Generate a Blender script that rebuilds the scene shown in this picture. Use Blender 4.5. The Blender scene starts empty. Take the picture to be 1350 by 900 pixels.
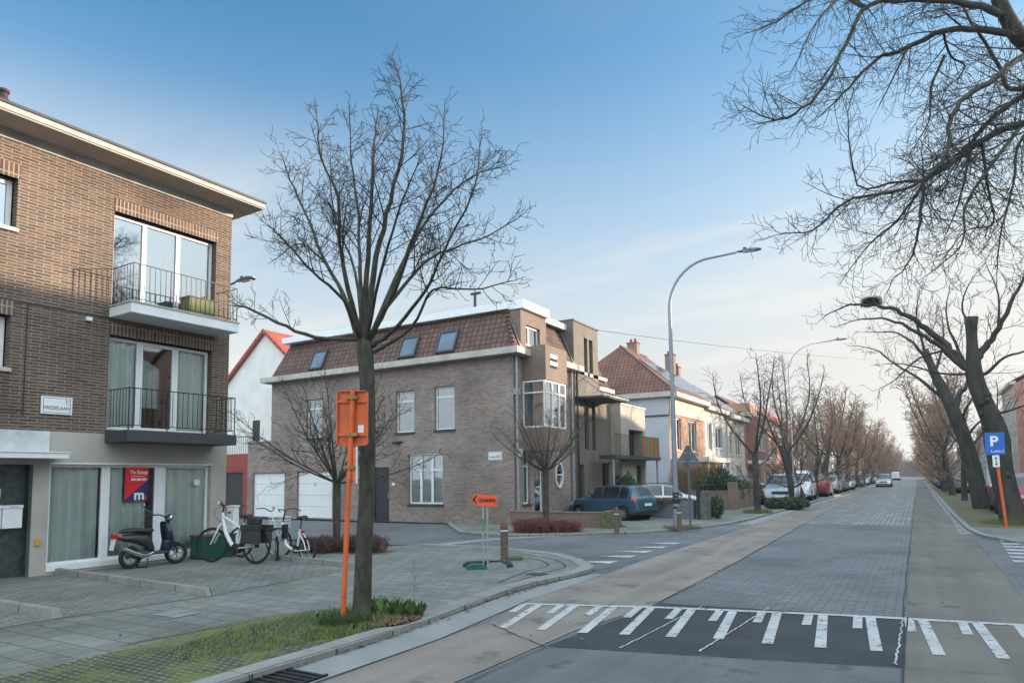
import bpy, math, random
from math import sin, cos, pi, radians, sqrt, atan2
from mathutils import Vector, Matrix
S = bpy.context.scene
COL = S.collection
random.seed(7)

# ------------------------------------------------------------------ materials
def nmat(name):
    m = bpy.data.materials.new(name); m.use_nodes = True
    nt = m.node_tree; b = nt.nodes['Principled BSDF']
    return m, nt, b
def node(nt, t, **k):
    n = nt.nodes.new(t)
    for a, v in k.items():
        if hasattr(n, a) and a not in n.inputs: setattr(n, a, v)
    return n
def link(nt, a, b): nt.links.new(a, b)
def c4(c): return (c[0], c[1], c[2], 1.0)
def sc(c, f): return (c[0]*f, c[1]*f, c[2]*f)
def coords(nt, uv):
    t = node(nt, 'ShaderNodeTexCoord')
    return t.outputs['UV'] if uv else t.outputs['Object']
def noise(nt, vec, scale, detail=4, rough=0.55):
    n = node(nt, 'ShaderNodeTexNoise'); n.inputs['Scale'].default_value = scale
    n.inputs['Detail'].default_value = detail; n.inputs['Roughness'].default_value = rough
    link(nt, vec, n.inputs['Vector']); return n.outputs['Fac']
def ramp(nt, fac, stops):
    r = node(nt, 'ShaderNodeValToRGB'); e = r.color_ramp.elements
    while len(e) < len(stops): e.new(0.5)
    for i, (p, c) in enumerate(stops):
        e[i].position = p; e[i].color = c4(c) if not isinstance(c, (int, float)) else (c, c, c, 1)
    link(nt, fac, r.inputs['Fac']); return r.outputs['Color']
def mix(nt, fac, a, b, mode='MIX'):
    m = node(nt, 'ShaderNodeMix'); m.data_type = 'RGBA'; m.blend_type = mode
    for sock, v in ((m.inputs[0], fac), (m.inputs[6], a), (m.inputs[7], b)):
        if isinstance(v, (int, float)): sock.default_value = v
        elif isinstance(v, tuple): sock.default_value = c4(v)
        else: link(nt, v, sock)
    return m.outputs[2]
def bump(nt, b, h, strength, dist=0.02):
    n = node(nt, 'ShaderNodeBump'); n.inputs['Strength'].default_value = strength
    n.inputs['Distance'].default_value = dist
    link(nt, h, n.inputs['Height']); link(nt, n.outputs['Normal'], b.inputs['Normal'])
def basic(name, col, rough=0.6, metal=0.0, var=0.15, vs=6.0, bs=0.0, bscale=60, col2=None, uv=False, spec=0.5, coat=0, stretch=None):
    m, nt, b = nmat(name)
    v = coords(nt, uv)
    if stretch:
        mp = node(nt, 'ShaderNodeMapping'); mp.inputs['Scale'].default_value = stretch; link(nt, v, mp.inputs[0]); v = mp.outputs[0]
    f = noise(nt, v, vs)
    c2 = col2 or sc(col, 1 - var*1.6)
    c = ramp(nt, f, [(0.3, c2), (0.7, sc(col, 1 + var*0.5))])
    link(nt, c, b.inputs['Base Color'])
    b.inputs['Roughness'].default_value = rough; b.inputs['Metallic'].default_value = metal
    b.inputs['Specular IOR Level'].default_value = spec
    if coat: b.inputs['Coat Weight'].default_value = coat; b.inputs['Coat Roughness'].default_value = 0.05
    if bs: bump(nt, b, noise(nt, v, bscale, 5), bs)
    return m
def brick(name, c1, c2, mortar, bw, bh, ms, off=0.5, bs=0.5, stain=0.35, stain_s=0.8, rough=0.85, c3=None, rot=False, moss=None, wave=0, mscale=1.6, mlo=.5, freq=2, fine=.25, dist=0.008, patches=None):
    m, nt, b = nmat(name)
    v = coords(nt, True); v0 = v
    if rot:
        mp = node(nt, 'ShaderNodeMapping'); mp.inputs['Rotation'].default_value = (0, 0, rot if isinstance(rot, float) else pi/2)
        link(nt, v, mp.inputs['Vector']); v = mp.outputs['Vector']
    t = node(nt, 'ShaderNodeTexBrick')
    t.offset = off; t.offset_frequency = freq
    for k, x in (('Scale', 1.0), ('Brick Width', bw), ('Row Height', bh), ('Mortar Size', ms), ('Mortar Smooth', 0.15), ('Bias', 0.0)): t.inputs[k].default_value = x
    link(nt, v, t.inputs['Vector'])
    # a colour of its own for each brick, from quantised coordinates
    t.inputs['Color1'].default_value = (0, 0, 0, 1); t.inputs['Color2'].default_value = (1, 1, 1, 1); t.inputs['Mortar'].default_value = (0.5, 0.5, 0.5, 1)
    col = ramp(nt, t.outputs['Color'], [(0.0, c1), (0.55, c2), (1.0, c3 or sc(c1, 1.25))])
    fn = noise(nt, v0, 22, 3)
    col = mix(nt, fine, col, ramp(nt, fn, [(0.3, sc(c1, 0.6)), (0.7, sc(c2, 1.4))]))
    col = mix(nt, t.outputs['Fac'], col, mortar)
    st = noise(nt, v0, stain_s, 5, 0.62)
    col = mix(nt, 1.0, col, ramp(nt, st, [(0.3, 1 - stain), (0.68, 1.0 + stain*0.3)]), 'MULTIPLY')
    if moss:
        mk = ramp(nt, noise(nt, v0, mscale, 6, 0.65), [(mlo, 0.0), (mlo + .12, 1.0)])
        mm = node(nt, 'ShaderNodeMath', operation='MULTIPLY'); link(nt, mk, mm.inputs[0])
        fr = node(nt, 'ShaderNodeMapRange'); fr.inputs['To Min'].default_value = .35; fr.inputs['To Max'].default_value = 1; link(nt, t.outputs['Fac'], fr.inputs['Value'])
        link(nt, fr.outputs[0], mm.inputs[1])
        col = mix(nt, mm.outputs[0], col, moss)
    if patches:
        mk = ramp(nt, noise(nt, v0, patches[1], 2, 0.5), [(patches[2], 0.0), (patches[2] + .14, 1.0)])
        col = mix(nt, mk, col, patches[0], 'MULTIPLY')
    link(nt, col, b.inputs['Base Color']); b.inputs['Roughness'].default_value = rough
    inv = node(nt, 'ShaderNodeMath', operation='SUBTRACT'); inv.inputs[0].default_value = 1
    link(nt, t.outputs['Fac'], inv.inputs[1])
    ad = node(nt, 'ShaderNodeMath', operation='MULTIPLY_ADD'); ad.inputs[1].default_value = 0.5
    link(nt, fn, ad.inputs[0]); link(nt, inv.outputs[0], ad.inputs[2])
    bump(nt, b, ad.outputs[0], bs, dist)
    return m
def glass(name, tint=(0.93, 0.96, 0.95), refl=0.06):
    m, nt, b = nmat(name); nt.nodes.remove(b)
    out = nt.nodes['Material Output']
    tr = node(nt, 'ShaderNodeBsdfTransparent'); tr.inputs[0].default_value = c4(tint)
    gl = node(nt, 'ShaderNodeBsdfGlossy'); gl.inputs['Roughness'].default_value = 0.02; gl.inputs[0].default_value = (.9, .93, .95, 1)
    fr = node(nt, 'ShaderNodeFresnel'); fr.inputs[0].default_value = 1.5
    ad = node(nt, 'ShaderNodeMath', operation='ADD'); ad.inputs[1].default_value = refl; ad.use_clamp = True
    nv = noise(nt, coords(nt, False), 1.1, 1); bn = node(nt, 'ShaderNodeBump'); bn.inputs['Strength'].default_value = .05; bn.inputs['Distance'].default_value = .1
    link(nt, nv, bn.inputs['Height']); link(nt, bn.outputs[0], gl.inputs['Normal'])
    link(nt, fr.outputs[0], ad.inputs[0])
    mx = node(nt, 'ShaderNodeMixShader'); link(nt, ad.outputs[0], mx.inputs[0]); link(nt, tr.outputs[0], mx.inputs[1]); link(nt, gl.outputs[0], mx.inputs[2])
    link(nt, mx.outputs[0], out.inputs[0]); return m
def ground(name, ca, cb, s1=0.7, s2=90, rough=0.9, bs=0.3, fine=0.5, spots=None, streak=0):
    m, nt, b = nmat(name); v = coords(nt, True)
    col = ramp(nt, noise(nt, v, s1, 6, 0.6), [(0.3, ca), (0.7, cb)])
    fn = noise(nt, v, s2, 3, 0.7)
    col = mix(nt, fine, col, ramp(nt, fn, [(0.35, 0.55), (0.65, 1.3)]), 'MULTIPLY')
    if streak:
        mp = node(nt, 'ShaderNodeMapping'); mp.inputs['Scale'].default_value = (2.2, .12, 1); link(nt, v, mp.inputs[0])
        col = mix(nt, streak, col, ramp(nt, noise(nt, mp.outputs[0], 1.0, 5, .6), [(.35, .45), (.65, 1.25)]), 'MULTIPLY')
    if spots:
        col = mix(nt, ramp(nt, noise(nt, v, spots[1], 5, 0.6), [(spots[2], 0.0), (spots[2] + .06, 1.0)]), col, spots[0])
    link(nt, col, b.inputs['Base Color']); b.inputs['Roughness'].default_value = rough
    bump(nt, b, fn, bs, 0.01); return m

M = {}
M['brickA'] = brick('long_brown_brick', (.055, .038, .030), (.135, .080, .054), (.27, .225, .18), .29, .0570, .0105, bs=.8, stain=.35, c3=(.23, .135, .085), fine=.45, stain_s=.6, patches=((.78, .76, .74), .45, .50))
M['soldierA'] = brick('soldier_brick', (.08, .045, .032), (.15, .085, .055), (.34, .28, .22), .075, .30, .013, off=0, bs=.8, stain=.25, c3=(.26, .13, .08))
M['brickB'] = brick('pinkish_grey_brick', (.185, .135, .115), (.30, .225, .19), (.33, .29, .26), .22, .068, .010, bs=.6, stain=.3, c3=(.38, .29, .245), fine=.35, patches=((.82, .80, .79), .35, .50))
M['brickBd'] = brick('darker_brown_brick', (.16, .10, .075), (.22, .145, .11), (.26, .22, .18), .22, .068, .010, bs=.5, stain=.25)
M['brickC'] = brick('orange_brick', (.34, .15, .08), (.42, .2, .11), (.4, .33, .27), .22, .068, .010, stain=.25)
M['brickR'] = brick('red_brick', (.30, .09, .06), (.38, .13, .085), (.33, .26, .22), .22, .068, .010, stain=.25)
M['brickP'] = brick('pale_brick', (.38, .31, .25), (.47, .39, .32), (.42, .37, .32), .22, .068, .010, stain=.15)
M['brickRd'] = brick('deep_red_brick', (.27, .04, .03), (.33, .055, .04), (.25, .1, .08), .22, .068, .008, stain=.2)
M['tile'] = brick('brown_roof_tile', (.095, .045, .034), (.14, .065, .048), (.03, .018, .016), .24, .22, .022, off=0, bs=1.0, stain=.3, dist=.03, c3=(.18, .085, .06), rough=.7)
M['tileR'] = brick('red_roof_tile', (.36, .07, .045), (.43, .095, .06), (.16, .03, .02), .26, .3, .02, off=0, bs=.9, stain=.2, dist=.03, rough=.7)
M['tileO'] = brick('weathered_roof_tile', (.15, .068, .048), (.22, .10, .07), (.06, .03, .02), .26, .26, .022, off=0, bs=.9, stain=.35, dist=.03)
M['render'] = basic('beige_render', (.46, .42, .37), .9, var=.12, vs=1.3, bs=.15, bscale=140)
M['concrete'] = basic('pale_concrete', (.50, .47, .42), .85, var=.18, vs=2.2, bs=.2, bscale=50)
M['soffit'] = basic('soffit_board', (.42, .36, .30), .8, var=.1, vs=2, bs=.1)
M['zinc'] = basic('zinc_grey', (.33, .34, .35), .5, metal=.3, var=.12, vs=3)
M['zincp'] = basic('white_coated_panel', (.62, .63, .64), .55, var=.2, vs=2.5)
M['white'] = basic('white_paint', (.78, .78, .78), .45, var=.05, vs=3)
M['whitew'] = basic('white_render', (.74, .72, .68), .85, var=.08, vs=1.2, bs=.1)
M['greyw'] = basic('grey_render', (.42, .42, .41), .85, var=.1, vs=1.2, bs=.1)
M['beigew'] = basic('cream_render', (.55, .48, .40), .85, var=.1, vs=1.2, bs=.1)
M['taupe'] = basic('shaded_taupe_render', (.13, .11, .095), .85, var=.1, vs=1.5, bs=.1)  # darker copy of the render, shade of the side wall in its colour
M['taupelit'] = basic('lit_taupe_render', (.165, .138, .112), .85, var=.1, vs=1.5, bs=.1)  # lighter copy of the same render for the sunlit front
M['bluew'] = basic('pale_blue_grey_render', (.42, .45, .49), .85, var=.08, vs=1, bs=.1)
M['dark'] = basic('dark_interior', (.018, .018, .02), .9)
M['room'] = basic('dim_room', (.50, .49, .46), .9, var=.3, vs=1.5)
M['marble'] = basic('green_grey_marble', (.045, .06, .055), .35, var=.9, vs=9, col2=(.018, .026, .024), spec=.5)
M['curtain'] = basic('curtain_cloth', (.82, .93, .88), .95, var=.05, vs=3)
M['blind'] = basic('window_blind', (.66, .64, .62), .9, var=.06, vs=5)
M['blinds'] = basic('salmon_blind', (.55, .44, .42), .9, var=.1, vs=3)
M['glass'] = glass('window_glass')
M['glassd'] = glass('dim_window_glass', (.75, .8, .82), .14)
M['glassk'] = basic('roof_window_glass', (.11, .155, .21), .35, var=.5, vs=1.2, col2=(.06, .09, .13), spec=.4)
M['glassr'] = glass('reflecting_window_glass', (.5, .55, .6), .4)
M['rail'] = basic('dark_rail_metal', (.035, .035, .035), .5, metal=.4)
M['darkslab'] = basic('slate_grey_fascia', (.045, .05, .055), .6, var=.15)
M['galv'] = basic('galvanised_steel', (.40, .42, .44), .42, metal=.75, var=.12, vs=9)
M['lampgrey'] = basic('grey_lamp_paint', (.26, .28, .31), .45, metal=.35, var=.08)
M['orange'] = basic('orange_enamel', (.72, .13, .025), .5, var=.14, vs=5, col2=(.5, .1, .03))
M['orangef'] = basic('fluorescent_orange', (.95, .10, .03), .5, var=.04)
M['rust'] = basic('rusty_clamp', (.35, .2, .06), .6, metal=.3, var=.3, vs=20)
M['black'] = basic('black_plastic', (.02, .02, .02), .45, var=.1)
M['rubber'] = basic('tyre_rubber', (.018, .018, .018), .8, var=.2)
M['blue'] = basic('sign_blue', (.02, .13, .52), .4, var=.03)
M['signw'] = basic('sign_white', (.8, .8, .8), .4, var=.03)
M['signgrey'] = basic('sign_back_grey', (.13, .14, .15), .5, metal=.3)
M['navy'] = basic('poster_navy', (.022, .018, .13), .5, var=.03)
M['red'] = basic('poster_red', (.72, .01, .02), .5, var=.03)
M['green'] = basic('green_sticker', (.02, .28, .13), .5, var=.05)
M['yellow'] = basic('yellow_box', (.6, .33, .03), .5)
M['wood'] = basic('weathered_wood', (.16, .125, .09), .85, var=.4, vs=18, bs=.4, bscale=40)
M['boxgreen'] = basic('dark_green_crate', (.012, .075, .05), .5, var=.1)
M['bark'] = basic('tree_bark', (.078, .068, .05), .9, var=.45, vs=14, bs=1.0, bscale=42, col2=(.028, .027, .02), stretch=(1, 1, .35))
M['barkd'] = basic('dark_tree_bark', (.058, .052, .044), .92, var=.5, vs=5, bs=1.0, bscale=16, col2=(.025, .026, .018), stretch=(1, 1, .3))
M['twig'] = basic('twig_bark', (.05, .040, .033), .9, var=.3, vs=4)
M['twigsun'] = basic('sunlit_twig_bark', (.30, .185, .125), .9, var=.35, vs=.6)  # warm pale tone puts the sunlight on far crowns into the colour
M['twigg'] = basic('pale_twig_bark', (.19, .15, .12), .9, var=.3, vs=3)
# ground
M['setts'] = brick('concrete_paving_blocks', (.125, .135, .145), (.16, .168, .176), (.06, .06, .06), .225, .118, .008, bs=.6, rough=.62, stain=.32, c3=(.2, .2, .2), stain_s=.5, fine=.3, dist=.01, patches=((.74, .75, .78), .28, .50))
M['roughsetts'] = brick('worn_stone_setts', (.15, .145, .14), (.32, .31, .295), (.06, .055, .05), .30, .21, .035, bs=1.0, rough=.5, stain=.3, c3=(.60, .58, .55), stain_s=.7, fine=.3, dist=.03)  # palest stones carry the shine of the setts in their colour
M['walk'] = brick('grey_pavement_tiles', (.16, .165, .155), (.205, .205, .19), (.07, .085, .05), .30, .30, .008, bs=.5, stain=.28, c3=(.24, .24, .225), stain_s=.55, moss=(.085, .10, .05), mscale=.45, mlo=.5, fine=.3, patches=((.76, .77, .76), .35, .50))
M['parkpave'] = brick('small_grey_pavers', (.15, .155, .145), (.2, .2, .185), (.07, .075, .055), .22, .11, .008, bs=.5, stain=.3, c3=(.235, .235, .22), stain_s=.7, rot=True, moss=(.11, .12, .07), mscale=.5, mlo=.55, fine=.2)
M['verge'] = brick('mossy_grass_concrete_tiles', (.12, .125, .09), (.17, .17, .12), (.06, .06, .035), .10, .07, .018, bs=1.0, stain=.4, c3=(.2, .2, .15), stain_s=1.2, moss=(.115, .14, .025), mscale=1.7, mlo=.47, fine=.4, dist=.02)
M['kerb'] = brick('concrete_kerb', (.22, .22, .205), (.27, .265, .25), (.06, .06, .05), 1.0, 3.0, .012, off=0, bs=.4, stain=.3, stain_s=2.2, fine=.25)
M['asphalt'] = ground('grey_asphalt', (.095, .103, .112), (.15, .158, .167), .9, 70, bs=.3, fine=.7, streak=.3, spots=((.07, .075, .08), 1.8, .6))
M['asphaltd'] = ground('dark_new_asphalt', (.030, .033, .038), (.05, .054, .06), 1.2, 80, bs=.5, fine=.5)
M['concL'] = ground('pinkish_concrete_lane', (.185, .158, .14), (.27, .232, .205), .8, 60, bs=.3, fine=.4, streak=.35, spots=((.13, .115, .10), 1.7, .58))
M['concR'] = ground('brown_concrete_lane', (.125, .115, .102), (.19, .172, .152), .6, 60, bs=.3, fine=.4, streak=.35, spots=((.09, .085, .08), 1.5, .60))
M['gutter'] = ground('grey_gutter_concrete', (.2, .205, .205), (.28, .285, .28), 1.6, 60, bs=.2, fine=.35)
M['earth'] = ground('bare_earth', (.10, .075, .05), (.15, .12, .08), 1.5, 30, bs=.6, spots=((.08, .12, .03), .8, .5))
M['marking'] = ground('worn_road_paint', (.36, .36, .37), (.50, .50, .50), 2.0, 90, bs=.2, fine=.45, spots=((.13, .135, .14), 11, .56))
M['backland'] = ground('rough_ground', (.12, .12, .09), (.16, .16, .12), .05, 2, bs=.3)

# ------------------------------------------------------------------ mesh builder
class MB:
    def __init__(s): s.v = []; s.f = []; s.m = []; s.uv = None
    def quad(s, a, b, c, d, m=0):
        n = len(s.v); s.v += [tuple(a), tuple(b), tuple(c), tuple(d)]; s.f.append((n, n+1, n+2, n+3)); s.m.append(m)
    def poly(s, pts, m=0):
        n = len(s.v); s.v += [tuple(p) for p in pts]; s.f.append(tuple(range(n, n+len(pts)))); s.m.append(m)
    def hexa(s, p, m=0):      # 8 corners: bottom 0-3, top 4-7
        n = len(s.v); s.v += [tuple(q) for q in p]
        for f in ((0, 3, 2, 1), (4, 5, 6, 7), (0, 1, 5, 4), (1, 2, 6, 5), (2, 3, 7, 6), (3, 0, 4, 7)):
            s.f.append(tuple(n+i for i in f)); s.m.append(m)
    def box(s, x0, x1, y0, y1, z0, z1, m=0):
        s.hexa([(x0, y0, z0), (x1, y0, z0), (x1, y1, z0), (x0, y1, z0), (x0, y0, z1), (x1, y0, z1), (x1, y1, z1), (x0, y1, z1)], m)
    def rbox(s, c, sx, sy, sz, rz=0, m=0, ry=0, rx=0):
        R = Matrix.Rotation(rz, 3, 'Z') @ Matrix.Rotation(ry, 3, 'Y') @ Matrix.Rotation(rx, 3, 'X'); c = Vector(c)
        p = [c + R @ Vector((a*sx/2, b*sy/2, d*sz/2)) for d in (-1, 1) for a, b in ((-1, -1), (1, -1), (1, 1), (-1, 1))]
        s.hexa(p, m)
    def prism(s, pts, z0, z1, m=0):       # plan polygon
        n = len(pts)
        b = [(p[0], p[1], z0) for p in pts]; t = [(p[0], p[1], z1) for p in pts]
        s.poly(t, m); s.poly(b[::-1], m)
        for i in range(n):
            j = (i+1) % n; s.quad(b[i], b[j], t[j], t[i], m)
    def extr(s, pts, d, m=0):             # 3D polygon extruded along d
        d = Vector(d); a = [Vector(p) for p in pts]; b = [p + d for p in a]; n = len(a)
        s.poly(a[::-1], m); s.poly(b, m)
        for i in range(n):
            j = (i+1) % n; s.quad(a[i], a[j], b[j], b[i], m)
    def tube(s, pts, rad, n=8, m=0, caps=True):
        P = [Vector(p) for p in pts]; k = len(P)
        if not isinstance(rad, (list, tuple)): rad = [rad]*k
        up = Vector((0.13, 0.29, 1)).normalized(); base = len(s.v); x = None
        for i in range(k):
            t = (P[min(i+1, k-1)] - P[max(i-1, 0)])
            t = t.normalized() if t.length > 1e-9 else Vector((0, 0, 1))
            if x is None: x = t.orthogonal().normalized()
            else:
                x = x - t*x.dot(t); x = x.normalized() if x.length > 1e-6 else t.orthogonal().normalized()
            y = t.cross(x); r = rad[i]
            for j in range(n):
                a = 2*pi*j/n; q = P[i] + x*(cos(a)*r) + y*(sin(a)*r); s.v.append((q.x, q.y, q.z))
        for i in range(k-1):
            for j in range(n):
                j2 = (j+1) % n; s.f.append((base+i*n+j, base+i*n+j2, base+(i+1)*n+j2, base+(i+1)*n+j)); s.m.append(m)
        if caps and n > 3:
            s.f.append(tuple(base+j for j in range(n))[::-1]); s.m.append(m)
            s.f.append(tuple(base+(k-1)*n+j for j in range(n))); s.m.append(m)
    def lathe(s, prof, c=(0, 0, 0), axis='Z', n=16, m=0):     # prof: (r, h)
        base = len(s.v)
        for r, h in prof:
            for j in range(n):
                a = 2*pi*j/n; u, w = r*cos(a), r*sin(a)
                p = (u, w, h) if axis == 'Z' else ((h, u, w) if axis == 'X' else (u, h, w))
                s.v.append((c[0]+p[0], c[1]+p[1], c[2]+p[2]))
        for i in range(len(prof)-1):
            for j in range(n):
                j2 = (j+1) % n; s.f.append((base+i*n+j, base+i*n+j2, base+(i+1)*n+j2, base+(i+1)*n+j)); s.m.append(m)
    def torus(s, c, R, r, axis='X', n=28, k=8, m=0, T=None):
        prof = [(R + r*cos(2*pi*i/k), r*sin(2*pi*i/k)) for i in range(k+1)]
        b = len(s.v); s.lathe(prof, (0, 0, 0), axis, n, m)
        for i in range(b, len(s.v)):
            q = Vector(s.v[i]);
            if T is not None: q = T @ q
            s.v[i] = (q.x+c[0], q.y+c[1], q.z+c[2])
    def xform(s, Mx, start=0):
        for i in range(start, len(s.v)):
            q = Mx @ Vector(s.v[i]); s.v[i] = (q.x, q.y, q.z)
        return s
    def build(s, name, mat, parent=None, org=(0, 0, 0), smooth=False, uv=True, bevel=0, angle=40):
        me = bpy.data.meshes.new(name)
        ox, oy, oz = org
        me.from_pydata([(x-ox, y-oy, z-oz) for x, y, z in s.v], [], s.f)
        mats = mat if isinstance(mat, (list, tuple)) else [mat]
        for q in mats: me.materials.append(M[q] if isinstance(q, str) else q)
        if len(mats) > 1: me.polygons.foreach_set('material_index', s.m)
        if uv and len(s.f) < 60000:
            ul = me.uv_layers.new(name='UVMap'); V = me.vertices
            vals = [0.0]*(2*len(me.loops))
            for p in me.polygons:
                n = p.normal
                if abs(n.z) > 0.97: t = (1, 0, 0); bt = (0, 1, 0)
                else:
                    l = sqrt(n.x*n.x+n.y*n.y) or 1; t = (-n.y/l, n.x/l, 0); bt = (-n.z*n.x/l, -n.z*n.y/l, l)
                for li in p.loop_indices:
                    c = V[me.loops[li].vertex_index].co; X, Y, Z = c.x+ox, c.y+oy, c.z+oz
                    vals[2*li] = X*t[0]+Y*t[1]; vals[2*li+1] = X*bt[0]+Y*bt[1]+Z*bt[2]
            ul.data.foreach_set('uv', vals)
        if smooth:
            me.polygons.foreach_set('use_smooth', [True]*len(me.polygons))
            if angle < 180:
                try: me.set_sharp_from_angle(angle=radians(angle))
                except Exception: pass
        me.update()
        o = bpy.data.objects.new(name, me); COL.objects.link(o)
        if parent is not None: o.parent = parent
        else: o.location = org
        if bevel:
            b = o.modifiers.new('bevel', 'BEVEL'); b.width = bevel; b.segments = 2; b.limit_method = 'ANGLE'
        return o
def tag(o, label, cat, group=None):
    o['label'] = label; o['category'] = cat
    if group: o['group'] = group
    return o
def struct(o): o['kind'] = 'structure'; return o
def thing(name, label, cat, loc=(0, 0, 0), rz=0, group=None):
    o = bpy.data.objects.new(name, None); COL.objects.link(o); o.location = loc; o.rotation_euler = (0, 0, rz)
    o.empty_display_size = .2
    return tag(o, label, cat, group)
KIDS = {}
def copy_tree(o, parent=None):
    c = o.copy(); COL.objects.link(c); c.parent = parent
    for ch in list(o.children): copy_tree(ch, c)
    return c
def text(body, size, loc, rz, mat, parent, org=(0, 0, 0), name='lettering', align='CENTER', ext=.002, sx=1.0, bold=0.0):
    cu = bpy.data.curves.new(name, 'FONT'); cu.body = body; cu.size = size; cu.align_x = align; cu.align_y = 'CENTER'; cu.extrude = ext; cu.offset = bold
    t = bpy.data.objects.new(name, cu); COL.objects.link(t)
    bpy.context.view_layer.update()
    me = bpy.data.meshes.new_from_object(t); bpy.data.objects.remove(t)
    R = Matrix.Translation(Vector(loc) - Vector(org)) @ Matrix.Rotation(rz, 4, 'Z') @ Matrix.Rotation(pi/2, 4, 'X') @ Matrix.Diagonal((sx, 1, 1, 1))
    me.transform(R); me.materials.clear(); me.materials.append(M[mat])
    o = bpy.data.objects.new(name, me); COL.objects.link(o); o.parent = parent
    return o

# ------------------------------------------------------------------ facades
class Fr:      # a wall plane: s along, z up, w outwards
    def __init__(f, o, d, flip=1):
        f.o = Vector((o[0], o[1], 0)); f.d = Vector((d[0], d[1], 0)).normalized(); f.n = Vector((f.d.y, -f.d.x, 0))*flip
    def p(f, s, z, w=0): return f.o + f.d*s + f.n*w + Vector((0, 0, z))
    def box(f, mb, s0, s1, z0, z1, w0, w1, m=0):
        mb.hexa([f.p(s0, z0, w0), f.p(s1, z0, w0), f.p(s1, z0, w1), f.p(s0, z0, w1), f.p(s0, z1, w0), f.p(s1, z1, w0), f.p(s1, z1, w1), f.p(s0, z1, w1)], m)
    def quad(f, mb, s0, s1, z0, z1, w=0, m=0):
        q = [f.p(s0, z0, w), f.p(s1, z0, w), f.p(s1, z1, w), f.p(s0, z1, w)]
        nn = (q[1]-q[0]).cross(q[3]-q[0])
        if nn.dot(f.n) < 0: q = q[::-1]
        mb.quad(*q, m)
    def rz(f):   # rotation so that text reads facing outwards
        return atan2(f.n.y, f.n.x) + pi/2
def wall(mb, F, s0, s1, z0, z1, ops=(), depth=.15, m=0, mr=None):
    ss = sorted(set([s0, s1] + [min(max(v, s0), s1) for o in ops for v in o[:2]])); zz = sorted(set([z0, z1] + [min(max(v, z0), z1) for o in ops for v in o[2:4]]))
    for i in range(len(ss)-1):
        for j in range(len(zz)-1):
            cs, cz = (ss[i]+ss[i+1])/2, (zz[j]+zz[j+1])/2
            if any(o[0] < cs < o[1] and o[2] < cz < o[3] for o in ops): continue
            F.quad(mb, ss[i], ss[i+1], zz[j], zz[j+1], 0, m)
    mr = m if mr is None else mr
    for o in ops:
        a, b, c, d = max(o[0], s0), min(o[1], s1), max(o[2], z0), min(o[3], z1)
        if a >= b or c >= d: continue
        for q in (((a, c), (a, d)), ((b, d), (b, c)), ((a, d), (b, d)), ((b, c), (a, c))):
            (sa, za), (sb, zb) = q
            mb.quad(F.p(sa, za, 0), F.p(sb, zb, 0), F.p(sb, zb, -depth), F.p(sa, za, -depth), mr)
def window(F, root, a, b, c, d, depth=.12, splits=(), hs=(), fw=.055, frame='white', gl='glass', back='curtain', backw=.10, name='window', sill=None, label=None, fill=1.0):
    mb = MB(); t = .05
    F.box(mb, a, b, c, c+fw, -depth-t, -depth); F.box(mb, a, b, d-fw, d, -depth-t, -depth)
    F.box(mb, a, a+fw, c+fw, d-fw, -depth-t, -depth); F.box(mb, b-fw, b, c+fw, d-fw, -depth-t, -depth)
    for q in splits: F.box(mb, q-fw*.8, q+fw*.8, c+fw, d-fw, -depth-t, -depth+.004)
    for q in hs:
        if isinstance(q, tuple): F.box(mb, q[1], q[2], q[0]-fw*.5, q[0]+fw*.5, -depth-t, -depth-.003)
        else: F.box(mb, a+fw, b-fw, q-fw*.5, q+fw*.5, -depth-t, -depth-.003)
    w = mb.build(name, frame, root, root.location)
    if label: w['label'] = label
    g = MB(); F.quad(g, a+fw*.5, b-fw*.5, c+fw*.5, d-fw*.5, -depth-.03); g.build('pane', gl, w, root.location)
    bk = MB()
    if back == 'curtain':
        n = max(6, int((b-a)/.035)); pts = []
        for i in range(n+1):
            s = a+.02+(b-a-.04)*i/n*fill; pts.append((s, -depth-backw-.03*sin(i*1.05)-.015*sin(i*.37+a*5)))
        for i in range(n):
            (s1, w1), (s2, w2) = pts[i], pts[i+1]
            bk.quad(F.p(s1, c+.03, w1), F.p(s2, c+.03, w2), F.p(s2, d-.03, w2), F.p(s1, d-.03, w1))
        bk.build('curtain', 'curtain', w, root.location, smooth=True)
    elif back in ('blind', 'blinds'):
        F.box(bk, a+.02, b-.02, c+.02, d-.02, -depth-backw-.01, -depth-backw); bk.build('blind', back, w, root.location)
    if back in ('room', 'dark') or fill < 1:
        r = MB(); D = 1.2 if back != 'dark' else .5
        q = [F.p(a, c, -depth-t), F.p(b, c, -depth-t), F.p(b, d, -depth-t), F.p(a, d, -depth-t)]; e = [F.p(a, c, -D), F.p(b, c, -D), F.p(b, d, -D), F.p(a, d, -D)]
        r.quad(*e)
        for i in range(4): j = (i+1) % 4; r.quad(q[i], q[j], e[j], e[i])
        r.build('room', 'dark' if back == 'dark' else 'room', w, root.location)
    if sill:
        sm = MB(); F.box(sm, a-.06, b+.06, c-.07, c, -depth, .05); sm.build('sill', sill, w, root.location)
    return w
SKYMUL = (.32, .70, .87); CLOUD = (2.06, 2.13, 2.13); FILL_BANK = (5.1, 6.1, 6.75); GLOW = (2.65, 2.55, 2.36); EXPO = 1.34
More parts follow.
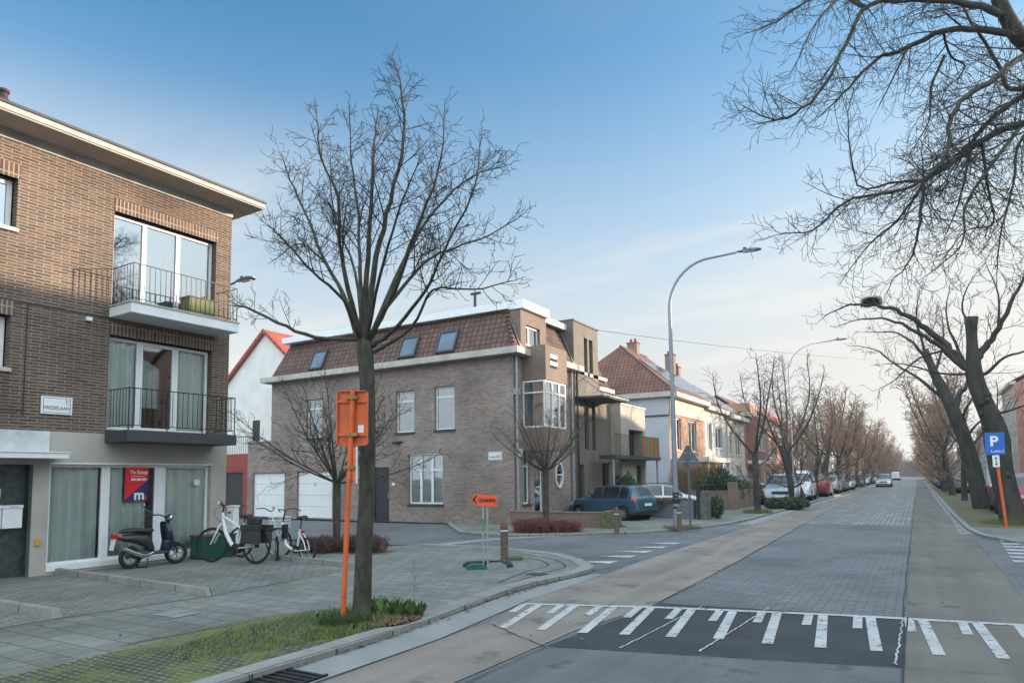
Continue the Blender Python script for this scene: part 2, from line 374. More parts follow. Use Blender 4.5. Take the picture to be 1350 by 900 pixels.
# ------------------------------------------------------------------ camera, sun, sky
SUN_AZ, SUN_EL = radians(48.5), radians(9.5)       # azimuth from +Y towards +X
cam = bpy.data.cameras.new('camera'); co = bpy.data.objects.new('camera', cam); COL.objects.link(co)
co.matrix_world = Matrix.Translation((0, 0, 1.7)) @ (Matrix.Rotation(radians(30.4547), 4, 'Z') @ Matrix.Rotation(pi/2 + math.atan(77/905), 4, 'X') @ Matrix.Rotation(-.013, 4, 'Z'))
cam.sensor_width = 36; cam.lens = 905/1350*36; cam.shift_y = 102/1350; cam.clip_start = .1; cam.clip_end = 6000
S.camera = co
sd = Vector((sin(SUN_AZ)*cos(SUN_EL), cos(SUN_AZ)*cos(SUN_EL), sin(SUN_EL)))
su = bpy.data.lights.new('sun', 'SUN'); su.energy = 3.5; su.angle = radians(.5); su.color = (1.0, .82, .64)
so = bpy.data.objects.new('sun', su); COL.objects.link(so); so.rotation_euler = sd.to_track_quat('Z', 'Y').to_euler(); so.location = (20, 20, 40)
W = bpy.data.worlds.new('World'); S.world = W; W.use_nodes = True; nt = W.node_tree
bg = nt.nodes['Background']
sky = node(nt, 'ShaderNodeTexSky'); sky.sky_type = 'NISHITA'; sky.sun_disc = False; sky.sun_elevation = SUN_EL; sky.sun_rotation = SUN_AZ
sky.altitude = 50; sky.air_density = 1.0; sky.dust_density = 1.0; sky.ozone_density = 1.6
tc = node(nt, 'ShaderNodeTexCoord'); V3 = tc.outputs['Generated']
sx = node(nt, 'ShaderNodeSeparateXYZ'); link(nt, V3, sx.inputs[0])
def mth(op, a, b=None, cl=False):
    n = node(nt, 'ShaderNodeMath', operation=op); n.use_clamp = cl
    for i, v in enumerate((a, b)):
        if v is None: continue
        if isinstance(v, (int, float)): n.inputs[i].default_value = v
        else: link(nt, v, n.inputs[i])
    return n.outputs[0]
def smooth(v, a, b):
    n = node(nt, 'ShaderNodeMapRange'); n.interpolation_type = 'SMOOTHSTEP'; n.inputs['From Min'].default_value = a; n.inputs['From Max'].default_value = b
    link(nt, v, n.inputs['Value']); return n.outputs[0]
# thin high cloud on a flat layer: direction divided by height
zz = mth('MAXIMUM', sx.outputs['Z'], .06)
zz = mth('ADD', zz, .12)
cx = mth('DIVIDE', sx.outputs['X'], zz); cy = mth('DIVIDE', sx.outputs['Y'], zz)
cmb = node(nt, 'ShaderNodeCombineXYZ'); link(nt, cx, cmb.inputs[0]); link(nt, cy, cmb.inputs[1])
mp = node(nt, 'ShaderNodeMapping'); mp.inputs['Rotation'].default_value = (0, 0, radians(28)); mp.inputs['Scale'].default_value = (.42, 1.25, 1); link(nt, cmb.outputs[0], mp.inputs[0])
n1 = noise(nt, mp.outputs[0], .9, 8, .58)
veil = smooth(n1, .42, .78)
# the sky whitens low down and towards the sun
dt = node(nt, 'ShaderNodeVectorMath', operation='DOT_PRODUCT'); link(nt, V3, dt.inputs[0]); dt.inputs[1].default_value = tuple(sd)
near = smooth(dt.outputs['Value'], .35, 1.0)
low = smooth(sx.outputs['Z'], .60, .05)
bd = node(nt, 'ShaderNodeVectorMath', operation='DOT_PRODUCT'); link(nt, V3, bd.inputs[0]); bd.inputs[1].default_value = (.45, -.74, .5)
back = smooth(bd.outputs['Value'], -.18, .5)  # unseen bright sky area behind and overhead, added to fill the shade
pale = mth('MULTIPLY', low, 1.0, True)
side = smooth(sx.outputs['X'], -.8, .1)
w1 = mth('MULTIPLY', veil, mth('ADD', mth('MULTIPLY', side, .26), mth('MULTIPLY', near, .5)), True)
fac = mth('ADD', mth('MAXIMUM', pale, w1, True), mth('MULTIPLY', side, .11), True)
skyc = mix(nt, 1.0, sky.outputs[0], SKYMUL, 'MULTIPLY')
wisp = mth('MULTIPLY', smooth(n1, .44, .66), mth('MULTIPLY', smooth(sx.outputs['Z'], .50, .30), .62))
glow = mth('MAXIMUM', mth('MULTIPLY', mth('MULTIPLY', near, low), 1.1, True), wisp, True)
mxc = mix(nt, mth('MULTIPLY', back, mth('ADD', .72, mth('MULTIPLY', n1, .4)), True), mix(nt, glow, mix(nt, fac, skyc, CLOUD), GLOW), FILL_BANK)
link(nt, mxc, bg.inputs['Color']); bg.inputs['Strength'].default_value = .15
vs = S.view_settings; S.display_settings.display_device = 'sRGB'
vs.view_transform = 'Standard'; vs.look = 'None'; vs.gamma = 1; vs.exposure = EXPO; vs.use_curve_mapping = False
S.render.engine = 'CYCLES'; cy_ = S.cycles; cy_.max_bounces = 6; cy_.diffuse_bounces = 3; cy_.glossy_bounces = 3; cy_.transparent_max_bounces = 8; cy_.transmission_bounces = 3
cy_.use_denoising = True; cy_.sample_clamp_indirect = 6; cy_.caustics_reflective = False

# ------------------------------------------------------------------ the ground
KZ = .062
def sheet(name, pts, z, mat, split=None):
    mb = MB(); mb.poly([(x, y, z) for x, y in pts]); o = mb.build(name, mat)
    if o.data.polygons[0].normal.z < 0: o.data.flip_normals()
    return struct(o)
def strip(mb, L, R_, z): 
    for i in range(len(L)-1): mb.quad((L[i][0], L[i][1], z), (R_[i][0], R_[i][1], z), (R_[i+1][0], R_[i+1][1], z), (L[i+1][0], L[i+1][1], z))
sheet('ground', [(-1500, -1500), (1500, -1500), (1500, 1500), (-1500, 1500)], -.03, 'backland')
sheet('road', [(-5.45, -25), (1.25, -25), (1.25, 420), (-5.45, 420)], 0, 'asphalt')
ARC = [(-5.0, 11.0), (-5.12, 11.5), (-5.4, 12.0), (-5.93, 12.68), (-6.69, 13.32), (-7.65, 13.72), (-9.06, 14.0), (-10.78, 13.98)]
FARK = [(-60, 20.7), (-14.9, 20.75), (-12.9, 18.3), (-12.27, 17.55), (-10.84, 17.2), (-9.67, 17.4), (-8.5, 18.35), (-7.5, 19.15), (-7.04, 19.6), (-6.43, 21.2), (-5.75, 23.39), (-5.45, 27.0), (-5.4, 34.0), (-5.25, 48), (-5.25, 420)]
# side street mouth: paving blocks up to the channel, older blocks beyond
sheet('side_street', [(-60, 14.0), (-10.9, 13.9), (-5.3, 10.9), (-4.9, 13), (-4.9, 26), (-5.9, 27), (-12, 18.5), (-14.9, 20.9), (-60, 20.9)], .004, 'setts')
sheet('road_paving', [(-3.08, 9.06), (-.2, 9.4), (-.25, 25.4), (-3.42, 25.4), (-3.27, 16.7), (-3.09, 13)], .004, 'setts')
sheet('road_setts', [(-3.42, 25.4), (-.25, 25.4), (-.25, 420), (-4.3, 420), (-4.07, 79), (-3.73, 38)], .004, 'roughsetts')
sheet('asphalt_patch', [(-3.32, 6.26), (-.21, 7.02), (-.2, 9.4), (-3.06, 9.04)], .006, 'asphaltd')
mb = MB(); L = [(-4.4, -25), (-4.4, 4.4), (-4.46, 7), (-4.74, 8.6), (-4.76, 11.2), (-4.86, 14), (-4.86, 24), (-4.75, 45), (-4.85, 79), (-4.8, 420)]
Rr = [(-3.4, -25), (-3.42, 4.8), (-3.36, 7), (-3.1, 8.7), (-3.06, 11), (-3.12, 14), (-3.4, 24), (-3.82, 45), (-4.07, 79), (-4.35, 420)]
strip(mb, L, Rr, .008); struct(mb.build('concrete_lane', 'concL'))
mb = MB(); strip(mb, [(-.2, -25), (-.2, 9.4), (-.25, 25), (-.25, 420)], [(1.15, -25), (1.15, 9.4), (1.13, 25), (.9, 420)], .008); struct(mb.build('concrete_lane', 'concR'))
mb = MB(); strip(mb, [(-5.05, -25), (-4.97, 6), (-5.2, 8.5), (-5.1, 10.4), (-4.95, 11.2)], [(-4.4, -25), (-4.46, 6), (-4.74, 8.5), (-4.76, 10.4), (-4.78, 11.2)], .010); struct(mb.build('gutter', 'gutter'))
mb = MB(); strip(mb, [(.9, 22.5), (.92, 31), (.86, 55), (.8, 420)], [(1.22, 22.5), (1.1, 31), (1.04, 55), (.95, 420)], .012); struct(mb.build('gutter', 'gutter'))
mb = MB(); strip(mb, [(-5.4, 24), (-5.38, 34), (-5.2, 48), (-5.2, 420)], [(-4.86, 24), (-4.84, 34), (-4.75, 48), (-4.8, 420)], .012); struct(mb.build('gutter', 'gutter'))
mb = MB(); strip(mb, [(-11.1, 12.9), (-10.98, 14.0), (-10.75, 15.2), (-10.45, 16.3), (-9.9, 17.1), (-9.3, 17.75)], [(-10.72, 12.9), (-10.6, 14.0), (-10.42, 15.0), (-10.17, 16.2), (-9.6, 17.05), (-9.0, 17.85)], .010); struct(mb.build('drainage_channel', 'gutter'))
mb = MB(); strip(mb, [(-10.72, 12.9), (-10.6, 14.0), (-10.42, 15.0), (-10.17, 16.2), (-9.6, 17.05), (-9.0, 17.85)], [(-10.62, 12.9), (-10.5, 14.0), (-10.32, 15.0), (-10.07, 16.2), (-9.52, 17.0), (-8.92, 17.78)], .012); struct(mb.build('drainage_channel_edge', 'marking'))
sheet('side_road', [(1.15, 10.5), (40, 10.5), (40, 19.3), (3, 19.6), (1.3, 22), (1.15, 24)], .004, 'setts')
# pavements
LW = [(-4.98, -25), (-4.98, 6.0), (-5.2, 8.0), (-5.28, 9.5), (-5.12, 10.6)] + ARC[1:] + [(-10.95, 13.4), (-12.0, 13.0), (-30, 14.0), (-60, 14.0), (-60, -25)]
def ins(p, q, r, w):    # inward offset helper for kerbs
    pass
sheet('pavement', [(x, y) for x, y in LW], KZ, 'walk')
def kerb(name, pts, w, z1, side=1, z0=-.02, mat='kerb'):
    mb = MB(); P = [Vector((x, y, 0)) for x, y in pts]; off = []; dist = 0; uvs = []
    for i in range(len(P)):
        t = (P[min(i+1, len(P)-1)] - P[max(i-1, 0)]).normalized(); off.append(P[i] + Vector((-t.y, t.x, 0))*w*side)
    acc = 0
    for i in range(len(P)-1):
        a, b, c, d = P[i], P[i+1], off[i+1], off[i]
        L_ = (b-a).length; n = max(1, round(L_/1.0)) if L_ < 60 else 40
        for k in range(n):
            f0, f1 = k/n, (k+1)/n
            g = .003/ max(L_/n, .05)
            A, B, C, D = a.lerp(b, f0+g/n), a.lerp(b, f1-g/n), d.lerp(c, f1-g/n), d.lerp(c, f0+g/n)
            jz = random.uniform(-.004, .004)
            q = [(A.x, A.y, z0), (B.x, B.y, z0), (C.x, C.y, z0), (D.x, D.y, z0), (A.x, A.y, z1+jz), (B.x, B.y, z1+jz), (C.x, C.y, z1+jz), (D.x, D.y, z1+jz)]
            if side < 0: q = [q[3], q[2], q[1], q[0], q[7], q[6], q[5], q[4]]
            mb.hexa(q)
    o = mb.build(name, mat, bevel=.012); struct(o); return o
def smoothp(pts, n=5):
    P = [Vector((a, b)) for a, b in pts]; out = []
    for i in range(len(P)-1):
        p0, p1, p2, p3 = P[max(i-1, 0)], P[i], P[i+1], P[min(i+2, len(P)-1)]
        for k in range(n):
            t = k/n; q = .5*((2*p1)+(p2-p0)*t+(2*p0-5*p1+4*p2-p3)*t*t+(3*p1-p0-3*p2+p3)*t**3); out.append((q.x, q.y))
    out.append(tuple(P[-1])); return out
kerb('kerb', [(-4.97, -25), (-4.97, -8), (-4.95, 0), (-4.95, 4.0)] + smoothp([(-4.95, 4.0), (-4.97, 6.0), (-5.19, 8.0), (-5.27, 9.5), (-5.1, 10.6)] + ARC[1:], 3), .26, KZ+.010)
for k, dd in ((0, .45), (1, .8)):    # the rows of pavers that follow the corner
    pts = smoothp([(-5.27-dd*.6, 9.3), (-5.15-dd, 10.6), (-5.2-dd, 11.5), (-5.93-dd*.8, 12.5-dd*.4), (-6.8-dd*.3, 13.1-dd*.9), (-7.7, 13.5-dd), (-9.0, 13.75-dd)], 4)
    mb = MB(); P2 = [(a-.03, b-.02) for a, b in pts]; strip(mb, P2, pts, KZ+.004); struct(mb.build('paver_row', 'asphaltd'))
FW = FARK + [(-60, 420)]
sheet('pavement', [(-13.2, 18.7), (-12.27, 17.55)] + FARK[4:] + [(-60, 420), (-60, 20.78), (-15.1, 20.78)], KZ, 'walk')
kerb('kerb', [(-15.1, 20.85), (-13.2, 18.6)] + smoothp(FARK[3:12], 3) , .15, KZ+.012)
kerb('kerb', [(-5.45, 27.0), (-5.4, 34.0), (-5.25, 48), (-5.25, 100), (-5.25, 200), (-5.25, 420)], .15, KZ+.012)
RK = [(40, 19.2), (8, 19.1), (4, 19.2), (2.6, 19.45), (2.01, 19.74), (1.62, 20.75), (1.27, 22.1), (1.12, 24.5), (1.05, 31.5), (1.02, 55), (.95, 420)]
sheet('pavement', [(40, 420)] + RK, KZ, 'walk')
kerb('kerb', smoothp(RK[1:8], 3) + RK[8:10] + [(1.0, 100), (.98, 200), (.95, 420)], .15, KZ+.012, side=-1)
sheet('pavement', [(1.3, -25), (40, -25), (40, 10.4), (4, 10.4), (2.2, 9.8), (1.5, 8.6), (1.3, 7)], KZ, 'walk')
kerb('kerb', [(1.15, -25), (1.15, 0), (1.15, 7)] + smoothp([(1.15, 7), (1.4, 8.8), (2.1, 9.9), (4, 10.5)], 3) + [(40, 10.5)], .15, KZ+.012, side=-1)
sheet('parking_road', [(3.9, 27), (7.0, 27), (7.0, 420), (3.9, 420)], KZ+.004, 'asphalt')
sheet('mossy_verge', smoothp([(-6.72, -25), (-6.78, 2.9), (-7.0, 4.0), (-6.95, 5.3), (-6.7, 6.2), (-6.3, 6.72), (-5.74, 6.9), (-5.3, 6.8), (-5.15, 6.5)], 3) + [(-5.13, 6.0), (-5.13, -25)], KZ+.005, 'verge')
sheet('earth_strip', [(1.2, 24.6), (3.6, 24.6), (3.6, 420), (1.15, 420)], KZ+.004, 'earth')
sheet('forecourt_paving', [(-14.6, -25), (-9.35, -25), (-9.1, 4.56), (-8.82, 6.43), (-9.0, 9.63), (-13.4, 11.0), (-13.7, 9.7)], KZ+.005, 'parkpave')
# road paint
mb = MB(); Z = .014
A = [(-4.66, 8.10), (-2.94, 8.66), (-.95, 9.13), (.87, 9.42), (1.1, 9.45)]
strip(mb, A, [(x+.01, y+.115) for x, y in A], Z)
def lineY(x):
    for (x0, y0), (x1, y1) in zip(A, A[1:]):
        if x <= x1: return y0+(y1-y0)*(x-x0)/(x1-x0)
    return A[-1][1]
shorts = [(-4.5, 7.57), (-4.04, 7.71), (-3.57, 7.82), (-3.1, 7.91), (-2.63, 8.05), (-2.15, 8.17), (-1.68, 8.32), (-1.17, 8.42), (-.66, 8.49), (-.15, 8.58), (.36, 8.68), (.87, 8.78)]
longs = [(-4.13, 6.73), (-3.7, 6.85), (-3.23, 6.92), (-2.8, 7.05), (-2.33, 7.17), (-1.87, 7.31), (-1.39, 7.33), (-.91, 7.4), (-.43, 7.5), (.08, 7.6), (.58, 7.72), (1.05, 7.8)]
def tooth(x, y, w, tilt):
    yl = lineY(min(x+tilt, 1.1)); mb.quad((x-w/2, y, Z), (x+w/2, y+.03, Z), (x+tilt+w/2, yl+.005, Z), (x+tilt-w/2, yl-.01, Z))
for i, (x, y) in enumerate(longs): tooth(x, y, .105, -.30+.02*i)
for i, (x, y) in enumerate(shorts): tooth(x, y, .095, -.12+.01*i)
struct(mb.build('comb_marking', 'marking'))
mb = MB()
for y in (12.55, 13.62, 14.62, 15.66, 16.7):
    mb.poly([(-5.25, y-.25+.3, .012), (-5.25, y+.25+.3, .012), (-5.98, y+.05, .012)])
struct(mb.build('give_way_marking', 'marking'))
mb = MB()
for i in range(7): y = 15.9+i*.75; mb.quad((1.45+.03*i, y, .012), (4.6, y, .012), (4.6, y+.36, .012), (1.45+.03*i, y+.36, .012))
struct(mb.build('zebra_crossing', 'marking'))
mb = MB(); rr = random.Random(3)
def crack(p, q, w, mbx, z=.016, n=14, j=.03):
    P = [Vector((p[0]+(q[0]-p[0])*i/n + rr.uniform(-j, j), p[1]+(q[1]-p[1])*i/n+rr.uniform(-j, j))) for i in range(n+1)]
    Lx = [(a.x-w*rr.uniform(.3, 1), a.y-w*.3) for a in P]; Rx_ = [(a.x+w*rr.uniform(.3, 1), a.y+w*.3) for a in P]; strip(mbx, Lx, Rx_, z)
crack((-2.62, 6.5), (-2.5, 9.05), .011, mb, n=30, j=.008); crack((-1.9, 6.72), (-1.72, 9.3), .013, mb, n=30, j=.009); crack((-.26, 7.05), (-.24, 9.3), .012, mb, n=30, j=.012)
crack((-3.3, 6.22), (-.2, 6.98), .009, mb, n=30, j=.01)
struct(mb.build('crack_filler', 'marking'))
mb = MB(); crack((-4.4, 6.9), (-3.3, 6.2), .012, mb, .017, j=.015); crack((-.2, 6.98), (1.1, 7.25), .012, mb, .017, j=.015); crack((-.2, -5), (-.2, 9.4), .010, mb, .017, 40, j=.008); crack((-.25, 9.4), (-.25, 60), .012, mb, .017, 90, j=.01)
crack((-.2, 9.62), (1.15, 9.72), .008, mb, .017, j=.01); crack((-3.36, -5), (-3.3, 6.2), .008, mb, .017, 30, j=.01); crack((-3.08, 9.1), (-3.12, 14), .012, mb, .017, 30, j=.01); crack((-3.12, 14), (-3.4, 25), .012, mb, .017, 40, j=.01)
for yy in (14.2, 18.8, 23.6, 28.5, 34, 40, 47, 55): crack((-.22, yy), (1.1, yy+.05), .006, mb, .017, j=.008); crack((-4.8, yy+1.2), (-3.3, yy+1.25), .006, mb, .017, j=.008)
struct(mb.build('road_joint', 'asphaltd'))
# ------------------------------------------------------------------ left apartment block
D1 = (sin(radians(1.88)), cos(radians(1.88)))
FA = Fr((-13.45, 9.8), D1)
R1 = thing("apartment_building", "brown brick apartment block with two railed balconies and a for sale poster in its window", "building", (-13.45, 9.8, 0))
OA = R1.location
opsA = [(-2.33, -.07, 5.15, 7.1), (-2.34, -.11, 2.72, 4.6), (-5.6, -4.02, 6.2, 7.13), (-5.6, -4.03, 3.7, 4.65)]
mb = MB(); wall(mb, FA, -16, .31, 2.65, 7.80, opsA, .18)
mb.quad(FA.p(.31, 2.65), FA.p(.31, 2.65, -9), FA.p(.31, 7.8, -9), FA.p(.31, 7.8))
mb.quad(FA.p(-16, 2.65), FA.p(-16, 2.65, -9), FA.p(-16, 7.8, -9), FA.p(-16, 7.8)); mb.quad(FA.p(-16, 0, -9), FA.p(.31, 0, -9), FA.p(.31, 7.8, -9), FA.p(-16, 7.8, -9))
mb.build('brick_wall', 'brickA', R1, OA)
mb = MB(); wall(mb, FA, -16, .31, 0, 2.647, [(-3.3, -.07, .2, 2.06), (-7.2, -3.57, 0.02, 2.04)], .14)
mb.quad(FA.p(.31, 0), FA.p(.31, 0, -9), FA.p(.31, 2.647, -9), FA.p(.31, 2.647))
mb.build('rendered_wall', 'render', R1, OA)
for a, b, z in ((-2.33, -.03, 7.1), (-2.34, -.06, 4.6), (-5.6, -3.98, 7.13), (-5.6, -3.98, 4.65)):
    mb = MB(); FA.box(mb, a, b, z, z+.26, -.12, .012); mb.build('soldier_lintel', 'soldierA', R1, OA)
mb = MB(); FA.box(mb, -16, .325, 7.8, 7.97, -.2, .02); mb.build('concrete_band', 'concrete', R1, OA)
mb = MB(); FA.box(mb, -16.2, .68, 7.97, 8.0, -9.2, .66); mb.build('eave_soffit', 'soffit', R1, OA)
mb = MB(); FA.box(mb, -16.2, .70, 8.003, 8.10, -9.2, .68); mb.build('fascia', 'concrete', R1, OA)
mb = MB(); FA.box(mb, -16.25, .72, 8.103, 8.15, -9.25, .71); mb.quad(FA.p(-16.2, 8.15, .68), FA.p(.70, 8.15, .68), FA.p(-2.5, 8.9, -4.2), FA.p(-16.2, 8.9, -4.2)); mb.quad(FA.p(.70, 8.15, .68), FA.p(.70, 8.15, -9.2), FA.p(-2.5, 8.9, -4.3), FA.p(-2.5, 8.9, -4.2)); mb.build('roof', 'darkslab', R1, OA)
mb = MB(); c = FA.p(-3.98, 0, -.9); mb.lathe([(.075, 8.1), (.075, 8.82), (.10, 8.85), (.10, 8.92), (.072, 8.95), (.07, 9.04), (.095, 9.06), (.095, 9.11), (0, 9.12)], (c.x, c.y, 0), 'Z', 14)
mb.build('chimney_pot', basic('dark_clay', (.05, .02, .02), .7), R1, OA, smooth=True)
mb = MB(); FA.box(mb, -2.80, -2.70, 4.79, 4.86, 0, .06); mb.build('wall_vent', 'signw', R1, OA)
mb = MB(); FA.box(mb, -6.0, -2.36, 4.905, 4.925, -.01, .01); FA.box(mb, -3.79, -3.77, 2.9, 4.9, -.01, .008); FA.box(mb, -6, -3.8, 2.98, 3.0, -.01, .01); mb.build('wall_cable', 'black', R1, OA)
window(FA, R1, -2.31, -.09, 5.15, 7.08, .14, splits=(-1.64, -.90), gl='glassr', back='curtain', backw=.12, name='balcony_door')
window(FA, R1, -2.32, -1.665, 2.74, 4.58, .14, gl='glass', name='balcony_side_window')
window(FA, R1, -1.66, -.885, 2.74, 4.58, .14, fw=.07, gl='glassd', back='room', name='balcony_door')
window(FA, R1, -.88, -.13, 2.74, 4.58, .14, gl='glass', name='balcony_side_window')
window(FA, R1, -5.6, -4.05, 6.22, 7.11, .16, splits=(-4.85,), fw=.08, gl='glassr', back='blind', sill='concrete')
window(FA, R1, -5.6, -4.06, 3.72, 4.63, .16, splits=(-4.85,), fw=.08, gl='glassd', back='curtain', sill='concrete')
for a, b, f in ((-3.29, -2.29, .93), (-2.24, -1.23, .80), (-1.11, -.08, 1.0)):
    window(FA, R1, a, b, .22, 2.05, .10, fw=.055, gl='glass', name='shop_window', fill=f)
mb = MB()
for a, b in ((-2.289, -2.241), (-1.229, -1.111)): FA.box(mb, a, b, .22, 2.05, -.15, -.09)
FA.box(mb, -3.3, -.07, .12, .218, -.15, .02); FA.box(mb, -3.3, -.07, 2.05, 2.075, -.15, .015); mb.build('shop_window_frame', 'white', R1, OA)
# entrance recess with stone facing
mb = MB(); FA.quad(mb, -7.2, -3.57, .02, 2.04, -.22); mb.quad(FA.p(-3.57, .02, -.22), FA.p(-3.57, .02, 0), FA.p(-3.57, 2.04, 0), FA.p(-3.57, 2.04, -.22)); mb.build('marble_facing', 'marble', R1, OA)
mb = MB(); FA.box(mb, -8, -3.34, 2.26, 2.64, .0, .03); mb.build('metal_panel', 'zincp', R1, OA)
mb = MB(); FA.box(mb, -8, -3.22, 2.14, 2.235, 0, .5); FA.box(mb, -8, -3.2, 2.236, 2.255, 0, .52); mb.build('entrance_canopy', 'signw', R1, OA)
for a, b in ((-4.35, -4.0), (-3.985, -3.68)):
    mb = MB(); FA.box(mb, a, b, .93, 1.27, -.218, -.06); o = mb.build('mailbox', 'signw', R1, OA, bevel=.008)
    mb = MB(); FA.box(mb, a-.004, b+.004, 1.275, 1.33, -.218, -.05); mb.build('lid', 'signw', o, OA); mb = MB(); FA.box(mb, a+.1, b-.06, 1.295, 1.305, -.05, -.048); mb.build('name_plate', 'red', o, OA)
mb = MB(); FA.box(mb, -4.25, -3.98, 1.47, 1.62, -.218, -.19); mb.build('notice_sheet', 'signw', R1, OA)
mb = MB(); FA.box(mb, -3.50, -3.42, .60, .72, 0, .03); mb.build('socket_box', 'yellow', R1, OA)
mb = MB(); FA.box(mb, .10, .16, 1.18, 1.25, 0, .02); mb.build('doorbell', 'signw', R1, OA)
# plaque and poster
mb = MB(); FA.box(mb, -3.50, -2.98, 2.96, 3.28, 0, .025); pq = mb.build('street_name_plate', 'signw', R1, OA)
mb = MB()
for a, b, c_, d in ((-3.47, -3.01, 2.985, 2.992), (-3.47, -3.01, 3.248, 3.255), (-3.47, -3.463, 2.985, 3.255), (-3.017, -3.01, 2.985, 3.255), (-3.09, -3.017, 3.15, 3.157), (-3.09, -3.083, 3.15, 3.255)): FA.box(mb, a, b, c_, d, .025, .028)
mb.build('border_line', 'navy', pq, OA)
text('VREDELAAN', .092, FA.p(-3.245, 3.07, .026), FA.rz(), 'black', pq, OA, sx=.86)
text('14', .05, FA.p(-3.055, 3.205, .026), FA.rz(), 'black', pq, OA)
mb = MB(); s0, s1, z0, z1 = -1.90, -1.43, 1.33, 2.0; w = -.085
FA.box(mb, s0, s1, z0, z1, w-.012, w, 0)
po = mb.build('for_sale_poster', 'navy', R1, OA)
mb = MB(); q = [FA.p(s0, z0+.02, w+.002), FA.p(s1, z1-.24, w+.002), FA.p(s1, z1, w+.002), FA.p(s0, z1, w+.002)]; mb.poly(q); mb.build('red_field', 'red', po, OA)
text('Te Koop', .10, FA.p((s0+s1)/2+.04, 1.90, w+.004), FA.rz(), 'signw', po, OA, bold=.002)
text('058 380 800', .062, FA.p((s0+s1)/2+.04, 1.755, w+.004), FA.rz(), 'signw', po, OA, bold=.003)
mb = MB(); FA.box(mb, s0+.11, s1-.07, 1.818, 1.826, w+.002, w+.005); mb.build('rule_line', 'signw', po, OA)
text('m', .28, FA.p(s0+.29, 1.44, w+.004), FA.rz(), 'signw', po, OA, bold=.008)
mb = MB(); FA.box(mb, s1-.08, s1-.035, 1.365, 1.41, w+.002, w+.005); mb.build('logo_dot', 'red', po, OA)
mb = MB(); FA.box(mb, -.40, -.27, 1.62, 1.74, -.115, -.108); mb.build('window_sticker', 'signw', R1, OA)
# balconies
def balcony(z0, z1, mat, rh, lab):
    b = MB(); FA.box(b, -2.37, -.02, z0, z1, .002, .80); bo = b.build('balcony_slab', mat, R1, OA, bevel=.01); bo['label'] = lab
    if mat == 'white':
        b = MB(); FA.box(b, -2.39, 0, z1+.001, z1+.03, .002, .82); b.build('slab_edge', 'concrete', bo, OA)
    r = MB(); t = z1+rh; W_ = .76; a0, a1 = -2.33, -.05; zb = z1+.09
    for z in (t, zb):
        r.tube([FA.p(a0, z, .01), FA.p(a0, z, W_), FA.p(a1, z, W_), FA.p(a1, z, .01)], .011 if z == t else .008, 5)
    n = 21
    for i in range(n+1):
        s = a0+(a1-a0)*i/n; post = i in (0, 7, 14, n)
        r.tube([FA.p(s, z1 if post else zb, W_), FA.p(s, t, W_)], .011 if post else .0065, 4)
    for i in range(1, 7):
        for s in (a0, a1): r.tube([FA.p(s, zb, W_*i/7), FA.p(s, t, W_*i/7)], .0065, 4)
    r.build('railing', 'rail', bo, OA)
balcony(4.93, 5.13, 'white', .78, 'white upper balcony')
balcony(2.47, 2.69, 'darkslab', .80, 'dark grey lower balcony')
# what stands on the balconies and inside
t = thing('balcony_cabinet', 'greenish cabinet standing on the upper white balcony against the glass', 'cabinet', tuple(FA.p(-.6, 5.16, .2)))
mb = MB(); FA.box(mb, -.95, -.35, 5.162, 5.60, .08, .42); mb.build('body', basic('olive_panel', (.13, .15, .06), .7), t, t.location)
mb = MB(); FA.box(mb, -.97, -.33, 5.602, 5.62, .06, .44); mb.build('top', basic('brown_lid', (.12, .08, .04), .6), t, t.location)
t = thing('house_plant', 'dark leafy pot plant standing inside behind the lower balcony door', 'plant', tuple(FA.p(-1.02, 3.4, -.3)))
mb = MB(); c = FA.p(-1.02, 0, -.3); mb.lathe([(0, 2.76), (.09, 2.76), (.12, 3.0), (0, 3.0)], (c.x, c.y, 0), 'Z', 12); mb.build('pot', 'black', t, t.location)
mb = MB(); mb.tube([FA.p(-1.02, 3.0, -.3), FA.p(-1.0, 3.8, -.3)], .012, 5); rr = random.Random(5)
for i in range(26):
    a = rr.uniform(0, 6.28); p0 = Vector(FA.p(-1.01, rr.uniform(3.3, 3.95), -.3)); d = Vector((cos(a), sin(a), rr.uniform(.2, .9))).normalized()*rr.uniform(.08, .15); sdv = Vector((-d.y, d.x, 0)).normalized()*.035
    mb.quad(p0, p0+d*.5+sdv, p0+d+Vector((0, 0, -.05)), p0+d*.5-sdv)
mb.build('leaves', basic('dark_leaf', (.02, .04, .015), .5), t, t.location)
t = thing('sideboard', 'dark sideboard inside the room behind the lower balcony door', 'cabinet', tuple(FA.p(-1.3, 2.76, -.9)))
mb = MB(); FA.box(mb, -1.62, -.92, 2.76, 3.16, -1.15, -.8); mb.build('body', 'black', t, t.location); mb = MB(); FA.box(mb, -1.64, -.9, 3.162, 3.18, -1.15, -.78); mb.build('top', 'wood', t, t.location)
t = thing('room_curtain', 'pale net curtain hanging inside the room behind the lower balcony door', 'curtain', tuple(FA.p(-1.3, 2.76, -.5)))
mb = MB()
for i in range(24):
    a, b = -1.60+i*.0215, -1.60+(i+1)*.0215; wa, wb = -.42+.02*sin(i*1.1), -.42+.02*sin((i+1)*1.1); mb.quad(FA.p(a, 3.25, wa), FA.p(b, 3.25, wb), FA.p(b, 4.38-.012*i, wb), FA.p(a, 4.38-.012*i, wa))
mb.build('cloth', 'curtain', t, t.location, smooth=True)

